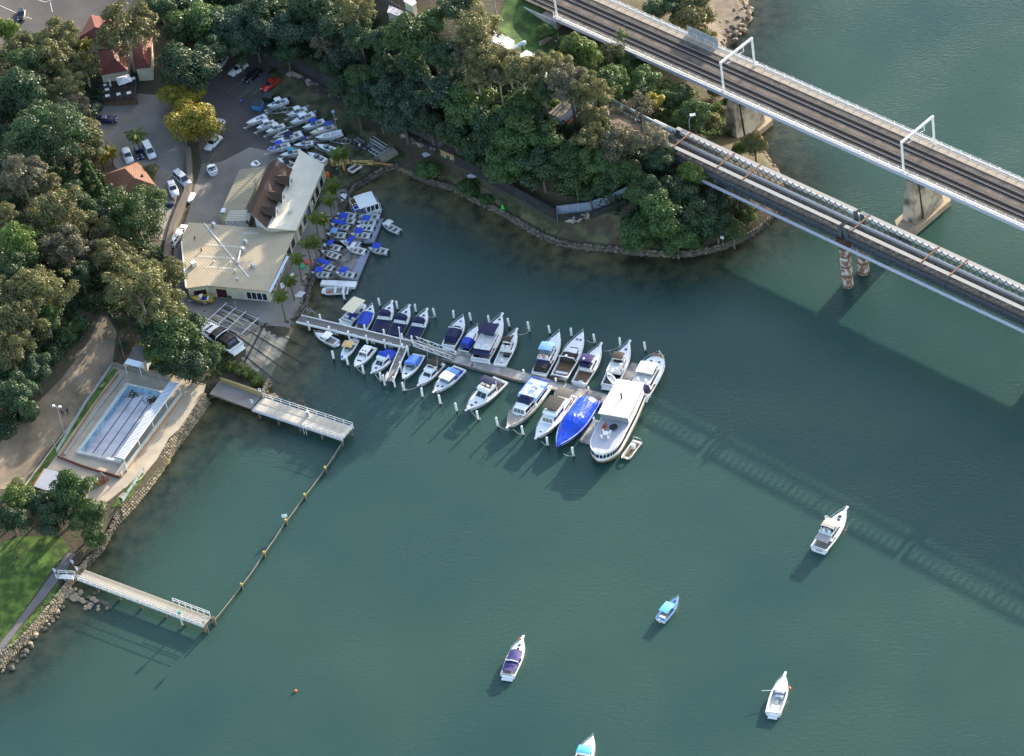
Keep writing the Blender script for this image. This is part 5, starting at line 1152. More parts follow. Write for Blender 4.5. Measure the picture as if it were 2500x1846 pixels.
for lab,bw,st in (('navy covered game cruiser, first of three alike, beside the bright blue cover',(957,738),(922,813)),('navy covered game cruiser, middle of three alike, crossed by a white davit pole',(999,748),(960,822)),('navy covered game cruiser, last of three alike, next to the gangway',(1042,757),(1004,829))):
    b = mk(lab, bw, st, B=3.1); b.deck(.45,1).pulpit().rail(.52,.55).hatch((.80,.0)); b.cabin(.42,.74,.74,.62,.12,.02,win=(0,1)); b.canvas(.44,.64,.70,1.0,.06,.03,NAVY,b.top-.05,False,'flybridge_cover'); b.cover(.03,.42,.93,None,NAVY,.08); b.plat(.35,.8); part('cover_frame', MB().box(b.X(.425),b.X(.445),-b.Wd(.43)*.72,b.Wd(.43)*.72,1.5,1.75), WPAINT, b.r)
b = mk('dark hulled express cruiser with a navy camper canopy and white arch', (1131,773), (1094,846), B=3.2, hull=WHITE, botm=NAVY); b.deck(.5,1).hatch((.83,0),sz=.4).rail(.55,.5).cockpit(.02,.5).screen(.54,.75,.5,.12,GLASS); b.canvas(.14,.52,.86,1.15,.02,.05,NAVY,None,False); b.canvas(.50,.62,.74,.85,.08,0,NAVY,b.Z(.5)+.1,False,'forward_canopy'); b.arch(.49,.9,2.15).plat(.6)
b = mk('small white cabin cruiser with a royal blue aft canopy', (1166,796), (1131,856), B=2.6); b.deck(.45,1).rail(.6,.5); b.cabin(.40,.78,.72,.55,.10,0,win=(2,1)); b.hatch((.55,.25),sz=.3).hatch((.55,-.3),sz=.3); b.canvas(.10,.44,.82,1.0,.05,.03,BLUEC,None,True,clear=M('smoked_vinyl',(.06,.05,.09),.3)); b.plat(.5,.95)
b = mk('large flybridge cruiser with a big navy bimini and open upper deck', (1226,774), (1171,883), B=4.2, fb=1.7, fs=1.1); b.deck(.30,1).pulpit(.9).rail(.5,.65).hatch((.80,0),(.90,0)).cockpit(.02,.3,.5); b.cabin(.16,.68,.80,1.15,.12,0,win=(2,4),z0=1.1); b.fly(.14,.54,.78,.55); b.bimini(.34,.60,.80,b.ftop+1.3,NAVY,b.ftop); b.bimini(.03,.20,.86,2.1,NAVY,1.1,'aft_awning',.05); part('aft_screen', MB().box(b.X(.03),b.X(.035),-1.7,1.7,1.15,1.35), WPAINT, b.r); b.plat(.7); b.bench(.23,-1.0,.2,2.43,.3,.8)
b = mk('small flybridge fisher with a brown bimini and white bait station', (1261,806), (1219,893), B=2.9); b.deck(.40,1).pulpit().rail(.52,.55).hatch((.82,.2)).cockpit(.02,.4,.35,.2,OFFW); b.cabin(.38,.72,.74,.85,.12,0,win=(2,1)); b.fly(.34,.56,.62,.4); b.bimini(.45,.60,.66,b.ftop+1.0,BROWNC,b.ftop); b.plat(.5); b.bench(.16,-.25,.25,.4,.6,.4); b.bench(.32,-.9,.3,mat=BLKM)
b = mk('flybridge cruiser with a light blue bimini and orange lifebuoy', (1366,812), (1316,914), B=3.6, fb=1.45); b.deck(.36,1).rail(.5,.55).fender(.75,1).fender(.85,1).cockpit(.02,.36,.45); b.cabin(.26,.70,.78,.95,.14,0,win=(2,3),z0=.95); b.fly(.24,.5,.70,.5); b.bimini(.34,.54,.74,b.ftop+1.15,LBLUE,b.ftop); b.canvas(.33,.47,.70,1.05,.0,.0,SGLASS,b.ftop-.1,False,'clear_enclosure'); b.cover(.12,.30,.72,1.95,NAVY,.06,'aft_awning'); b.canvas(.04,.24,.84,.95,.02,.03,BLACKC,.9,False,'cockpit_screen'); b.plat(.4); part('lifebuoy', MB().tube([(b.X(.25)-.1,.35*math.cos(a)-.1,3.0+.35*math.sin(a)) for a in np.linspace(0,6.28,13)],.09,6), ORANGE, b.r)
b = mk('express cruiser with a smoked black canopy and dark dinghy on its platform', (1424,812), (1364,922), B=3.9, fb=1.5); b.deck(.42,1).rail(.5,.55).hatch((.82,.35),(.82,-.35),sz=.5,mat=SGLASS).cockpit(.03,.42,.45,.25,TEAK); b.cabin(.36,.72,.70,.5,.10,0,win=(1,1),v=(.1,.9)); b.canvas(.33,.56,.78,1.15,.10,.02,BLACKC,None,True,clear=M('smoked_screen',(.05,.045,.04),.15)); b.arch(.34,.88,2.35); b.plat(1.2,.9); b.bench(.12,-1.2,1.2); b.dome(.34,.0,2.6)
dk = Boat('upturned black inflatable dinghy on the platform of the black canopied cruiser', (1382,930), (1344,918), B=1.4, zb=.75, zs=.75, base=.35, fb=.45, fs=.45, name='inflatable_dinghy', cat='dinghy', hull=BLACKC); dk.deck(.0,1.0,BLACKC,.25,name='bottom_skin')
b = mk('flybridge cruiser with a purple bimini and open brown cockpit', (1467,843), (1413,937), B=3.5, fb=1.4); b.deck(.38,1).pulpit(.8).rail(.52,.55).cockpit(.02,.38,.4,.22,TEAK); b.cabin(.32,.70,.76,.9,.13,0,win=(0,1)); b.fly(.28,.50,.68,.45); b.bimini(.34,.53,.72,b.ftop+1.15,PURP,b.ftop); b.canvas(.30,.40,.66,.7,0,0,NAVY,b.ftop-.1,False,'helm_dodger'); b.plat(.6); b.bench(.07,-.5,.3,mat=OFFW); b.dome(.36,.3,b.ftop+1.5,.25); b.aerial(.45,1.0,2.4,3)
b = mk('flybridge cruiser with a brown bimini carrying a small white dinghy aft', (1537,838), (1486,943), B=3.6, fb=1.5); b.deck(.38,1).pulpit(.8).rail(.52,.6).hatch((.83,0)).cockpit(.02,.38,.4,.22,BLKM); b.cabin(.28,.70,.76,1.0,.13,0,win=(2,2)); b.fly(.22,.54,.72,.45); b.bimini(.42,.58,.62,b.ftop+1.1,BROWNC,b.ftop); b.plat(.6); b.aerial(.5,1.3,2.4,2.6)
dk = Boat('little white tender lying on the aft upper deck of the brown bimini cruiser', (1478,884), (1499,912), B=1.2, zb=2.9, zs=2.9, base=2.62, fb=.42, fs=.4, name='tender_dinghy', cat='dinghy'); dk.cockpit(.04,.75,.12,.1,OFFW).deck(.75,1)
b = mk('large white hardtop motor yacht with a navy aft curtain at the outer end', (1610,868), (1560,966), B=4.9, fb=1.7, fs=1.15, bp=4.0); b.deck(.30,1,camber=.16).rail(.55,.7).hatch((.80,.8),(.80,-.8),sz=.45).cockpit(.02,.30,.6); b.cabin(.14,.74,.80,1.15,.16,0,win=(0,1),z0=1.2); b.fly(.16,.56,.72,.5); b.canvas(.34,.60,.66,.8,.10,.05,SGLASS,b.ftop-.1,False,'clear_enclosure'); b.bimini(.30,.58,.70,b.ftop+.85,WHITE,b.ftop,'hard_top',.12); b.canvas(.05,.16,.80,1.2,.0,.0,NAVY,1.1,False,'aft_curtain'); b.plat(.9); part('bow_seat', MB().box(b.X(.93),b.X(.965),-1.2,1.2,1.6,1.95), TEAK, b.r)
# --- lower row, bows out
b = mk('small white half cabin boat lying along the shore end of the walkway', (767,809), (822,837), B=2.1, fb=1.0, fs=.7, name='half_cabin_boat'); b.deck(.42,1).rail(.7,.45).cockpit(.03,.42,.3,.18); b.cabin(.42,.75,.78,.5,.10,0,win=(2,1)); b.bimini(.24,.55,.85,1.95,WHITE,.8,'hard_top',.05); b.plat(.5,.4)
b = mk('white runabout with an orange tan canopy and blue buoy on the bow', (833,877), (866,828), B=2.3, fb=1.05, fs=.75, name='runabout'); b.deck(.48,1).cockpit(.03,.48,.3,.2); b.screen(.5,.8,.5,.12); b.bimini(.30,.58,.9,2.05,M('tan_canvas',(.62,.40,.16),.7,.1),.9); b.bench(.2,-.8,.8); part('mooring_buoy', MB().ball((b.X(.90),-.1,1.3),.28,8), M('blue_buoy',(.03,.25,.75),.5), b.r, True)
b = mk('white flush cabin cruiser with twin rows of front windows', (865,895), (909,847), B=2.7, fb=1.25); b.deck(.40,1).cockpit(.03,.40,.4); b.cabin(.40,.80,.74,.45,.10,0,win=(2,0)); b.cabin(.16,.58,.80,1.15,.10,0,win=(2,2)); b.hatch((.40,.3),(.40,-.3),sz=.35) ; 
for o in list(b.r.children):
    if o.name.startswith('deck_hatch'): o.location.z = b.top-1.02
b = mk('white sports fisherman with a blue flybridge cover and blue cockpit cover', (908,910), (957,858), B=3.0, fb=1.3); b.deck(.36,1).pulpit(.4).rail(.62,.4).hatch((.80,0)); b.cabin(.34,.72,.78,.85,.16,0,win=(2,1)); b.fly(.32,.54,.66,.5,seats=False); b.canvas(.30,.50,.66,.75,.08,.06,BLUEC,b.ftop-.15,False,'flybridge_cover'); b.cover(.02,.36,.95,1.1,BLUEC,.25); b.plat(.3)
b = mk('white cruiser with a mid blue dodger and canopy beside the finger jetty', (983,925), (1024,866), B=2.9, fb=1.25); b.deck(.45,1).hatch((.80,0)).cockpit(.02,.45,.4); b.screen(.50,.82,.55,.16,SGLASS); b.canvas(.42,.58,.76,.95,.08,.0,SGLASS,b.Z(.42)+.05,False,'clear_dodger'); MB_ = M('mid_blue_canvas',(.04,.16,.55),.7,.12,1.2,bump=.2); b.bimini(.46,.58,.74,2.25,MB_,1.2); b.canvas(.16,.46,.84,1.15,.03,.06,MB_,None,False); b.plat(.3)
b = mk('white fishing boat with a black flybridge bimini and tall outriggers', (1022,940), (1074,885), B=2.9, fb=1.3); b.deck(.36,1).pulpit(.5).rail(.66,.4).cockpit(.02,.36,.35,.2,BLKM); b.cabin(.34,.68,.78,.75,.14,0,win=(1,1),v=(.2,.8)); b.fly(.30,.54,.66,.5); b.bimini(.22,.42,.78,b.ftop+.75,BLACKC,b.ftop); b.bimini(.03,.22,.86,2.0,BLACKC,.9,'aft_awning'); b.aerial(.32,1.1,1.9,5); b.aerial(.32,-1.1,1.9,5)
b = mk('white hardtop cruiser with a pale blue aft awning, blue gunwale line', (1060,957), (1124,898), B=3.3, fb=1.35, botm=M('boot_blue',(.03,.09,.35),.4)); b.deck(.42,1).pulpit(.5).rail(.66,.4).hatch((.76,.45),(.80,-.35),sz=.45).cockpit(.02,.42,.4,.22,BLUEC); b.cabin(.38,.66,.76,1.05,.12,0,SGLASS,None,'glazed_wheelhouse',(0,0)); b.bimini(.36,.62,.80,b.top+.08,WHITE,b.top,'hard_top',.16); b.bimini(.20,.37,.82,b.top-.1,LBLUE,.9,'aft_awning')
b = mk('long white flybridge cruiser with a navy bimini in the wider berth', (1140,1003), (1224,928), B=3.9, fb=1.55, fs=1.0); b.deck(.34,1).pulpit(.6).rail(.5,.45).hatch((.86,0),(.76,.2)).cockpit(.02,.34,.45,.25,TEAK); b.cabin(.28,.66,.80,1.0,.14,0,win=(2,4),z0=1.05); b.fly(.28,.52,.72,.55); b.bimini(.26,.44,.76,b.ftop+1.1,NAVY,b.ftop); b.arch(.26,.7,3.2); b.bimini(.14,.26,.74,2.0,NAVY,1.0,'aft_awning'); b.dome(.27,.0,3.5)
b = mk('broad white trawler yacht with blue edged upper deck and navy helm cover', (1240,1050), (1328,940), B=4.5, fb=2.0, fs=1.2, name='trawler_yacht'); b.deck(.30,1,SOLE).pulpit(.5).rail(.66,.6).cockpit(.02,.3,.6); b.cabin(.60,.86,.78,.45,.08,0,None,1.25,'fore_cabin',(0,0)); b.cabin(.42,.72,.80,1.35,.06,0,None,1.25,'pilothouse',(3,2),v=(.45,.85)); b.cabin(.08,.46,.88,1.25,.0,0,None,1.1,'saloon',(0,2)); b.top = 2.4; b.fly(.06,.44,.90,.5,2.35,M('pale_blue_deck',(.45,.58,.78),.6,.06),False); b.canvas(.40,.56,.62,.8,.08,.05,NAVY,2.6,False,'helm_cover'); part('blue_edge', MB().box(b.X(.06),b.X(.42),-2.08,-1.98,2.87,3.0).box(b.X(.06),b.X(.42),1.98,2.08,2.87,3.0).box(b.X(.05),b.X(.06),-2.08,2.08,2.87,3.0), BLUEC, b.r); b.arch(.36,.6,4.0); b.dome(.36,.8,4.1,.4); b.bench(.18,-.6,.6,2.55,.5,.9); b.bench(.30,.4,1.1,2.55,.12,1.2,ALUW); part('mast', MB().tube([(b.X(.4),0,2.6),(b.X(.36),0,5.6)],.06,6), WPAINT, b.r)
b = mk('white displacement cruiser with black flybridge canopy and framed aft awning', (1309,1076), (1391,965), B=4.1, fb=1.9, fs=1.15, name='trawler_yacht'); b.deck(.34,1).pulpit(.4).rail(.66,.5).hatch((.86,0),sz=.35).cockpit(.02,.34,.55); b.cabin(.34,.68,.74,1.35,.05,0,None,1.2,'wheelhouse',(3,3),v=(.45,.85)); b.top = 2.55; b.fly(.28,.58,.70,.55,2.5); b.bimini(.30,.56,.78,4.0,M('charcoal_canvas',(.045,.043,.04),.8,.15),3.0); b.bimini(.04,.22,.80,3.1,M('mesh_awning',(.13,.12,.10),.8,.15),1.2,'aft_awning',.03); b.cabin(.10,.36,.78,.5,0,0,None,1.15,'aft_cabin',(0,2)); part('stripe', MB().box(b.X(.3),b.X(.62),-b.Wd(.4)*.8-.03,-b.Wd(.4)*.8,1.0,1.2), GREYM, b.r); b.aerial(.25,1.2,2.5,3); b.aerial(.25,-1.2,2.5,3)
# tarpaulin boat: real draped cover over a hull
b = mk('boat wholly wrapped in a bright blue tarpaulin beside the ferry', (1360,1095), (1442,978), B=5.0, fb=1.9, fs=1.3); b.deck(.0,1)
rows = []; rng = random.Random(5)
prof = [(0,1.6),(.04,2.3),(.12,2.9),(.3,3.0),(.42,3.1),(.46,3.6),(.52,3.7),(.60,3.5),(.70,2.7),(.84,2.35),(.95,2.2),(1.0,2.0)]
for f,zt in prof:
    w = b.Wd(f)+.08; row = []
    for j in range(-6,7):
        u = j/6; z = b.Z(f)-.35+(zt-b.Z(f)+.35)*(1-abs(u)**2.6)+rng.uniform(-.07,.07)
        row.append((b.X(f)+rng.uniform(-.08,.08), w*u*(1 if abs(u)<.99 else 1.0), z))
    rows.append(row)
part('tarpaulin', MB().slab(rows,.04), TARP, b.r); part('tie_rope', MB().tube([(b.X(.3),-.4,3.1),(b.X(.2),.2,3.12),(b.X(.06),.1,2.65)],.03,4), WPAINT, b.r)
# ferry
b = mk('old white passenger ferry with long windowed hull and open foredeck', (1463,1130), (1545,966), B=6.0, fb=1.3, fs=1.1, name='passenger_ferry', cat='ferry', bp=8.0, zb=.9, zs=1.2, hull=M('ferry_hull_paint',(.60,.58,.54),.5,.1,.5,col2=(.62,.40,.25),thr=(.60,.72))); b.deck(.0,1,camber=.05)
def ring(k, z, f0=.015, f1=.985):
    pts = [(b.X(f0+(f1-f0)*i/20), b.Wd(f0+(f1-f0)*i/20)*k) for i in range(21)]; return [(x,y,z) for x,y in pts]+[(x,-y,z) for x,y in pts[::-1]]
r0_, r1_ = ring(.97,1.15), ring(.95,2.9,.02,.975); n_ = len(r0_)
mb = MB(); mb.add(r0_+r1_, [(i,(i+1)%n_,n_+(i+1)%n_,n_+i) for i in range(n_)]+[tuple(range(n_,2*n_))]); hs = part('passenger_saloon', mb, WHITE, b.r)
for i in range(0,n_-1):
    a0, a1, c0, c1 = Vector(r0_[i]),Vector(r0_[i+1]),Vector(r1_[i]),Vector(r1_[i+1])
    if (a1-a0).length < .5 and i != 20: pass
    for u0,u1 in ((.05,.42),(.55,.92)): b.pane('saloon_window', [a0,a1,c1,c0], u0, u1, .38, .80, -.03, GLASS, hs); 
for o in list(hs.children): o.scale = (1.006,1.012,1)
part('brown_belt', MB().add(ring(1.0,.75)+ring(.985,1.16), [(i,(i+1)%n_,n_+(i+1)%n_,n_+i) for i in range(n_)]), M('varnish_belt',(.26,.16,.06),.6,.2), b.r)
part('upper_deck', MB().add(ring(.93,2.905,.45,.972), [tuple(range(n_))]), M('grey_ferry_deck',(.42,.42,.47),.7,.06), b.r)
fdk = MB(); pts = ring(.94,2.92,.44,.97)
part('deck_rail', MB().tube([(x,y,3.0) for x,y,z in pts]+[(pts[0][0],pts[0][1],3.0)],.07,5), WPAINT, b.r)
u0, u1 = ring(.93,2.92,.02,.50), ring(.90,4.75,.02,.50)
mb = MB(); mb.add(u0+u1, [(i,(i+1)%n_,n_+(i+1)%n_,n_+i) for i in range(n_)]); us = part('upper_saloon', mb, WHITE, b.r)
for i in range(1,19):
    for k0 in (i, 41-i-1):
        a0,a1,c0,c1 = Vector(u0[k0]),Vector(u0[k0+1]),Vector(u1[k0]),Vector(u1[k0+1]); b.pane('upper_window', [a0,a1,c1,c0], .1, .8, .6, .82, -.03, GLASS, us)
for o in list(us.children): o.scale = (1.004,1.014,1)
part('bridge_front', MB().box(b.X(.50),b.X(.503),-b.Wd(.5)*.9,b.Wd(.5)*.9,2.95,4.3), GREYM, b.r)
tp = ring(1.0,4.78,.0,.53); tp2 = [(x,y*.98,4.95) for x,y,z in tp]
mb = MB(); mb.add(tp+tp2, [(i,(i+1)%n_,n_+(i+1)%n_,n_+i) for i in range(n_)]+[tuple(range(n_,2*n_)),tuple(range(n_-1,-1,-1))]); part('roof', mb, OFFW if False else M('ferry_roof',(.72,.71,.68),.6,.06,1.5,bump=.2), b.r)
p = (b.X(.27),0); f_ = part('funnel', MB().cyl(p[0],p[1],4.9,6.2,.17,10), BLKM, b.r)
fl = b
def on_ferry(f, y, z):
    r = fl.r; c, s_ = math.cos(r.rotation_euler.z), math.sin(r.rotation_euler.z); x = fl.X(f); return Vector((r.location.x+c*x-s_*y, r.location.y+s_*x+c*y, z))
t = thing('kayak', 'bright orange kayak lying on the ferry foredeck', 'kayak', on_ferry(.62,-1.35,2.93), fl.r.rotation_euler.z+.2)
part('hull', MB().grid([[(x,.38*math.cos(a)*(1-abs(x/1.6)**2.2),.2+.2*math.sin(a)*(1-abs(x/1.6)**2)) for a in np.linspace(0,6.283,9)] for x in np.linspace(-1.6,1.6,9)]), ORANGE, t, True); part('seat_well', MB().box(-.4,.3,-.2,.2,.36,.42), BLKM, t)
t = thing('deck_cover', 'rounded black covered bundle on the ferry foredeck', 'cover', on_ferry(.60,.4,2.93)); part('cover', MB().ball((0,0,.35),.85,8,(1,.9,.6)), BLACKC, t, True); part('lashing', MB().tube([(.8*math.cos(a),.72*math.sin(a),.3) for a in np.linspace(0,6.28,13)],.04,4), GREYM, t)
t = thing('deck_table', 'pale round table with chairs on the ferry foredeck', 'table', on_ferry(.72,-.3,2.93)); part('table_top', MB().cyl(0,0,.68,.74,.55,12), WPAINT, t); part('table_leg', MB().cyl(0,0,0,.68,.06,6), WPAINT, t)
for k in range(4): a = k*1.57+.4; part('chair', MB().box(.85*math.cos(a)-.22,.85*math.cos(a)+.22,.85*math.sin(a)-.22,.85*math.sin(a)+.22,0,.44).box(1.02*math.cos(a)-.2,1.02*math.cos(a)+.2,1.02*math.sin(a)-.05,1.02*math.sin(a)+.05,.44,.8), WPAINT, t)
# workboat beside the ferry
b = mk('weathered flat workboat moored beside the ferry', (1524,1114), (1557,1074), B=1.9, fb=.65, fs=.6, name='workboat', hull=ALU, flat=True, group=None); b.cockpit(.04,.9,.2,.12,M('rusty_floor',(.22,.16,.09),.9,.35,2)).deck(.9,1,ALU); b.bench(.35,-.3,.35,.2,.6,.6); part('engine_box', MB().frus((b.X(.25),b.X(.4),-.4,.4),(b.X(.27),b.X(.38),-.3,.3),.85,1.2), WPAINT, b.r); part('stern_frame', MB().tube([(b.X(.03),-.8,.6),(b.X(.03),-.8,1.4),(b.X(.03),.8,1.4),(b.X(.03),.8,.6)],.05,5), GALV, b.r)
t = thing('tender_dinghy', 'small white dinghy tied at the corner of the outer pontoon', 'dinghy', P(1495,968,.0), 1.2); part('hull', MB().grid([[(x,.55*math.cos(a)*(1-max(0,x/1.3)**3),.3+.35*math.sin(a)) for a in np.linspace(math.pi,2*math.pi,7)] for x in np.linspace(-1.2,1.28,8)]), WHITE, t, True); part('thwart', MB().box(-.2,.1,-.5,.5,.25,.3), OFFW, t)
# --- boats on swing moorings
b = mk('white flybridge cruiser alone at a mooring near the bridge shadow', (2066,1246), (1998,1343), B=3.6, fb=1.6, fs=1.0, group=None, botm=BLKM); b.deck(.36,1).pulpit(.9).rail(.52,.65).hatch((.80,.15),(.72,0),sz=.6).cockpit(.02,.36,.45,.25,SOLE); b.cabin(.24,.70,.78,1.0,.16,0,win=(0,1),z0=1.05); b.fly(.26,.52,.70,.5); b.canvas(.34,.46,.66,.8,.0,.0,NAVY,b.ftop-.2,True,'helm_enclosure',M('clear_vinyl',(.5,.5,.42),.3)); b.bimini(.34,.55,.72,b.ftop+.75,M('beige_canvas',(.55,.47,.38),.7,.08),b.ftop); b.bimini(.10,.28,.74,2.15,M('grey_awning',(.36,.33,.33),.7,.08),1.0,'aft_awning',.04); b.aerial(.35,-1.4,2.0,2.5); part('lifebuoy', MB().tube([(b.X(.55),1.3+.35*math.cos(a),3.2+.35*math.sin(a)) for a in np.linspace(0,6.28,13)],.08,6), WPAINT, b.r); part('name_lettering', MB().box(-b.L/2-.022,-b.L/2-.004,-.8,.5,.55,.78), M('dark_lettering',(.08,.09,.2),.5,.3), b.r)
b = mk('small blue decked putt-putt launch with a sky blue canopy', (1656,1455), (1612,1512), B=2.3, fb=1.0, fs=.65, name='launch', group=None, bp=1.7, deckm=M('sky_blue_deck',(.10,.32,.75),.6,.06), botm=NAVY); b.deck(.55,1).rail(.72,.35).hatch((.80,0),sz=.4,mat=M('brown_hatch',(.10,.05,.03),.5)).cockpit(.03,.55,.25,.2,SOLE); b.cabin(.52,.70,.66,.35,.05,0,M('pale_turquoise',(.30,.60,.72),.5,.05),win=(0,1)); b.bimini(.18,.60,.80,1.75,M('sky_canopy',(.14,.50,.80),.6,.06),.75,'hard_top',.06); b.bench(.12,-.6,.6,mat=OFFW); b.outboard(.1,WPAINT,.8)
b = mk('slender white cruiser with a purple blue cockpit cover, orange buoy at the bow', (1276,1557), (1239,1650), B=3.0, fb=1.2, fs=.85, group=None, botm=BLKM); b.deck(.48,1).pulpit(.8).rail(.6,.45).hatch((.80,0),(.70,0),sz=.42).cockpit(.02,.48,.5); CV = M('violet_cover',(.035,.03,.15),.7,.2,1.2,bump=.3); b.cover(.30,.62,.80,1.45,CV,.35,'helm_cover'); b.cover(.06,.32,.84,1.3,CV,.3); b.arch(.30,.8,1.95); b.plat(.7,.75); part('mooring_buoy', MB().ball((b.X(.965),.35,1.15),.27,8), ORANGE, b.r, True)
b = mk('open white fishing boat with white side awning poles and an orange fender', (1916,1648), (1887,1743), B=3.0, fb=1.3, fs=.9, group=None, botm=M('boot_red',(.25,.03,.04),.5)); b.deck(.58,1,camber=.2).pulpit(.9).rail(.7,.4).cockpit(.03,.60,.35,.3,OFFW); b.cabin(.52,.64,.6,.35,.04,0,M('lilac_panel',(.42,.40,.55),.5),win=(0,0)); b.bench(.46,-.8,.5,.35,.7,.5,ALUW); b.bench(.18,-.6,.6,.35,.5,.9); b.bench(.34,-.3,.3,.35,.55,1.5,GREYM); b.plat(.7,.6); part('boom', MB().tube([(b.X(.55),b.Wd(.55)-.1,1.3),(b.X(.48),b.Wd(.5)+1.5,1.5)],.06,5), WPAINT, b.r); part('fender_ball', MB().ball((b.X(.72),-b.Wd(.72)-.22,.75),.3,8), ORANGE, b.r, True)
b = mk('white cruiser with turquoise bimini cut by the bottom edge of the picture', (1448,1797), (1408,1890), B=3.1, fb=1.3, fs=.9, group=None); b.deck(.5,1).rail(.62,.45).hatch((.72,-.1),sz=.3).cockpit(.02,.5,.4); b.cabin(.46,.66,.72,.4,.08,0,win=(1,1)); b.bimini(.40,.62,.80,2.3,M('turquoise_canvas',(.10,.48,.75),.6,.08),1.1); b.cover(.05,.40,.9,None,BLUEC,.3)
t = thing('mooring_buoy', 'tiny orange buoy floating alone in the lower left water', 'buoy', P(722,1688,0)); part('float', MB().ball((0,0,.1),.3,8), ORANGE, t, True); part('ring', MB().cyl(0,0,.38,.5,.06,6), GALV, t)

# mooring ropes from bows to piles
ROPE = M('pale_mooring_rope', (.50,.48,.42), .9, .1)
for lab,a,za,c in (('white flush cabin cruiser',(866,893),1.2,(889,912)),('blue covered sports fisherman',(915,913),1.2,(931,929)),('mid blue canopy cruiser',(988,922),1.2,(986,952)),('black bimini fishing boat, near side',(1024,941),1.2,(989,952)),('black bimini fishing boat, far side',(1028,940),1.2,(1031,967)),('pale blue awning cruiser',(1066,956),1.2,(1076,984)),('long navy bimini cruiser',(1150,1003),1.4,(1170,1023)),('trawler yacht, left pile',(1243,1050),1.8,(1218,1040)),('trawler yacht, right pile',(1252,1048),1.8,(1277,1060)),('black canopied displacement cruiser',(1322,1078),1.6,(1337,1086)),('blue tarpaulin boat',(1376,1108),1.6,(1400,1112)),('last navy covered game cruiser',(1040,770),1.2,(1062,773)),('small flybridge fisher',(1266,817),1.2,(1293,808)),('express cruiser with black canopy',(1432,830),1.4,(1452,836)),('purple bimini cruiser',(1474,857),1.3,(1513,846))):
    p, q = P(*a,za), P(*c,1.0); t = thing('mooring_rope', 'mooring rope from the bow of the '+lab, 'rope', q, 0, 'mooring ropes of the marina')
    part('rope', MB().tube([Vector((0,0,0)).lerp(p-q,k/8)-Vector((0,0,.35*math.sin(math.pi*k/8))) for k in range(9)], .045, 5), ROPE, t)
    part('loop', MB().tube([(.26*math.cos(x),.26*math.sin(x),.05) for x in np.linspace(0,6.28,9)],.045,5), ROPE, t)
# ------------------------------------------------------------------ houseboat and hire dinghies
b = Boat('white roofed houseboat lettered FOR HIRE at the head of the hire dock', (862,520), (925,500), B=4.2, fb=.85, fs=.85, name='houseboat', flat=True, zb=.8, zs=.8, hull=BLUEC)
b.cockpit(.02,.98,.35,.1,M('houseboat_floor',(.10,.12,.25),.8,.15))
b.bimini(.10,.80,1.0,3.1,WPAINT,.8,'flat_roof',.05,2.2)
o_,A_,T_ = b._loft('cabin', .05,.55,.86,.4,2.5,0,0,WHITE,1.0,.0)
for k in range(3): b.pane('cabin_window', [A_[2],A_[3],T_[3],T_[2]], .05+k*.31, .3+k*.31, .35, .85, .02, GLASS, o_); b.pane('cabin_window', [A_[0],A_[1],T_[1],T_[0]], .05+k*.31, .3+k*.31, .35, .85, .02, GLASS, o_)
fr_ = part('foredeck_frame', MB().tube([(b.X(.98),-1.9,.8),(b.X(.98),-1.9,2.9),(b.X(.98),1.9,2.9),(b.X(.98),1.9,.8)],.05,5).tube([(b.X(.8),-1.9,3.0),(b.X(.98),-1.9,2.9)],.05,5).tube([(b.X(.8),0,3.0),(b.X(.98),0,2.9)],.05,5).tube([(b.X(.8),1.9,3.0),(b.X(.98),1.9,2.9)],.05,5), WPAINT, b.r)
part('stern_rail', MB().tube([(b.X(0),-1.9,.8),(b.X(0),-1.9,1.8),(b.X(0),1.9,1.8),(b.X(0),1.9,.8)],.06,5), WPAINT, b.r)
bd = part('name_board', MB().box(b.X(.1),b.X(.9),2.12,2.16,.55,1.15), WPAINT, b.r)
def text(s, size, mat, parent, loc, rot, name='lettering'):
    c = bpy.data.curves.new(name,'FONT'); c.body = s; c.size = size; c.align_x = 'CENTER'; c.extrude = .004
    to = bpy.data.objects.new(name, c); COL.objects.link(to); dg = bpy.context.evaluated_depsgraph_get(); me = bpy.data.meshes.new_from_object(to.evaluated_get(dg)); bpy.data.objects.remove(to)
    o = link(name, me, mat, parent); o.location = loc; o.rotation_euler = rot; return o
text('FOR HIRE', .62, M('navy_letter',(.02,.02,.08),.6), bd, (b.X(.5),2.175,.65), (math.pi/2,0,math.pi))
b.outboard(.9); b.outboard(-.9)
HG = 'aluminium hire dinghies at the hire dock'
def tinny(label, bow, stern, top=None, base=.6, hull=ALU, B=1.75, dark=False, z=None, nm='hire_dinghy', wide=.95, inner=None, motor=BLKM, floor=None):
    zz = .5
    b = Boat(label, bow, stern, B=B, zb=zz, zs=zz, fb=.75, fs=.55, base=base, name=nm, cat='dinghy', hull=hull, group=HG, deckm=ALUW if hull is ALU else WHITE)
    b.cockpit(.03,.80,.12,.14,floor or inner or M('dinghy_floor',(.17,.15,.13),.9,.2)).deck(.80,1)
    for f in (.14,.42,.66): b.bench(f,-.62*B/1.75,.62*B/1.75,.14,.3,.32,ALUW)
    b.outboard(0,motor,.8)
    if top: b.bimini(top[0],top[1],wide,1.75,top[2],.6,'shade_canopy',.08)
    return b
T1, T2 = (.34,.74,BLUEC), (.30,.70,BLUEC)
tinny('bare grey dinghy at the left of the row next to the houseboat', (822,523), (869,528))
tinny('bare wide dinghy at the right of the row next to the houseboat', (879,528), (928,529), inner=M('brown_floor',(.20,.15,.10),.9,.2))
tinny('dinghy with a tilted bright blue canopy behind the lying canopy', (818,534), (868,541), T1)
tinny('dinghy with a square blue canopy near the walkway strip', (872,543), (919,543), T2)
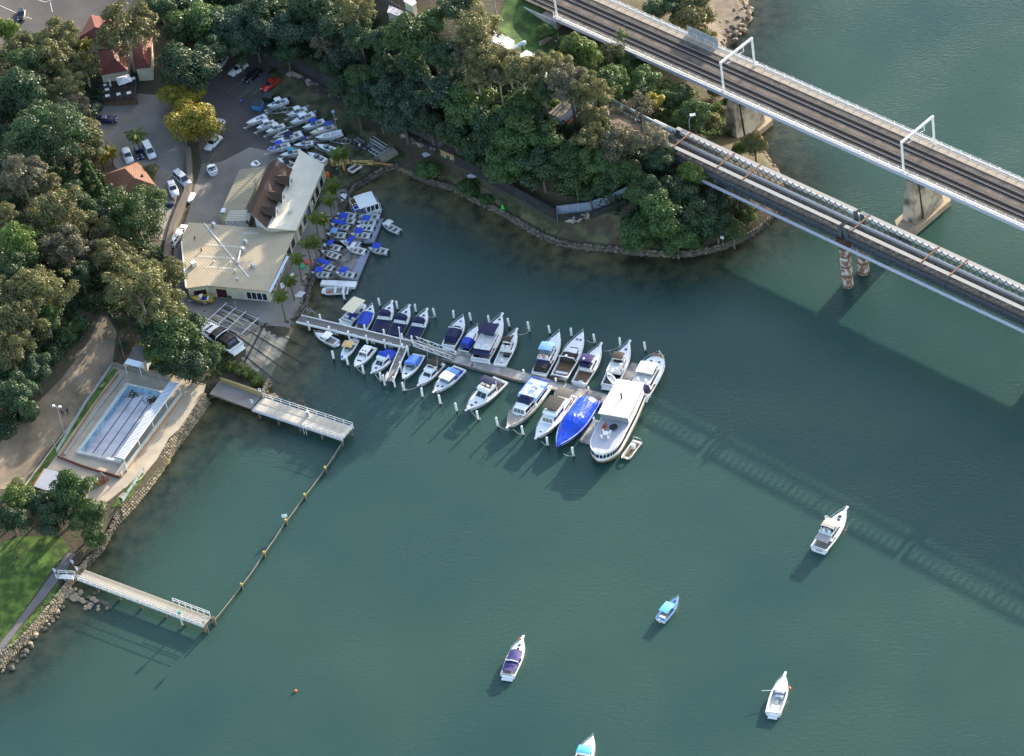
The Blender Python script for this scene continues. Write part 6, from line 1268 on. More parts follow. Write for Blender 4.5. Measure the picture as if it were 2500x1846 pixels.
tinny('dinghy with a lengthwise blue canopy folded over its side', (808,548), (853,557), (.15,.85,BLUEC), wide=.7)
tinny('dinghy with a dark blue interior in the right row', (870,553), (912,558), inner=M('dark_blue_floor',(.015,.03,.10),.8,.2), hull=WHITE)
tinny('dinghy with a small faded blue canopy at the float left corner', (797,572), (845,575), (.40,.72,LBLUE))
tinny('dinghy with a square blue canopy at the near right of the upper float', (856,572), (904,576), T1)
tinny('white runabout with a slim blue canopy between the two floats', (788,598), (832,608), (.40,.66,BLUEC), hull=WHITE, floor=TEAK, base=.3)
tinny('white dinghy with blue covers moored between the floats', (830,590), (880,598), (.30,.55,BLUEC), base=0, hull=WHITE, inner=BLUEC)
tinny('white fishing boat with tan seats and cream canopy on the slatted float', (846,605), (892,615), (.50,.72,OFFW), hull=WHITE, floor=TEAK)
tinny('open brown rowing dinghy with three pale thwarts', (784,613), (829,628), inner=TEAK)
tinny('dinghy with a lengthwise blue canopy at the palm edge of the slatted float', (775,643), (814,657), (.2,.9,BLUEC), wide=.75)
tinny('dinghy with a square blue canopy at the near corner by the sea wall', (760,666), (805,672), T1)
tinny('dinghy with a square blue canopy alone on the slatted deck', (819,666), (866,673), T1)
tinny('dinghy with a square blue canopy afloat outside the slatted float', (900,607), (947,615), T1, base=0)
tinny('aluminium cuddy dinghy with a pale top drifting outside the upper float', (933,546), (976,566), (.45,.75,ALUW), base=0)
b = Boat('flat grey punt with an orange lifebuoy below the white pontoon', (786,710), (852,708), B=2.2, zb=.5, zs=.5, fb=.55, fs=.5, name='work_punt', cat='dinghy', hull=ALU, flat=True); b.cockpit(.03,.86,.15,.14,SOLE).deck(.86,1,ALUW); b.bench(.2,-.9,.9,mat=ALUW).bench(.5,-.9,.9,mat=ALUW); part('lifebuoy', MB().tube([(b.X(.72)+.3*math.cos(a),.2+.3*math.sin(a),.3) for a in np.linspace(0,6.28,13)],.08,6), ORANGE, b.r); b.outboard(0,GREYM,.8)
# ------------------------------------------------------------------ trailers and boats in the yard
WHL = MB().wheel(0,0,0,.30,.2).mesh('tyre'); WHL.materials.append(RUB)
RIM = MB().wheel(0,0,0,.17,.22).mesh('rim'); RIM.materials.append(GALV)
def trailer(label, x, y, z, rz, L, Wd=1.7, double=False):
    t = thing('boat_trailer', label, 'trailer', (x,y,z), rz, 'boat trailers in the yard'); f = .55
    part('frame', MB().beam((-L*.45,-Wd*.4,f),(L*.25,-Wd*.4,f),.1).beam((-L*.45,Wd*.4,f),(L*.25,Wd*.4,f),.1).beam((L*.25,-Wd*.4,f),(L*.62,0,f),.1).beam((L*.25,Wd*.4,f),(L*.62,0,f),.1), GALV, t)
    for k in range(4): part('cross_member', MB().beam((-L*.45+k*L*.22,-Wd*.4,f-.02),(-L*.45+k*L*.22,Wd*.4,f-.02),.08), GALV, t)
    part('jockey_wheel', MB().cyl(L*.58,.12,.0,.75,.05,6).box(L*.6,L*.66,-.08,.08,.5,.75), WPAINT, t)
    for xx in ((-L*.2,-L*.03) if double else (-L*.12,)):
        for s in (-1,1):
            w = inst('wheel', WHL, t, (xx,s*(Wd*.5+.05),.30)); inst('rim', RIM, w)
            part('mudguard', MB().slab([[(xx+.42*math.cos(a),s*(Wd*.5+.05)+d,.30+.42*math.sin(a)) for d in (-.14,.14)] for a in np.linspace(.25,2.9,7)],.03), ALUW, t)
    return t
YG = 'trailer boats parked in the yard'
def yard(label, bow, stern, lift=.62, B=None, trl=True, **k):
    g = G(*((bow[0]+stern[0])/2,(bow[1]+stern[1])/2+6)); k.setdefault('name','trailer_boat')
    b = Boat(label, bow, stern, B=B, base=g.z+lift, zb=1.0, zs=.7, fb=k.pop('fb',1.05), fs=k.pop('fs',.8), group=YG, **k)
    if trl: trailer('galvanised trailer under the '+label.split(' parked')[0].split(' on ')[0].split(' beside')[0].split(' at ')[0].split(' behind')[0], b.r.location.x, b.r.location.y, g.z+.03, b.r.rotation_euler.z, b.L, b.B*.8)
    return b
def cuddy(b, top=None, z=1.9, sole=SOLE, motor=BLKM, ws=True, f=.5):
    b.deck(f,1).cockpit(.03,f,.3,.2,sole)
    if ws: b.screen(f+.02,.8,.45,.12)
    if top: b.bimini(f-.18,f+.12,.8,z,top,.9,'canopy',.08)
    b.bench(f-.12,-.7,-.2).bench(f-.12,.2,.7).bench(.10,-.7,.7)
    if motor: b.outboard(0,motor)
    return b
cuddy(yard('white runabout with royal blue upholstery nearest the red car', (652,259), (703,243)), WHITE, sole=BLUEC).hatch((.72,0),sz=.5,mat=BLUEC)
cuddy(yard('white half cabin boat with a white hardtop beside the empty ladder trailer', (700,281), (749,264), hull=WHITE), WHITE, motor=GREYM).rail(.75,.3)
cuddy(yard('white half cabin boat with a lilac windscreen and white hardtop', (708,300), (767,277)), WHITE, motor=GREYM).rail(.7,.3)
cuddy(yard('white bow rider with a dark blue folded canopy mid yard', (738,312), (792,294)), BLUEC, motor=BLKM)
b = cuddy(yard('cream and ochre cabin boat with a dark blue flat awning', (756,325), (818,307), hull=OFFW, deckm=CREAM), None, ws=False, motor=None); b.cabin(.45,.75,.7,.35,.08,0,WHITE); b.bimini(.06,.40,.85,1.9,M('blue_awning',(.03,.07,.28),.6,.1),.9)
b = yard('open white centre console boat on a tandem trailer', (770,336), (836,322), hull=WHITE, botm=BLKM); b.deck(.72,1).cockpit(.03,.72,.35,.18,OFFW); b.bench(.45,-.3,.3,.35,.8,.5).outboard(0,BLKM)
b = yard('white cruiser hull with a dark blue bottom at the lane edge', (601,301), (650,282), hull=WHITE, botm=BLUEC); cuddy(b, None, sole=BLUEC, motor=GREYM, ws=False)
b = cuddy(yard('small white cabin boat with porthole windows beside the dark blue bottomed hull', (626,313), (671,296)), WHITE, motor=BLKM); b.cabin(.5,.78,.72,.35,.08,0)
cuddy(yard('small white cuddy boat with a cream top and black motor', (649,322), (695,305), hull=OFFW), OFFW)
b = yard('dark open dinghy with a charcoal interior between two white boats', (665,334), (706,318), hull=ALU, fb=.8, fs=.6); b.deck(.8,1,ALU).cockpit(.03,.8,.15,.15,BLKM).bench(.3,-.6,.6,.15,.3,.3).outboard()
cuddy(yard('long white runabout with a navy folded canopy at the yard front', (668,348), (738,325)), NAVY).bench(.3,-.6,.6)
b = cuddy(yard('white ski boat with a royal blue bow cover and blue bimini', (652,366), (709,352)), BLUEC, 2.1, motor=None); b.cover(.62,.94,.8,None,BLUEC,.05,'bow_cover')
cuddy(yard('grey aluminium boat with a purple blue canopy beside the ski boat', (717,353), (766,348), hull=ALU, fb=.9), M('indigo_canvas',(.03,.02,.16),.7,.1), 2.2, motor=GREYM)
cuddy(yard('white boat with turquoise canopy and covers behind the hall', (684,379), (735,368)), M('teal_canvas',(.04,.32,.40),.6,.1), 1.9, motor=None)
b = cuddy(yard('white half cabin boat with a black top tucked behind the brown roof', (678,386), (722,408)), BLACKC, 1.9)
cuddy(yard('open grey sports boat at the right of the hall', (774,352), (820,368), hull=ALU), None, motor=BLKM)
cuddy(yard('white bow rider with white seats against the hall corner', (752,372), (795,394)), None, motor=None).bench(.75,-.5,.5,.5,.3,.4)
g = G(515,415); b = Boat('white runabout with black seats alone on the concrete lane', (512,401), (521,421), B=2.1, base=g.z+.3, zb=.9, zs=.7, fb=.95, fs=.8, name='trailer_boat', group=YG); cuddy(b, WHITE, 1.6, BLKM, None)
g = G(470,482); t = Boat('upturned pale dinghy beside the rock wall', (459,495), (470,472), B=1.6, base=g.z+.1, zb=.5, zs=.5, fb=.55, fs=.5, name='upturned_dinghy', cat='dinghy'); t.deck(0,1,WHITE,.35,name='bottom')
g = G(496,732); b = Boat('yellow speedboat with a white windscreen by the boatshed doors', (467,726), (518,727), B=1.9, base=g.z+.55, zb=.9, zs=.7, fb=.9, fs=.75, name='speedboat', hull=M('yellow_gelcoat',(.62,.40,.03),.3,.05), deckm=M('yellow_gelcoat',(.6,.4,.03))); b.deck(.55,1).cockpit(.03,.55,.3,.16,BLUEC).screen(.56,.8,.45,.12,WPAINT); b.bench(.2,-.6,.6); trailer('low dark trailer under the yellow speedboat', b.r.location.x, b.r.location.y, g.z, b.r.rotation_euler.z, b.L, 1.5)
g = G(622,408); b = Boat('white dinghy bow poking out behind the olive workshop roof', (612,404), (632,396), B=1.9, base=g.z+.5, zb=.8, zs=.6, fb=.8, fs=.7, name='trailer_boat', group=YG); b.deck(.5,1).cockpit(.03,.5)
p0 = G(720,271); p1 = G(658,280); t = trailer('empty ladder framed boat trailer beside the half cabin boats', (p0.x+p1.x)/2, (p0.y+p1.y)/2, (p0.z+p1.z)/2+.05, math.atan2(p1.y-p0.y,p1.x-p0.x), 5.2)
p0 = G(858,352); p1 = G(812,348); t = trailer('empty galvanised trailer with white mudguards near the scrap heap', (p0.x+p1.x)/2, (p0.y+p1.y)/2, (p0.z+p1.z)/2+.05, math.atan2(p1.y-p0.y,p1.x-p0.x), 4.2)
# big cruiser on the slipway and its cradle
b = Boat('large white cruiser with black canopies hauled out on the slipway', (468,775), (580,850), B=3.9, base=1.5+.9, zb=1.5, zs=.9, fb=1.6, fs=1.05, name='motor_cruiser', botm=BLKM); b.deck(.42,1).pulpit(.8).rail(.5,.6).cockpit(.03,.42,.45,.25,OFFW); b.cabin(.40,.70,.76,.7,.12,0); b.canvas(.30,.52,.80,1.25,.06,.03,BLACKC,None,False,'forward_canopy'); b.canvas(.08,.30,.82,1.15,.02,.05,BLACKC,None,True,'aft_canopy',M('smoked_vinyl',(.06,.05,.09))); b.arch(.31,.92,2.6); b.plat(.6)
cr = thing('slip_cradle', 'steel slipway cradle with cross frames beside the hauled out cruiser', 'cradle', slp(575,785)+Vector((0,0,.25)), math.atan2((Bc-A).y,(Bc-A).x))
for y in (-2.6,-.9,1.0,2.6): part('longitudinal', MB().beam((-5,y,.2),(4.5,y,-.25),.16,.2), GALV, cr)
for x in (-4.5,-2,.5,3.8): part('cross_frame', MB().beam((x,-2.9,.35-.045*x),(x,2.9,.35-.045*x),.14), ALUW, cr)
for x,y in ((-2,-2.7),(.5,-2.7),(3.8,-2.7),(3.8,2.8),(-2,2.8)): part('upright', MB().box(x-.06,x+.06,y-.06,y+.06,.2,2.0), GALV, cr)
# ------------------------------------------------------------------ vehicles
PAINT = {}
def paint(n, c): return M('car_paint_'+n, c, .25, .04, 1.0, coat=.6)
TYRE = MB().wheel(0,0,0,.33,.22,14).mesh('tyre'); TYRE.materials.append(RUB)
CRIM = MB().wheel(0,0,0,.2,.235,10).mesh('rim'); CRIM.materials.append(GALV)
HL = M('headlight_lens', (.7,.7,.68), .15, .05); TLM = M('tail_lens', (.35,.02,.02), .2, .05)
def car(label, front, rear, kind, col, cat='car'):
    a, c = G(*front), G(*rear); d = a-c; m = (a+c)/2; rz = math.atan2(d.y,d.x)
    S = dict(sedan=(4.7,1.8,1.42), wagon=(4.7,1.82,1.62), van=(4.9,1.9,2.0), ute=(5.0,1.85,1.65), hatch=(4.1,1.75,1.45))[kind]; L_, w, h = S
    z = max(H(m.x,m.y), m.z)+.06
    t = thing({'van':'parked_van','ute':'parked_ute'}.get(kind,'parked_car'), label, cat, (m.x,m.y,z), rz, 'parked cars and vans')
    hb = .92 if kind in ('sedan','hatch') else 1.05
    pf = lambda x: 1-.10*abs(2*x/L_)**4
    rows = []
    for x,zt in ((-L_/2,.70),(-L_/2+.08,hb-.06),(-L_*.3,hb),(0,hb),(L_*.18,hb),(L_*.42,hb-.16),(L_/2-.06,.66),(L_/2,.55)):
        y = w/2*pf(x); rows.append([(x,-y,.28),(x,-y*1.0,zt*.72),(x,-y*.93,zt),(x,0,zt+.035),(x,y*.93,zt),(x,y,zt*.72),(x,y,.28)])
    mb = MB().grid(rows); mb.add(rows[0],[tuple(range(6,-1,-1))]); mb.add(rows[-1],[tuple(range(7))]); bd = part('body', mb, col, t, True)
    x0,x1,rk0,rk1 = dict(sedan=(-L_*.36,L_*.22,.75,.95), wagon=(-L_*.46,L_*.22,.30,.85), van=(-L_*.48,L_*.33,.12,.75), ute=(-L_*.12,L_*.24,.25,.85), hatch=(-L_*.44,L_*.24,.5,.85))[kind]
    yb, yt = w/2*.90, w/2*.74
    Aq = [(x0,-yb,hb),(x1,-yb,hb),(x1,yb,hb),(x0,yb,hb)]; Tq = [(x0+rk0,-yt,h-.06),(x1-rk1,-yt,h-.06),(x1-rk1,yt,h-.06),(x0+rk0,yt,h-.06)]
    gh = part('greenhouse', MB().hexa(Aq,Tq), col, t)
    part('roof', MB().frus((x0+rk0-.05,x1-rk1+.05,-yt-.02,yt+.02),(x0+rk0+.05,x1-rk1-.05,-yt*.85,yt*.85),h-.058,h), col, t)
    Boat.pane('windscreen', [Aq[1],Aq[2],Tq[2],Tq[1]], .05,.95,.08,.95,.012, GLASS, gh); Boat.pane('rear_window', [Aq[3],Aq[0],Tq[0],Tq[3]], .07,.93,.15,.93,.012, GLASS, gh)
    for k in range(2):
        Boat.pane('side_window', [Aq[0],Aq[1],Tq[1],Tq[0]], .08+k*.42,.46+k*.42,.12,.9,.012, GLASS, gh); Boat.pane('side_window', [Aq[2],Aq[3],Tq[3],Tq[2]], .08+k*.42,.46+k*.42,.12,.9,.012, GLASS, gh)
    if kind == 'ute': part('tray', MB().box(-L_/2+.05,-L_*.14,-w/2+.06,w/2-.06,.9,1.0), BLKM, t)
    if kind in ('wagon',): part('roof_rack', MB().box(x0+rk0+.2,x0+rk0+.26,-yt,yt,h+.002,h+.08).box(x1-rk1-.5,x1-rk1-.44,-yt,yt,h+.002,h+.08), GALV, t)
    for sx in (-.30,.31):
        for sy in (-1,1): wv = inst('wheel', TYRE, t, (L_*sx,sy*(w/2-.10),.33)); inst('rim', CRIM, wv)
    for sy in (-1,1):
        part('headlight', MB().box(L_/2-.12,L_/2+.01,sy*w*.36-.16,sy*w*.36+.16,.56,.68), HL, t); part('tail_light', MB().box(-L_/2-.01,-L_/2+.05,sy*w*.38-.14,sy*w*.38+.14,.62,.80), TLM, t)
    return t
WH, BLK, RED, SIL, NVY = paint('white',(.78,.78,.77)), paint('black',(.008,.009,.012)), paint('red',(.55,.035,.012)), paint('silver',(.42,.44,.48)), paint('navy',(.012,.018,.06))
car('black car driving on the road at the top left', (53,56), (55,26), 'hatch', BLK)
car('silver car half hidden under the dark tree at the yard edge', (531,172), (550,146), 'sedan', SIL)
car('white sedan parked between the silver and black cars in the upper yard', (564,188), (602,161), 'sedan', WH)
car('black sedan parked between the white sedan and the red car', (599,204), (636,177), 'sedan', BLK)
car('bright red sedan parked beside the boat yard', (642,228), (681,196), 'sedan', RED)
car('dark navy sedan in the shade below the restaurant terrace', (285,299), (238,296), 'sedan', NVY)
car('white sedan beneath the yellow tree at the lane edge', (503,372), (541,337), 'sedan', WH)
car('white car mostly hidden inside the lower yellow tree', (521,333), (543,303), 'wagon', WH)
car('silver grey van parked by the rock retaining wall', (462,462), (431,428), 'van', SIL, 'van')
car('white station wagon with roof racks beside the silver van', (430,486), (418,450), 'wagon', WH)
car('white sedan squeezed beside the boatshed corner', (451,560), (434,586), 'sedan', WH)
car('white wagon with a dark rear window beside the tan boatshed', (439,578), (419,601), 'wagon', WH)
car('white van behind the golden palm near the cottage', (374,390), (358,360), 'van', WH, 'van')
car('dark blue hatchback between the white van and the white ute', (345,392), (337,366), 'hatch', NVY)
car('white ute with a dark tray above the cottage roof', (318,400), (308,372), 'ute', WH, 'ute')
g = G(414,503); t = thing('covered_dinghy', 'dinghy under a navy cover at the tree edge of the lot', 'dinghy', g, .4); part('cover', MB().ball((0,0,.35),1.2,8,(1,.6,.4)), NAVY, t, True); part('cradle', MB().box(-.9,.9,-.5,.5,0,.25), PILEW, t)
# ------------------------------------------------------------------ people
SKIN = M('skin_tone', (.45,.27,.19), .6, .05); HAIR = M('dark_hair', (.03,.02,.015), .7, .1)
def person(label, px, py, rz, shirt, legs, step=.12, zoff=None):
    g = G(px,py) if zoff is None else P(px,py,zoff)
    t = thing('person', label, 'person', g+Vector((0,0,.06)), rz)
    V = [(0,0,.95),(0,0,1.15),(0,0,1.42),(0,0,1.52),(0,0,1.66),  (0,.18,1.42),(.05,.24,1.15),(.12,.22,.90),(.15,.21,.80), (0,-.18,1.42),(-.05,-.24,1.15),(.0,-.22,.90),(.02,-.21,.80), (0,.10,.90),(step,.11,.50),(step*.8,.11,.09),(step*.8+.15,.12,.05),(0,-.10,.90),(-step*.5,-.11,.50),(-step*1.4,-.11,.10),(-step*1.4+.15,-.12,.05)]
    E = [(0,1),(1,2),(2,3),(3,4),(2,5),(5,6),(6,7),(7,8),(2,9),(9,10),(10,11),(11,12),(0,13),(13,14),(14,15),(15,16),(0,17),(17,18),(18,19),(19,20)]
    Rd = [.15,.14,.15,.06,.11,.07,.055,.042,.045,.07,.055,.042,.045,.095,.075,.05,.04,.095,.075,.05,.04]
    me = bpy.data.meshes.new('body'); me.from_pydata(V,E,[]); o = bpy.data.objects.new('body', me); COL.objects.link(o)
    o.modifiers.new('s','SKIN'); sv = me.skin_vertices[0].data
    for i,r in enumerate(Rd): sv[i].radius = (r,r*1.05)
    sv[0].use_root = True
    o.modifiers.new('u','SUBSURF').levels = 1
    dg = bpy.context.evaluated_depsgraph_get(); nm = bpy.data.meshes.new_from_object(o.evaluated_get(dg)); bpy.data.objects.remove(o)
    for m_ in (shirt, legs, SKIN): nm.materials.append(m_)
    for p_ in nm.polygons:
        z = p_.center.z; p_.material_index = 2 if z > 1.50 or (abs(p_.center.y) > .17 and z < 1.12) else (0 if z > .93 else 1); p_.use_smooth = True
    link('body', nm, None, t); part('hair', MB().ball((-.02,0,1.70),.115,8,(1,1,.8)), HAIR, t, True)
    return t
person('person in a blue shirt and dark trousers walking across the yard', 591,258, 2.2, M('blue_shirt',(.10,.16,.55),.8), M('dark_trousers',(.02,.02,.03),.8))
person('left of two dark clothed people walking on the dirt track', 155,1018, 2.4, M('black_top',(.02,.02,.03),.8), M('navy_trousers',(.03,.04,.09),.8))
person('right of two dark clothed people walking on the dirt track', 167,1013, 2.4, M('black_top',(.02,.02,.03)), M('grey_trousers',(.05,.05,.07),.8))
# ------------------------------------------------------------------ poles, signs, yard things
def pole(label, base, h, lamp=None, name='light_pole', mat=None, r=.09, lean=(0,0)):
    g = G(*base); t = thing(name, label, 'pole', g)
    part('shaft', MB().tube([(0,0,-.2),(lean[0],lean[1],h)],r,8,r*.6), mat or GALV, t)
    if lamp == 'twin': 
        part('cross_arm', MB().beam((-.7,.3,h),(.7,-.3,h),.08), GALV, t)
        for s in (-1,1): part('flood_lamp', MB().frus((s*.6-.28,s*.6+.28,-s*.3-.2,-s*.3+.2),(s*.6-.2,s*.6+.2,-s*.3-.15,-s*.3+.15),h+.05,h+.35), WPAINT, t)
    if lamp == 'box': part('lamp_head', MB().box(-.35,.35,-.3,.3,h,h+.35), M('blue_lamp',(.2,.24,.42),.5), t); part('camera_bracket', MB().beam((0,0,h*.7),(.5,-.2,h*.72),.08), WPAINT, t)
    if lamp == 'arms':
        for k in range(3): part('cross_arm', MB().beam((-.9,0,h-.5-k*.8),(.9,0,h-.5-k*.8),.1), PILEW, t)
    return t
pole('light pole with twin floodlights between the dirt track and pool fence', (160,1066), 7.7, 'twin')
pole('camera pole in the grass beside the trailer boats', (825,330), 6.0, 'box')
pole('leaning timber pole beside the pool kiosk', (305,878), 6.0, None, 'utility_pole', PILEW, .12)
pole('slim steel pole at the corner of the pool fence', (140,1108), 3.5)
pole('steel mast rising from the embankment compound', (1212,38), 12, 'arms', 'steel_mast', GALV, .16)
pole('short lamp post on the left gutter of the boatshed', (438,612), 6, None)
def sign(label, px, py, z, h, w=.7, rz=-.6, diamond=True):
    t = thing('warning_sign', label, 'sign', P(px,py,z), rz, 'white warning signs at the jetties')
    part('post', MB().cyl(0,0,0,h,.045,6), GALV, t)
    q = [(-w*.5,0),(0,-w*.75),(w*.5,0),(w*.42,w*.7),(-w*.42,w*.7)] if diamond else [(-w*.5,-w*.5),(w*.5,-w*.5),(w*.5,w*.5),(-w*.5,w*.5)]
    n = len(q); bd = part('sign_board', MB().add([(x,-.07,h+z_) for x,z_ in q]+[(x,-.03,h+z_) for x,z_ in q],[tuple(range(n)),tuple(range(2*n-1,n-1,-1))]+[(i,i+n,(i+1)%n+n,(i+1)%n) for i in range(n)]), WPAINT, t)
    part('pictogram', MB().box(-.14,.14,-.082,-.072,h+.1,h+.35), M('sign_blue',(.10,.25,.60),.5), bd)
sign('white warning sign beside the foreshore path left of the jetty stair', 139,1412, 1.9, 2.1)
sign('white warning sign at the landward end of the plank jetty', 191,1400, 1.7, 1.3)
sign('white warning sign on the sea wall above the jetty stair', 179,1381, 1.8, 1.0)
sign('white warning sign by the upper corner of the concrete wharf', 638,968, 1.8, 1.6)
sign('white warning sign by the lower corner of the concrete wharf', 619,998, 1.8, 1.9)
sign('white warning sign at the outer end of the plank jetty', 503,1531, 1.7, 2.2)
sign('square white sign on a bent post over the headland wall', 1766,604, 1.2, 2.6, .8, -.6, False)
t = thing('jetty_pump_post', 'pale green topped service post on the plank jetty rail', 'post', P(442,1512,1.7)); part('post', MB().cyl(0,0,-1.4,1.6,.16,8), ALUW, t); part('head', MB().box(-.3,.3,-.25,.25,1.6,2.1), M('green_head',(.10,.38,.30),.6), t)
t = thing('navigation_marker', 'bright green triangular channel marker on the headland wall', 'marker', G(1229,516)); NG = M('marker_green',(.05,.75,.08),.6,.1); part('cone', MB().tube([(0,0,.2),(0,0,1.7)],.45,4,.08), NG, t); part('base', MB().cyl(0,0,-.2,.2,.3,8), NG, t)
def binbox(label, px, py, sx, sy, h, col, lid, rz, name='waste_skip'):
    t = thing(name, label, 'bin', G(px,py,.06), rz); part('body', MB().frus((-sx*.42,sx*.42,-sy*.45,sy*.45),(-sx/2,sx/2,-sy/2,sy/2),.1,h), col, t); part('lid', MB().hexa([(-sx/2,-sy/2,h+.02),(sx/2,-sy/2,h+.02),(sx/2,sy/2,h+.35),(-sx/2,sy/2,h+.35)],[(-sx/2,-sy/2,h+.08),(sx/2,-sy/2,h+.08),(sx/2,sy/2,h+.42),(-sx/2,sy/2,h+.42)]), lid, t)
    for sx_ in (-1,1):
        for sy_ in (-1,1): part('castor', MB().wheel(sx_*sx*.35,sy_*sy*.35,.08,.08,.06,8), RUB, t)
binbox('light blue waste skip with a dark lid beside the trailer boats', 631,266, 2.2,1.8,1.4, M('skip_blue',(.08,.28,.62),.6,.1), M('skip_lid',(.03,.04,.04),.6), -.55)
binbox('dark green waste skip between the red car and the boats', 657,246, 2.2,1.6,1.3, M('skip_green',(.02,.05,.03),.6,.1), M('skip_lid',(.03,.04,.04)), -.55)
binbox('yellow lidded bin against the hall wall by the palms', 733,575, .9,.8,1.1, GREYM, M('yellow_lid',(.75,.45,.02),.5), -.9)
binbox('orange tub on the grass beside the hall corner', 800,432, .8,.8,.7, ORANGE, ORANGE, .3, 'plastic_tub')
for i,(x,y,c,lab) in enumerate(((555,722,(.45,.05,.03),'red crab pot at the left of the boatshed door heap'),(561,719,(.03,.20,.07),'green crab pot at the back of the boatshed door heap'),(563,727,(.02,.12,.05),'dark green crab pot at the front of the boatshed door heap'),(570,725,(.70,.55,.03),'yellow crab pot at the right of the boatshed door heap'))):
    t = thing('crab_pot', lab, 'crab pot', G(x,y,.05), 0, 'crab pots by the boatshed door'); m_ = M('pot_%d'%i, c, .7, .2)
    part('drum', MB().cyl(0,0,0,.7,.45,10), m_, t); part('rim', MB().tube([(.45*math.cos(a),.45*math.sin(a),.7) for a in np.linspace(0,6.28,13)],.05,5), STEEL, t)
for x,y,c,lab in ((752,641,(.62,.06,.02),'red upturned tub on the palm lawn'),(738,651,(.02,.32,.12),'green upturned tub on the apron below the red one')):
    t = thing('upturned_tub', lab, 'tub', G(x,y,.06)); m_ = M('tub'+lab[:4], c, .5, .1); part('shell', MB().tube([(0,0,0),(0,0,.3)],.75,12,.6), m_, t); part('lip', MB().cyl(0,0,0,.06,.8,12), m_, t)
t = thing('picnic_bench', 'white concrete table and bench on the palm lawn edge', 'bench', G(841,486,.05), -1.1); part('table_top', MB().box(-.9,.9,-.4,.4,.7,.78), WPAINT, t); part('bench_plank', MB().box(-.9,.9,.6,.9,.42,.48).box(-.9,.9,-.9,-.6,.42,.48), WPAINT, t)
for s in (-.7,.7): part('leg', MB().box(s-.08,s+.08,-.8,.8,0,.42), CONC, t)
for x,y,lab in ((699,710,'large white notice board under the palm by the boatshed'),(712,697,'smaller white notice board behind the palm by the boatshed')):
    t = thing('notice_board', lab, 'sign', G(x,y,.05), .7); part('board', MB().box(-1.1,1.1,-.05,.05,1.2,2.6), WPAINT, t); part('blue_print', MB().box(-.7,.7,-.06,-.052,1.6,2.1), M('print_blue',(.25,.42,.65),.6,.3,3), t)
    for s in (-.9,.9): part('leg', MB().box(s-.05,s+.05,.06,.14,0,2.6), GALV, t)
t = thing('pale_patch', 'pale patch on the apron beside the sea wall', 'patch', G(730,719,.07)); part('patch', MB().prism([(1.2*math.cos(a)*(1+.3*math.sin(3*a)),.9*math.sin(a)*(1+.25*math.cos(5*a)),) for a in np.linspace(0,5.98,20)],0,.012), M('pale_grey',(.55,.56,.58),.8,.15,1.5), t)  # irregular pale patch lying flat on the apron
# crane, slab and scrap in the yard corner
YC = M('crane_yellow', (.40,.27,.09), .7, .25, 1.5, col2=(.48,.34,.12))
p0, p1, p2 = G(857,396,2.0), G(911,397,1.7), G(962,403,1.5)
t = thing('old_crane', 'old yellow crane with its boom lowered across the yard grass', 'crane', (G(840,402)), 0); o_ = t.location
part('boom', MB().beam(p0-o_,p1-o_,.5,.8), YC, t); 
for k in (.06,.10,.25,.32,.39,.46,.53,.60,.67):
    v = (p0-o_).lerp(p1-o_,k); part('boom_lettering', MB().box(v.x-.13,v.x+.13,v.y-.29,v.y-.27,v.z-.16,v.z+.14), BLKM, t)
part('jib', MB().beam(p1-o_,p2-o_,.25,.3), M('jib_orange',(.42,.20,.07),.8,.2), t)
part('cab', MB().frus((-1.8,1.4,-1.2,1.2),(-1.5,1.0,-1.0,1.0),.8,2.2), YC, t); part('engine_cover', MB().box(-2.6,-1.85,-1.1,1.1,.9,1.8), YC, t); part('cab_window', MB().box(1.2,1.25,-.6,.6,1.4,2.0), GLASS, t)
part('carriage', MB().box(-2.4,2.0,-1.3,1.3,.2,.78), STEEL, t)
for sx in (-1.5,1.2):
    for sy in (-1.3,1.3): wv = inst('wheel', TYRE, t, (sx,sy,.45), (0,0,0), (1.4,1.4,1.4)); inst('rim', CRIM, wv)
part('hook_block', MB().cyl(p2.x-o_.x,p2.y-o_.y,p2.z-o_.z-1.0,p2.z-o_.z-.1,.08,6), RUST, t)
a_, c_ = G(928,393,.3), G(966,370,.3); t = thing('concrete_beam', 'long precast concrete beam lying beside the crane jib', 'concrete beam', a_); part('beam', MB().beam((0,0,.2),c_-a_+Vector((0,0,.2)),1.9,.9), M('beam_concrete',(.24,.20,.15),.9,.15,.8), t); part('beam_step', MB().beam(Vector((-.9,.5,.35)),c_-a_+Vector((-.9,.5,.35)),.5,.9), CONCD, t)
rng = random.Random(11)
for i,(x0,y0,x1,y1,lab) in enumerate(((908,345,944,368,'tall grey steel frame gangway in the scrap heap'),(902,352,937,372,'low grey steel frame gangway beside the tall one'),(893,362,932,384,'bright aluminium gangway at the front of the scrap heap'),(868,340,886,352,'short steel frame tipped at the scrap heap end'))):
    a_, c_ = G(x0,y0,.1), G(x1,y1,.1); t = thing('scrap_gangway', lab, 'scrap', a_, 0, 'steel frames in the scrap heap'); d = c_-a_; s_ = Vector((-d.y,d.x,0)).normalized()*.45; m_ = GALV if i%2 else ALUW
    h_ = 1.1 if i == 0 else .4
    for k in (-1,1): part('side_rail', MB().beam(s_*k+Vector((0,0,.15)),d+s_*k+Vector((0,0,.15)),.1).beam(s_*k+Vector((0,0,h_)),d+s_*k+Vector((0,0,h_)),.08), m_, t)
    for k in range(6): part('cross_bar', MB().beam(d*(k/5)+s_+Vector((0,0,.15)),d*(k/5)-s_+Vector((0,0,.15)),.07), m_, t)
t = thing('scrap_engine_heap', 'dark heap of engine parts in the yard corner', 'scrap', G(885,362,.0)); mb = MB()
for k in range(26): rock(mb, (rng.gauss(0,1.3),rng.gauss(0,.8),rng.uniform(.1,.5)), rng.uniform(.2,.45), rng)
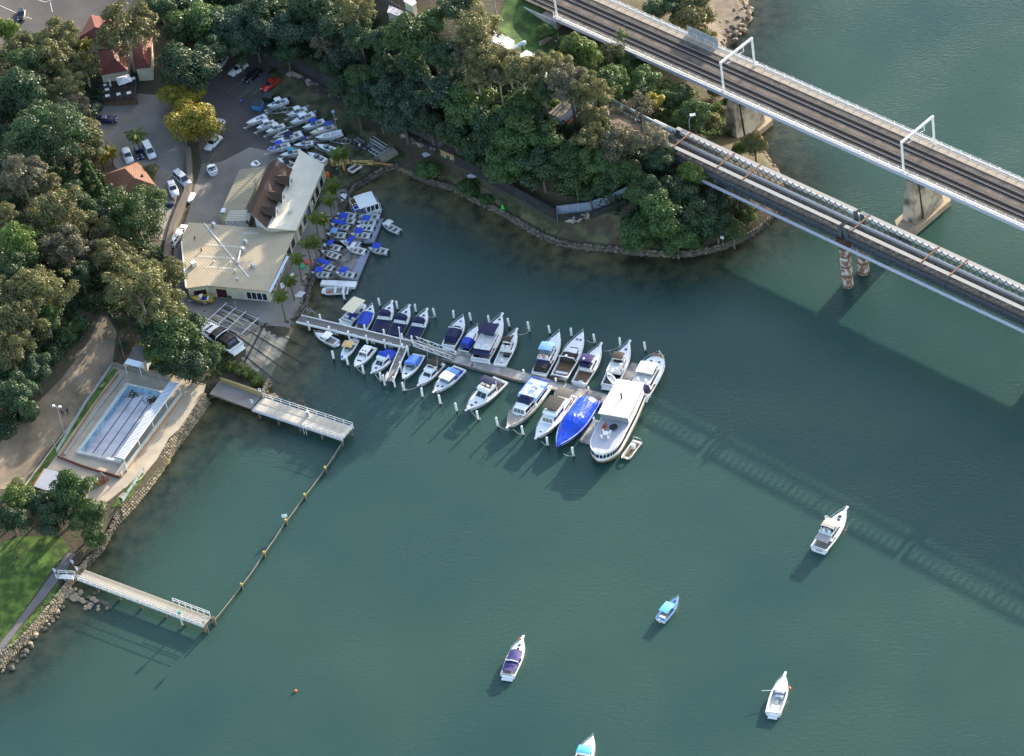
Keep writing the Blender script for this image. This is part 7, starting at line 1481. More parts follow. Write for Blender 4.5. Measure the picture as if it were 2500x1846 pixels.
o = part('engine_parts', mb, island_mat('scrap_metal',(.02,.02,.022),(.16,.15,.15)), t); part('white_bucket', MB().cyl(-.5,.3,.5,.9,.2,8), WPAINT, t)
a_ = G(868,418,.1); t = thing('wire_cage_trailer', 'small rusty cage trailer in front of the crane', 'trailer', a_, math.radians(35)); part('tray', MB().box(-1.3,1.3,-.7,.7,.5,.6), RUST, t); part('side_frame', MB().box(-1.35,1.35,-.75,-.68,.6,1.1).box(-1.35,1.35,.68,.75,.6,1.1).box(-1.35,-1.28,-.68,.68,.6,1.1).box(1.28,1.35,-.68,.68,.6,1.1), WPAINT, t)
for s in (-.8,.8): inst('wheel', TYRE, t, (0,s,.33))
t = thing('yellow_drum', 'yellow drum on the grass beside the cage trailer', 'drum', G(842,414,.05)); part('drum', MB().cyl(0,0,0,.85,.4,12), M('drum_yellow',(.75,.42,.02),.5), t); part('hoop', MB().cyl(0,0,.4,.46,.43,12), M('drum_yellow',(.75,.42,.02)), t)
for x,y,lab in ((1043,377,'pale square slab on the grass left of the pump house'),(1153,430,'pale square slab against the blackened retaining wall')):
    t = thing('cover_slab', lab, 'slab', G(x,y,.06), .3); part('slab', MB().box(-.9,.9,-.7,.7,0,.14), ALUW, t); part('frame', MB().box(-.98,-.91,-.7,.7,0,.1).box(.91,.98,-.7,.7,0,.1), CONC, t)
OB = M('safety_orange', (.80,.12,.02), .6, .1)
for x,y,lab,k in ((1393,305,'orange barrier leaning beside the site container',0),(1420,308,'orange drum below the site container',1),(1428,306,'orange drum right of the other one below the container',1),(1432,273,'orange drum on the bare ridge clearing',1)):
    t = thing('barrier' if k == 0 else 'traffic_drum', lab, 'barrier' if k == 0 else 'drum', G(x,y,.08), .9)
    if k == 0: part('board', MB().box(-.8,.8,-.12,.12,.1,.9), OB, t); part('foot', MB().box(-.7,-.5,-.3,.3,0,.1).box(.5,.7,-.3,.3,0,.1), RUB, t)
    else: part('drum', MB().tube([(0,0,.05),(0,0,.95)],.32,10,.24), OB, t); part('base', MB().cyl(0,0,0,.06,.42,10), RUB, t)
t = thing('canopy_hoop', 'curved wire hoop frame at the start of the marina walkway', 'frame', P(756,775,1.45), .5)
for k in (-.7,0,.7): part('hoop', MB().tube([(1.3*math.cos(a),k,1.9*math.sin(a)) for a in np.linspace(0,3.14,11)],.04,5), GALV, t)
part('tie_bar', MB().beam((0,-.7,1.9),(0,.7,1.9),.04), GALV, t)
t = thing('davit_pole', 'white davit pole leaning across the middle navy cruiser berth', 'pole', P(979,845,1.45)); q_ = P(974,800,5.0)-t.location; part('mast', MB().tube([(0,0,0),(q_.x,q_.y,q_.z)],.09,8), WPAINT, t); part('lamp', MB().ball((q_.x,q_.y,q_.z),.2,6), WPAINT, t)
t = thing('service_box', 'small white service cabinet on the concrete wharf rail', 'cabinet', P(752,1014,1.76), -.3); part('cabinet', MB().box(-.3,.3,-.25,.25,0,1.0), ALUW, t); part('door', MB().box(-.25,.25,-.27,-.252,.1,.9), GREYM, t)
t = thing('barbecue_shelter', 'small brick barbecue block beside the near pool wall', 'barbecue', P(250,1178,2.8), .6); part('brick_base', MB().box(-1.2,1.2,-.6,.6,-.3,.9), M('bbq_brick',(.26,.10,.055),.9,.2,2), t); part('dark_roof', MB().box(-1.6,.2,-.9,.9,1.6,1.7), BROWNC, t); part('rail', MB().beam((.6,-.9,1.7),(.6,.9,1.7),.08), GALV, t)
for sx in (-1.5,.1): part('roof_post', MB().box(sx-.05,sx+.05,-.8,-.7,.0,1.6), STEEL, t)
t = thing('shower_slab', 'pale square shower slab on the harbour lawn', 'slab', P(301,1211,2.5), .8); part('slab', MB().box(-.7,.7,-.6,.6,0,.1), PAVEC, t); part('shower_post', MB().cyl(.4,.3,.1,2.4,.05,6), GALV, t)
# ------------------------------------------------------------------ boulders
BOULD = [island_mat('tan_boulder',(.30,.20,.13),(.40,.32,.22)), island_mat('dark_boulder',(.05,.045,.04),(.13,.12,.10))]
BM = []
for k in range(8):
    mb = MB(); rock(mb, (0,0,0), 1.0, random.Random(k), (1,.85,.7)); me = mb.mesh('boulder'); me.polygons.foreach_set('use_smooth',[False]*len(me.polygons)); BM.append(me)
def boulder(px, py, r, mat, label, group, z=None):
    p = P(px,py,z if z is not None else .15); me = BM[random.randrange(8)]
    o = bpy.data.objects.new('boulder', me); COL.objects.link(o)
    if not me.materials: me.materials.append(mat)
    o.material_slots[0].link = 'OBJECT'; o.material_slots[0].material = mat
    o.location = p; o.scale = (r*random.uniform(.8,1.25),r*random.uniform(.8,1.2),r*random.uniform(.8,1.1)); o.rotation_euler = (random.uniform(-.4,.4),random.uniform(-.4,.4),random.uniform(0,6))
    tag(o, label, 'boulder', group)
for x,y in ((181,1440),(166,1448),(176,1458),(185,1455),(172,1444),(163,1456),(196,1448),(190,1462),(199,1465),(206,1470),(183,1464),(176,1462)): boulder(x,y,random.uniform(.5,.75),BOULD[0],'tan sandstone boulder piled by the plank jetty','tan boulders by the jetty')
for x,y in ((213,1458),(226,1462),(233,1467),(222,1476),(240,1480),(247,1470),(258,1476),(262,1485),(240,1488),(233,1449),(210,1484),(217,1482),(267,1484)): boulder(x,y,random.uniform(.4,.65),BOULD[random.random()<.6],'wet dark boulder at the outer end of the jetty rock pile','wet boulders off the jetty',.05)
for k in range(26):
    t = k/25; x, y = 8+t*140, 1640-t*158; boulder(x+random.uniform(-6,12),y+random.uniform(-4,12),random.uniform(.35,.7),BOULD[random.random()<.6],'weathered boulder at the foot of the foreshore sea wall','boulders under the foreshore wall',.1)
for x,y in ((661,968),(667,965),(671,970),(664,974),(660,974)): boulder(x,y,random.uniform(.6,.9),BOULD[0],'pale orange boulder at the garden wall corner by the wharf','pale boulders by the wharf')
for x,y in ((685,975),(697,980),(707,978),(717,985),(728,990),(735,984),(742,992)): boulder(x,y,random.uniform(.4,.7),BOULD[1],'low wet boulder behind the concrete wharf railing','wet boulders behind the wharf',.0)
for k in range(120):
    x, y = random.uniform(1752,1838), random.uniform(-5,108)
    if 1752+(y<50)*20 < x < 1843-abs(y-45)*.45 - (y>60)*(y-60)*.7: boulder(x,y,random.uniform(.45,.85),BOULD[random.random()<.6],'dark boulder on the rocky beach beyond the viaduct','boulders on the rocky beach',random.uniform(.3,.9))
for k in range(30):
    x = 1868+random.uniform(-8,25); y = 385+(x-1868)*1.2+random.uniform(-8,8); boulder(x,y,random.uniform(.3,.6),BOULD[random.random()<.5],'small boulder on the point under the lattice bridge','boulders under the lattice bridge',.3)
# ------------------------------------------------------------------ trees
def leaf_mat(name, c0, c1, dark=.55):
    m = bpy.data.materials.new(name); m.use_nodes = True; nt = m.node_tree; n = nt.nodes; n.remove(n['Principled BSDF'])
    g = n.new('ShaderNodeNewGeometry'); oi = n.new('ShaderNodeObjectInfo'); tc = n.new('ShaderNodeTexCoord')
    nz = n.new('ShaderNodeTexNoise'); nz.inputs['Scale'].default_value = 2.2; nz.inputs['Detail'].default_value = 2; nt.links.new(tc.outputs['Object'], nz.inputs['Vector'])
    ad = n.new('ShaderNodeMath'); ad.operation = 'MULTIPLY_ADD'; ad.inputs[1].default_value = .45; nt.links.new(g.outputs['Random Per Island'], ad.inputs[0])
    s2 = n.new('ShaderNodeMath'); s2.operation = 'MULTIPLY_ADD'; s2.inputs[1].default_value = .9; s2.inputs[2].default_value = -.2; nt.links.new(nz.outputs['Fac'], s2.inputs[0]); nt.links.new(s2.outputs[0], ad.inputs[2])
    mx = n.new('ShaderNodeMix'); mx.data_type = 'RGBA'; nt.links.new(ad.outputs[0], mx.inputs['Factor']); mx.inputs['A'].default_value = (*c0,1); mx.inputs['B'].default_value = (*c1,1)
    hs = n.new('ShaderNodeHueSaturation'); nt.links.new(mx.outputs['Result'], hs.inputs['Color'])
    mr = n.new('ShaderNodeMapRange'); mr.inputs['To Min'].default_value = .78; mr.inputs['To Max'].default_value = 1.22; nt.links.new(oi.outputs['Random'], mr.inputs[0]); nt.links.new(mr.outputs[0], hs.inputs['Value'])
    d = n.new('ShaderNodeBsdfDiffuse'); t = n.new('ShaderNodeBsdfTranslucent'); gl = n.new('ShaderNodeBsdfGlossy'); gl.inputs['Roughness'].default_value = .45
    nt.links.new(hs.outputs[0], d.inputs[0]); nt.links.new(hs.outputs[0], t.inputs[0]); gl.inputs[0].default_value = (.8,.8,.8,1)
    m1 = n.new('ShaderNodeMixShader'); m1.inputs[0].default_value = .3; nt.links.new(d.outputs[0], m1.inputs[1]); nt.links.new(t.outputs[0], m1.inputs[2])
    m2 = n.new('ShaderNodeMixShader'); m2.inputs[0].default_value = .035; nt.links.new(m1.outputs[0], m2.inputs[1]); nt.links.new(gl.outputs[0], m2.inputs[2])
    nt.links.new(m2.outputs[0], n['Material Output'].inputs[0]); return m
LM = dict(D=leaf_mat('dark_leaves',(.020,.050,.024),(.062,.110,.040)), M=leaf_mat('mid_green_leaves',(.030,.070,.020),(.095,.160,.038)), G=leaf_mat('bright_green_leaves',(.05,.10,.014),(.15,.21,.035)),
  E=leaf_mat('olive_gum_leaves',(.070,.082,.028),(.215,.205,.075)), Y=leaf_mat('yellow_leaves',(.13,.135,.016),(.46,.36,.04)), B=leaf_mat('blue_green_leaves',(.020,.052,.034),(.065,.105,.060)), W=leaf_mat('grey_gum_leaves',(.070,.070,.045),(.19,.18,.11)), P=leaf_mat('palm_leaves',(.05,.085,.012),(.17,.20,.03)), O=leaf_mat('golden_palm_leaves',(.14,.13,.012),(.34,.28,.03)))
BARK = M('grey_bark', (.14,.11,.085), .9, .3, 3, bump=.4); PALEB = M('pale_gum_bark', (.38,.33,.27), .85, .2, 2); DKB = M('dark_bark', (.04,.03,.025), .9, .3, 3)
def quads_mesh(name, C, N, S):
    """rhombic leaf sprays: centres, normals, sizes"""
    n = len(C); N = N/np.linalg.norm(N,axis=1,keepdims=True)
    a = np.random.normal(size=(n,3)); U = np.cross(N,a); U /= np.linalg.norm(U,axis=1,keepdims=True)+1e-9; V = np.cross(N,U)
    S = S[:,None]; el = np.random.uniform(.55,1.0,(n,1))
    v = np.stack([C-U*S, C-V*S*el, C+U*S, C+V*S*el],1).reshape(-1,3)
    me = bpy.data.meshes.new(name); me.vertices.add(4*n); me.vertices.foreach_set('co', v.ravel())
    me.loops.add(4*n); me.loops.foreach_set('vertex_index', np.arange(4*n,dtype=np.int32))
    me.polygons.add(n); me.polygons.foreach_set('loop_start', np.arange(0,4*n,4,dtype=np.int32)); me.update(calc_edges=True); return me
def crown_mesh(seed, ncl, per, ls, clr, vr=.8, fill=.75, droop=0.0, cone=False):
    rs = np.random.RandomState(seed); np.random.seed(seed)
    cl = []
    for k in range(ncl):
        if cone: h = rs.uniform(-1,1); rr = (1-h)*.5*rs.uniform(.5,1); a = rs.uniform(0,6.283); c = np.array([rr*math.cos(a),rr*math.sin(a),h*1.6])
        else:
            d = rs.normal(size=3); d[2] = d[2]*.8+.25; d /= np.linalg.norm(d); c = d*rs.uniform(.35,fill)*np.array([1,1,vr])
        cl.append((c, clr*rs.uniform(.7,1.25)))
    if not cone: cl += [(np.array([0,0,.1]),.45)]
    Cs, Ns, Ss = [], [], []
    for c,r in cl:
        m = int(per*(r/clr)**2*rs.uniform(.8,1.2)); d = rs.normal(size=(m,3)); d /= np.linalg.norm(d,axis=1,keepdims=True); d[:,2] = np.where(d[:,2]<-.35, -d[:,2], d[:,2])
        rad = r*(1-.35*rs.random(m)**2.5); p = c+d*rad[:,None]*np.array([1,1,.82]); p += rs.normal(scale=.02,size=p.shape)
        if droop: p[:,2] -= droop*np.abs(d[:,0]*d[:,1])
        Cs.append(p); Ns.append(d+rs.normal(scale=.45,size=d.shape)+np.array([0,0,.25])); Ss.append(ls*rs.uniform(.6,1.35,m))
    return quads_mesh('crown', np.vstack(Cs), np.vstack(Ns), np.concatenate(Ss)), cl
CV, CVC = {}, {}
for k in range(4):
    CV['broad',k], CVC['broad',k] = crown_mesh(10+k, 38, 240, .038, .27, .80, .82)
    CV['gum',k], CVC['gum',k] = crown_mesh(30+k, 48, 150, .032, .20, .85, .92)
    CV['bush',k], CVC['bush',k] = crown_mesh(50+k, 18, 240, .055, .36, .7, .68)
CV['big',0], CVC['big',0] = crown_mesh(71, 85, 190, .022, .19, .72, .88); CV['big',1], CVC['big',1] = crown_mesh(72, 78, 190, .022, .19, .78, .88)
CV['cone',0], CVC['cone',0] = crown_mesh(81, 40, 110, .075, .30, cone=True); CV['thin',0], CVC['thin',0] = crown_mesh(91, 30, 45, .042, .20, .95, .95)
for me in CV.values(): me.materials.append(LM['M'])
def trunk_mesh(seed, cl, hc, r, nlimb):
    rs = random.Random(seed); mb = MB(); fork = max(.6,hc-.55*r)
    w = .035*r+.10
    mb.tube([(0,0,-.6),(rs.uniform(-.1,.1),rs.uniform(-.1,.1),fork*.5),(rs.uniform(-.25,.25),rs.uniform(-.25,.25),fork)], w*1.2, 7, w*.8)
    top = Vector(mb.v[-1]); top = Vector((0,0,fork))
    for c,_ in rs.sample(cl, min(nlimb,len(cl))):
        e = Vector((c[0]*r,c[1]*r,hc+c[2]*r)); m_ = top.lerp(e,.5)+Vector((0,0,.12*r)); mb.tube([top-Vector((0,0,.2)),m_,e], w*.55, 5, w*.15)
    return mb
def tree(kind, col, px, py, rpx, label, hc=None, name=None, bark=None, squash=1.0, group=None, cat='tree'):
    r = rpx/12.6; hc = hc if hc is not None else (r*.75+3.0 if kind not in ('bush','cone') else r*.55)
    p, zb = crownpos(px, py, hc); S = 12.8*(1+0*px); r = rpx/ (F_PX/ (Vector(p)-Vector((0,0,CAM_H))).length)
    k = random.randrange(4 if kind in ('broad','gum','bush') else (2 if kind == 'big' else 1))
    t = thing(name or dict(broad='broadleaf_tree',gum='gum_tree',bush='shrub',big='fig_tree',cone='conifer',thin='sparse_gum_tree')[kind], label, cat, (p.x,p.y,zb), random.uniform(0,6.28), group)
    me = CV[kind,k]; o = inst('crown', me, t, (0,0,hc), (0,0,0), (r*random.uniform(.93,1.07),r*random.uniform(.93,1.07),r*squash*random.uniform(.9,1.1)))
    o.material_slots[0].link = 'OBJECT'; o.material_slots[0].material = LM[col]
    if kind != 'bush': part('trunk', trunk_mesh(int(px*7+py), CVC[kind,k], hc, r, 7 if kind in ('gum','thin','big') else 4), bark or (PALEB if kind in ('gum','thin') else BARK), t)
    else: part('stem', MB().tube([(0,0,-.4),(0,0,hc*.8)],.08,5,.03), BARK, t)
    return t
HW = 'trees of the headland wood'; LW = 'trees of the left hillside wood'; RW = 'trees around the road and car park'
KN = dict(D='dark green',M='mid green',G='bright green',E='olive green',Y='golden yellow',B='blue green',W='grey green')
KK = dict(broad='broadleaf tree',gum='gum tree',bush='shrub',big='spreading tree',cone='conifer',thin='sparse gum')
seen = {}
def T(kind, col, px, py, r, where, group=None, **k):
    lab = '%s %s %s'%(KN[col], KK[kind], where); seen[lab] = seen.get(lab,0)+1
    return tree(kind, col, px, py, r*(1.12 if group in (HW,LW,RW) and kind in ('broad','gum') else 1.0), lab, group=group, **k)
# --- top left
T('broad','G',12,72,38,'at the left edge below the road',RW); T('broad','E',48,112,36,'below the black car on the road',RW); T('gum','E',140,88,50,'beside the road left of the red roof',RW); T('gum','E',140,150,58,'in front of the road, left of the restaurant',RW)
T('broad','M',62,150,48,'at the left edge beside the restaurant garden',RW); T('gum','E',208,165,42,'touching the left wall of the restaurant',RW); T('gum','E',160,222,50,'left of the terrace in deep shade',RW); T('broad','D',60,215,60,'left of the terrace at the picture edge',RW); T('bush','D',20,255,40,'at the picture edge above the big fig',RW)
T('gum','E',305,78,76,'tall over the red restaurant roof',RW,hc=10.5)
T('broad','D',455,168,78,'standing alone right of the restaurant',RW,hc=8); T('broad','M',482,58,66,'at the top edge above the car park',RW,hc=6.5); T('broad','D',392,22,42,'behind the restaurant at the top edge',RW); T('broad','B',560,60,62,'at the top edge over the parked silver car',RW,hc=6.5); T('broad','B',622,92,60,'behind the parked black sedan',RW,hc=6.5); T('broad','D',520,118,48,'overhanging the silver car',RW,hc=6.5); T('broad','D',640,22,60,'at the top edge above the pipeline track',RW,hc=6.5); T('broad','D',580,118,42,'overhanging the white sedan',RW,hc=6.5); T('broad','M',430,80,34,'between the restaurant roof and the lone dark tree',RW)
T('broad','Y',446,232,50,'upper of the two yellow trees',RW,hc=4.5); T('broad','Y',475,302,66,'larger, lower of the two yellow trees',RW,hc=5)
T('big','D',115,335,108,'huge fig like crown left of the car lot',RW,hc=9); T('gum','W',178,268,44,'between the big fig and the terrace',RW); T('broad','E',212,318,42,'on the lot edge beside the big fig',RW); T('broad','E',222,372,36,'below the navy sedan at the lot edge',RW); T('bush','D',30,400,40,'at the foot of the big fig on the left',RW)
for i,(x,y) in enumerate(((206,398),(219,424),(233,449),(248,474))): tree('cone','M',x,y,20,'narrow green conifer, %s from the top in the hedge row by the cottage'%ORD[i],hc=4.0,group='conifer hedge row',squash=1.1)
T('bush','E',368,420,30,'round and clipped against the cottage right wall',RW); T('bush','M',392,478,24,'below the white station wagon',RW); T('bush','W',340,470,26,'bare and twiggy below the cottage roof',RW)
# --- left hillside
for a in (('gum','W',52,432,58,'feathery, left of the hedge row'),('gum','E',112,462,38,'between the feathery gum and the hedge row'),('gum','E',150,528,74,'broad topped, midway down the left wood'),('gum','E',8,525,34,'at the left edge in the left wood'),('broad','G',50,588,55,'rounded, at the left edge of the wood'),('broad','M',48,648,46,'below the rounded bright tree at the left edge'),('gum','W',155,605,60,'beside the dark gully in the left wood'),('big','M',330,525,92,'large and glossy beside the car lot'),('gum','E',292,645,66,'above the boatshed lane on the slope'),('gum','E',112,712,72,'large and reddish at the centre of the left wood'),('broad','D',196,668,36,'in the gully of the left wood'),('gum','E',335,700,78,'tall, left of the tan boatshed'),('gum','E',412,672,48,'touching the boatshed left eave'),('gum','E',392,765,66,'between boatshed and pool kiosk'),('gum','E',62,790,66,'with pale limbs low in the left wood'),('gum','E',28,858,58,'with pale limbs at the left edge above the track'),('gum','M',112,770,48,'behind the pale limbed gum'),('broad','D',40,968,58,'at the left edge above the dirt track'),('broad','D',84,905,48,'leaning over the dirt track'),('bush','D',18,1052,36,'low at the left edge by the dirt track'),('bush','M',158,812,34,'beside the bend of the dirt track'),('bush','M',190,792,28,'right of the shrub at the track bend'),('gum','E',250,560,40,'between the two glossy and broad topped crowns'),('broad','D',235,520,40,'in the dark gap under the hedge row'),('gum','W',225,610,36,'slim, above the gully track'),('bush','D',130,870,34,'on the bank above the track'),('broad','D',180,480,44,'dark beneath the feathery gums'),('gum','E',20,720,46,'at the left edge beside the reddish gum'),('bush','D',70,1010,34,'at the track edge opposite the two walkers')):
    T(*a[:5], a[5], LW)
# --- slipway garden and lower left
T('broad','M',432,832,74,'large, in front of the hauled out cruiser',hc=6.5); T('broad','D',466,790,46,'against the bow of the hauled out cruiser',hc=5.5); T('broad','D',462,892,58,'above the boat ramp',hc=4.5); T('bush','G',372,868,28,'yellowish beside the pool kiosk roof',hc=3); T('broad','M',515,868,42,'at the stern of the hauled out cruiser',hc=4); T('bush','D',405,900,34,'behind the pool shelter roof'); T('bush','D',302,846,18,'small round beside the leaning timber pole'); T('broad','D',390,820,44,'behind the pool kiosk',hc=5); T('broad','D',355,800,38,'above the kiosk at the end of the dirt track',hc=4.5)
T('broad','G',46,1212,50,'rounded, left of the pavilion',hc=4.5); T('broad','D',28,1268,52,'dark below the rounded bright tree',hc=4); T('broad','M',182,1200,64,'over the pavilion roof',hc=6); T('broad','M',214,1265,58,'overhanging the foreshore sea wall',hc=4.5); T('broad','D',130,1268,52,'between the pavilion and the lawn',hc=4); T('broad','M',232,1318,34,'drooping over the water by the plank jetty',hc=3.2); T('broad','D',95,1225,40,'beside the pavilion left eave',hc=4)
for x,y in ((120,1478),(135,1462),(98,1508),(45,1562),(30,1580)): T('bush','M',x,y,9,'low on the verge of the foreshore path','verge shrubs',hc=.4)
for x,y in ((100,1170),(70,1195)): T('bush','G',x,y,12,'small beside the kerb near the pavilion','kerb shrubs',hc=.5)
# --- headland wood (far side first)
for a in (('broad','B',700,72,60,'at the top edge beside the pipeline track'),('broad','D',762,18,52,'at the top edge, left of the compound'),('broad','B',772,78,48,'behind the pipeline track'),('broad','D',828,62,58,'upper left of the headland wood'),('gum','E',868,24,48,'at the top edge left of the blue lean-to'),('gum','W',800,112,38,'grey and bare by the pipeline track'),('broad','D',812,162,36,'beside the culvert, near the yard'),('broad','B',852,140,42,'above the culvert wall, upper part'),('broad','D',835,215,42,'right against the culvert wall'),('broad','M',882,190,46,'in the lower left of the wood'),('bush','G',908,88,18,'single bright top in the dark upper wood'),('broad','D',935,100,40,'left of the big rounded bright tree'),('broad','M',1010,88,70,'big and rounded below the white store'),('broad','M',1062,52,40,'bright topped right of the white store'),('broad','D',948,165,46,'below the blue lean-to clearing'),('broad','B',962,232,54,'hazy blue crown above the culvert'),('broad','D',1012,160,52,'dark under the big rounded tree'),('broad','B',1018,222,50,'hazy, in the middle of the wood'),('broad','D',872,262,44,'over the culvert behind the crane'),('broad','D',925,268,44,'over the culvert, right of the crane'),('broad','B',985,290,50,'over the culvert left of the pump house'),('broad','D',1050,300,46,'behind the pump house roof'),('broad','D',1118,20,44,'at the top edge beside the steel mast'),('gum','E',1172,72,66,'tall, in front of the white tank house'),('gum','W',1128,130,36,'greyish left of the tall olive gum'),('gum','E',1186,140,54,'under the tall olive gum'),('broad','B',1092,215,56,'blue shaded crown mid wood'),('broad','B',1030,258,50,'blue shaded crown lower in the wood'),('broad','M',1150,262,62,'broad and green mid wood'),('gum','E',1168,192,42,'small topped, between two larger gums'),('gum','W',1216,188,28,'neat conical grey crown near the depot'),('gum','E',1240,148,30,'left of the white depot roof'),('gum','E',1275,182,52,'in front of the white depot roof'),('gum','E',1312,160,38,'at the right corner of the white depot'),('gum','E',1362,172,46,'flat topped right of the depot'),('gum','W',1392,208,54,'tall and open above the site container'),('gum','E',1450,222,50,'right of the site container'),('broad','D',1330,224,30,'small and dark left of the container'),('broad','M',1290,245,48,'green, left of the site container'),('broad','M',1252,272,48,'lower left of the container'),('broad','D',1208,302,58,'shaded centre of the wood'),('broad','M',1262,325,68,'broad crown above the blackened wall'),('broad','M',1335,338,52,'below the site container'),('broad','D',1172,365,50,'behind the pump house yard'),('broad','M',1240,402,60,'overhanging the blackened wall'),('broad','D',1322,402,58,'overhanging the wall right part'),('broad','M',1392,382,50,'below the ridge clearing'),('gum','E',1432,342,44,'on the slope under the clearing'),('gum','E',1452,292,38,'at the near edge of the clearing'),('bush','G',1362,262,24,'hugging the left side of the container'),('broad','G',1420,128,54,'yellow lit beside the viaduct railing'),('broad','E',1500,132,40,'close under the viaduct railing'),('broad','M',1482,202,50,'behind the twin water main'),('broad','M',1542,165,44,'under the viaduct girder'),('broad','M',1566,210,48,'below the first viaduct span'),('gum','W',1560,262,48,'leafless and grey beside the bridge path'),('broad','Y',1598,246,26,'small and golden beside the bridge path'),('broad','M',1652,240,44,'behind the lattice bridge end'),('gum','W',1590,345,46,'in front of the lattice bridge abutment'),('broad','D',1612,388,38,'below the lattice bridge abutment'),('broad','M',1692,282,46,'between the two bridges'),('bush','E',1735,300,34,'beside the first concrete pier'),('bush','M',1672,300,32,'touching the far lattice truss'),('broad','E',1842,352,34,'small lone tree beyond the lattice bridge'),('bush','G',1808,365,26,'on the point beyond the lattice bridge'),('broad','G',1692,425,42,'bright, in front of the lattice truss'),('broad','M',1562,470,48,'upper left of the round headland thicket'),('broad','M',1625,522,66,'middle of the round headland thicket'),('broad','M',1562,562,52,'lower left of the headland thicket'),('broad','M',1650,575,52,'lower middle of the headland thicket'),('broad','D',1702,535,56,'right middle of the headland thicket'),('broad','D',1748,548,46,'right of the headland thicket'),('broad','M',1788,560,36,'near the tip of the headland thicket'),('bush','G',1822,535,28,'sunlit at the tip of the headland'),('broad','D',1602,470,44,'upper middle of the headland thicket'),('broad','D',1665,475,46,'under the near lattice truss'),('broad','D',1745,490,40,'in the lattice bridge shade'),('bush','M',1545,600,30,'low at the water edge of the thicket'),('bush','M',1640,605,28,'low at the water edge, middle of the thicket'),('bush','M',1700,590,28,'low at the water edge, right of the thicket'),('broad','D',1362,402,44,'dark between the wall and the slope'),('broad','M',1405,432,46,'above the blue grey fence'),('broad','M',1472,402,48,'behind the blue grey fence'),('broad','D',1482,452,36,'touching the blue grey fence'),('broad','M',1532,422,42,'right of the blue grey fence'),('broad','W',1502,362,46,'pale, on the slope below the clearing'),('broad','D',1440,470,28,'in front of the fence corner'),('broad','M',1425,392,40,'mid slope below the clearing'),('broad','D',1110,330,44,'above the pump house'),('broad','D',1300,290,44,'dark hollow below the container'),('broad','D',1095,140,44,'dark hollow left of the tall gums'),('broad','B',905,228,40,'hazy low crown beside the culvert'),('broad','D',1060,120,42,'dark right of the big rounded tree'),('broad','D',700,130,34,'at the pipeline track end'),('broad','D',880,90,44,'dark upper wood left of the bright top'),('broad','D',1140,210,40,'dark between the blue and green crowns')):
    if a[5] == 'leafless and grey beside the bridge path': T('thin', *a[1:5], a[5], HW, bark=DKB)
    else: T(*a[:5], a[5], HW, hc=None if a[0]=='bush' else a[4]/12.6*.75+(8.5 if a[3] < 100+(a[2]-850)*.3 and 840 < a[2] < 1480 else (3.4 if a[2] < 1540 else 2.6)), bark=DKB if a[0]=='gum' and 1380<a[2]<1470 else None)
T('bush','M',1045,415,36,'rounded over the inlet sea wall',hc=1.8); T('bush','M',1142,460,38,'rounded over the headland lawn edge',hc=2); T('bush','M',1185,488,22,'small beside the rounded lawn shrub',hc=1.2)
T('thin','G',1518,88,20,'thin tall tip poking above the viaduct railing',hc=11,bark=BARK)
T('broad','E',1692,42,70,'big feathery crown on the rocky beach'); T('broad','D',1640,8,46,'at the top edge behind the viaduct'); T('broad','E',1722,92,34,'behind the second viaduct portal'); T('broad','D',1600,22,36,'left of the safety screen'); T('bush','M',1570,48,22,'under the viaduct railing near the screen'); T('bush','M',1330,78,26,'on the embankment grass',hc=1.6); T('bush','D',1362,105,26,'at the viaduct wing wall',hc=1.6); T('bush','D',1780,250,24,'on the shore under the viaduct',hc=1.4); T('bush','E',1745,225,26,'on the shore under the first span',hc=1.4)
# ------------------------------------------------------------------ palms
fr = []
for k in range(3):
    mb = MB(); L_ = 2.3; n_ = 9; sp = []
    for i in range(n_+1):
        t_ = i/n_; sp.append(Vector((L_*t_*(1-.18*t_*t_), 0, .75*t_-1.55*t_*t_)))
    mb.tube(sp,.04,4,.012,False)
    for i in range(1,n_+1):
        for sg in (-1,1):
            for q_ in (0,.33,.66):
                b_ = sp[i-1].lerp(sp[i],q_); ln = .62*math.sin(math.pi*min(.95,(i+q_)/n_*.85+.12)); e = b_+Vector((.2*ln,sg*ln*.8,-.75*ln)); wv = Vector((.055,0,0)); mb.add([b_-wv,b_+wv,e+wv*.5,e-wv*.5],[(0,1,2,3)])
    me = mb.mesh('frond'); me.materials.append(LM['P']); fr.append(me)
def palm(px, py, h, label, col='P', s=1.0, group='palms on the foreshore lawn', n=21):
    p, zb = crownpos(px, py, h); t = thing('palm_tree', label, 'palm', (p.x,p.y,zb), random.uniform(0,6), group)
    part('trunk', MB().tube([(0,0,-.3),(.05,.03,h*.5),(0,0,h)],.20,8,.13), BARK, t); part('crown_shaft', MB().tube([(0,0,h-.1),(0,0,h+.5)],.15,8,.08), M('green_shaft',(.10,.14,.03),.6), t)
    for k in range(n):
        a = k*2.399; el = -.75+1.45*(k/n)+random.uniform(-.1,.1)
        o = inst('frond', fr[k%3], t, (0,0,h+.4), (0,-el+.1,a), (s*random.uniform(.85,1.1),)*3); o.material_slots[0].link = 'OBJECT'; o.material_slots[0].material = LM[col]
for i,(x,y,h) in enumerate(((684,722,6.5),(708,685,5.0),(725,632,6.0),(749,592,7.0),(765,590,6.5),(767,530,7.0),(786,535,6.5),(803,487,6.0),(815,448,6.0),(806,462,5.0),(822,378,6.0),(836,372,5.0))):
    palm(x,y,h,'feathery green palm, %s along the sea wall counting from the marina walkway'%ORD[i])
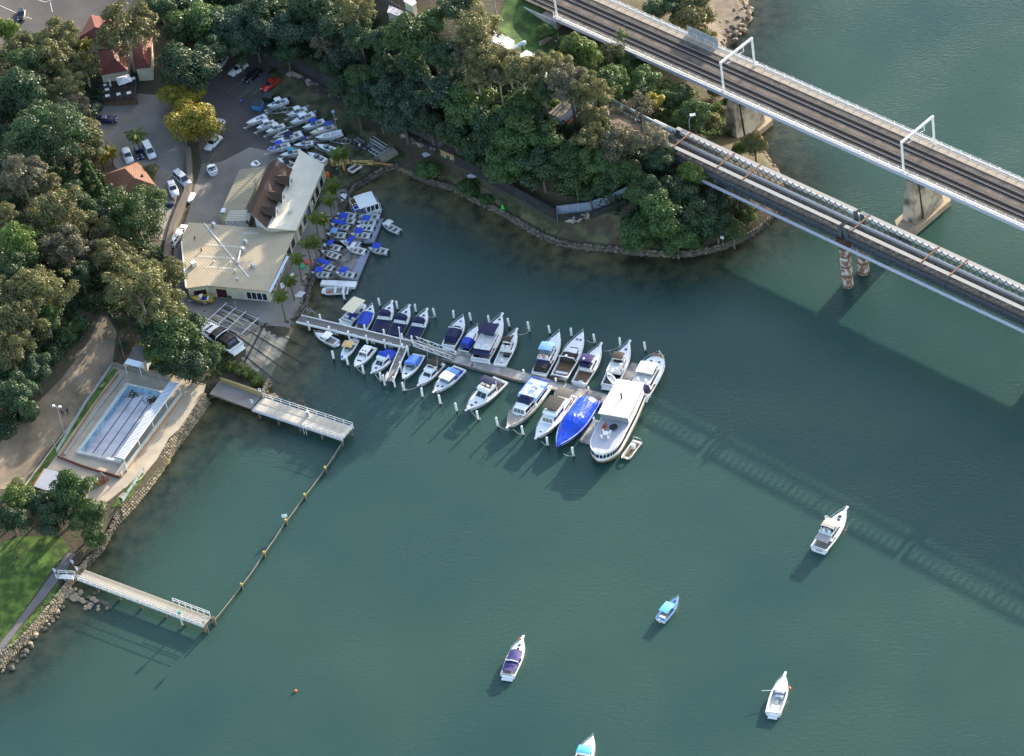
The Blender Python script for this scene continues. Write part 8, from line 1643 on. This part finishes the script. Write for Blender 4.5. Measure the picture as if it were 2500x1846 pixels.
palm(332,330,5.0,'tall bright palm above the cottage roof','P',1.25,'palms by the car lot'); palm(268,372,3.6,'golden palm left of the ute by the cottage','O',1.1,'palms by the car lot'); palm(246,384,3.2,'golden palm beside the hedge row top','O',1.0,'palms by the car lot'); palm(205,108,5,'yellowing palm against the restaurant left wall','O',1.0,'palms by the car lot'); palm(210,325,4,'green palm over the lot edge by the big fig','P',1.1,'palms by the car lot')
for i,(x,y) in enumerate(((565,895),(590,905),(608,912),(628,930),(645,940))): palm(x,y,.9,'short bushy palm, %s from the left on the slipway garden wall'%ORD[i],'P',.8,'short palms of the slipway garden',18)
# ------------------------------------------------------------------ undergrowth of the woods
def scatter(name, label, poly, n, hmax, mat, sz):
    w = np.array([G(x,y)[:2] for x,y in poly]); lo, hi = w.min(0), w.max(0); q = np.random.uniform(lo,hi,(n*3,2)); q = q[inside(q,w)][:n]; z = height(q)
    cl = np.clip(np.sin(q[:,0]*.9+np.sin(q[:,1]*.6)*2)+np.sin(q[:,1]*1.1),-.6,2)
    k = (z > .6) & (cl > -.5); q, z, cl = q[k], z[k], cl[k]
    hh = np.random.random(len(q))*hmax*(.5+.5*cl)
    C = np.column_stack([q, z+.05+np.maximum(hh,0)]); N = np.random.normal(size=C.shape)*.6+np.array([.1,.1,.8])
    o = link(name, quads_mesh(name, C, N, np.random.uniform(.6,1.3,len(q))*sz), mat); o['kind'] = 'stuff'; o['label'] = label
scatter('undergrowth','low scrub under the headland wood',[(690,120),(860,60),(960,45),(1100,120),(1250,150),(1380,230),(1460,240),(1500,330),(1600,350),(1740,440),(1860,500),(1800,570),(1640,612),(1540,600),(1500,520),(1360,480),(1250,430),(1120,350),(980,290),(860,220),(760,160)],100000,2.6,LM['D'],.24)
scatter('undergrowth','low scrub under the left hillside wood',[(-20,420),(60,360),(240,420),(300,500),(400,620),(440,720),(400,800),(330,800),(290,800),(262,765),(240,765),(210,820),(130,900),(40,1040),(-20,1080)],62000,2.4,LM['D'],.24)
scatter('undergrowth','low scrub around the restaurant and road edge',[(-20,130),(60,90),(230,100),(260,250),(220,330),(120,420),(-20,440)],26000,2.0,LM['D'],.24)
scatter('undergrowth','low scrub on the slope under the viaduct',[(1330,110),(1500,130),(1640,200),(1760,260),(1800,330),(1700,340),(1600,290),(1480,240),(1400,200)],24000,1.6,LM['M'],.22)
scatter('undergrowth','low scrub at the top edge behind the car park',[(380,-20),(900,-20),(860,70),(720,110),(680,130),(600,95),(520,110),(440,100),(380,60)],32000,2.2,LM['D'],.24)
scatter('undergrowth','low scrub below the pool kiosk and slipway garden',[(330,800),(440,760),(520,840),(600,890),(650,940),(560,915),(480,930),(420,915),(360,895)],8000,.8,LM['M'],.18)
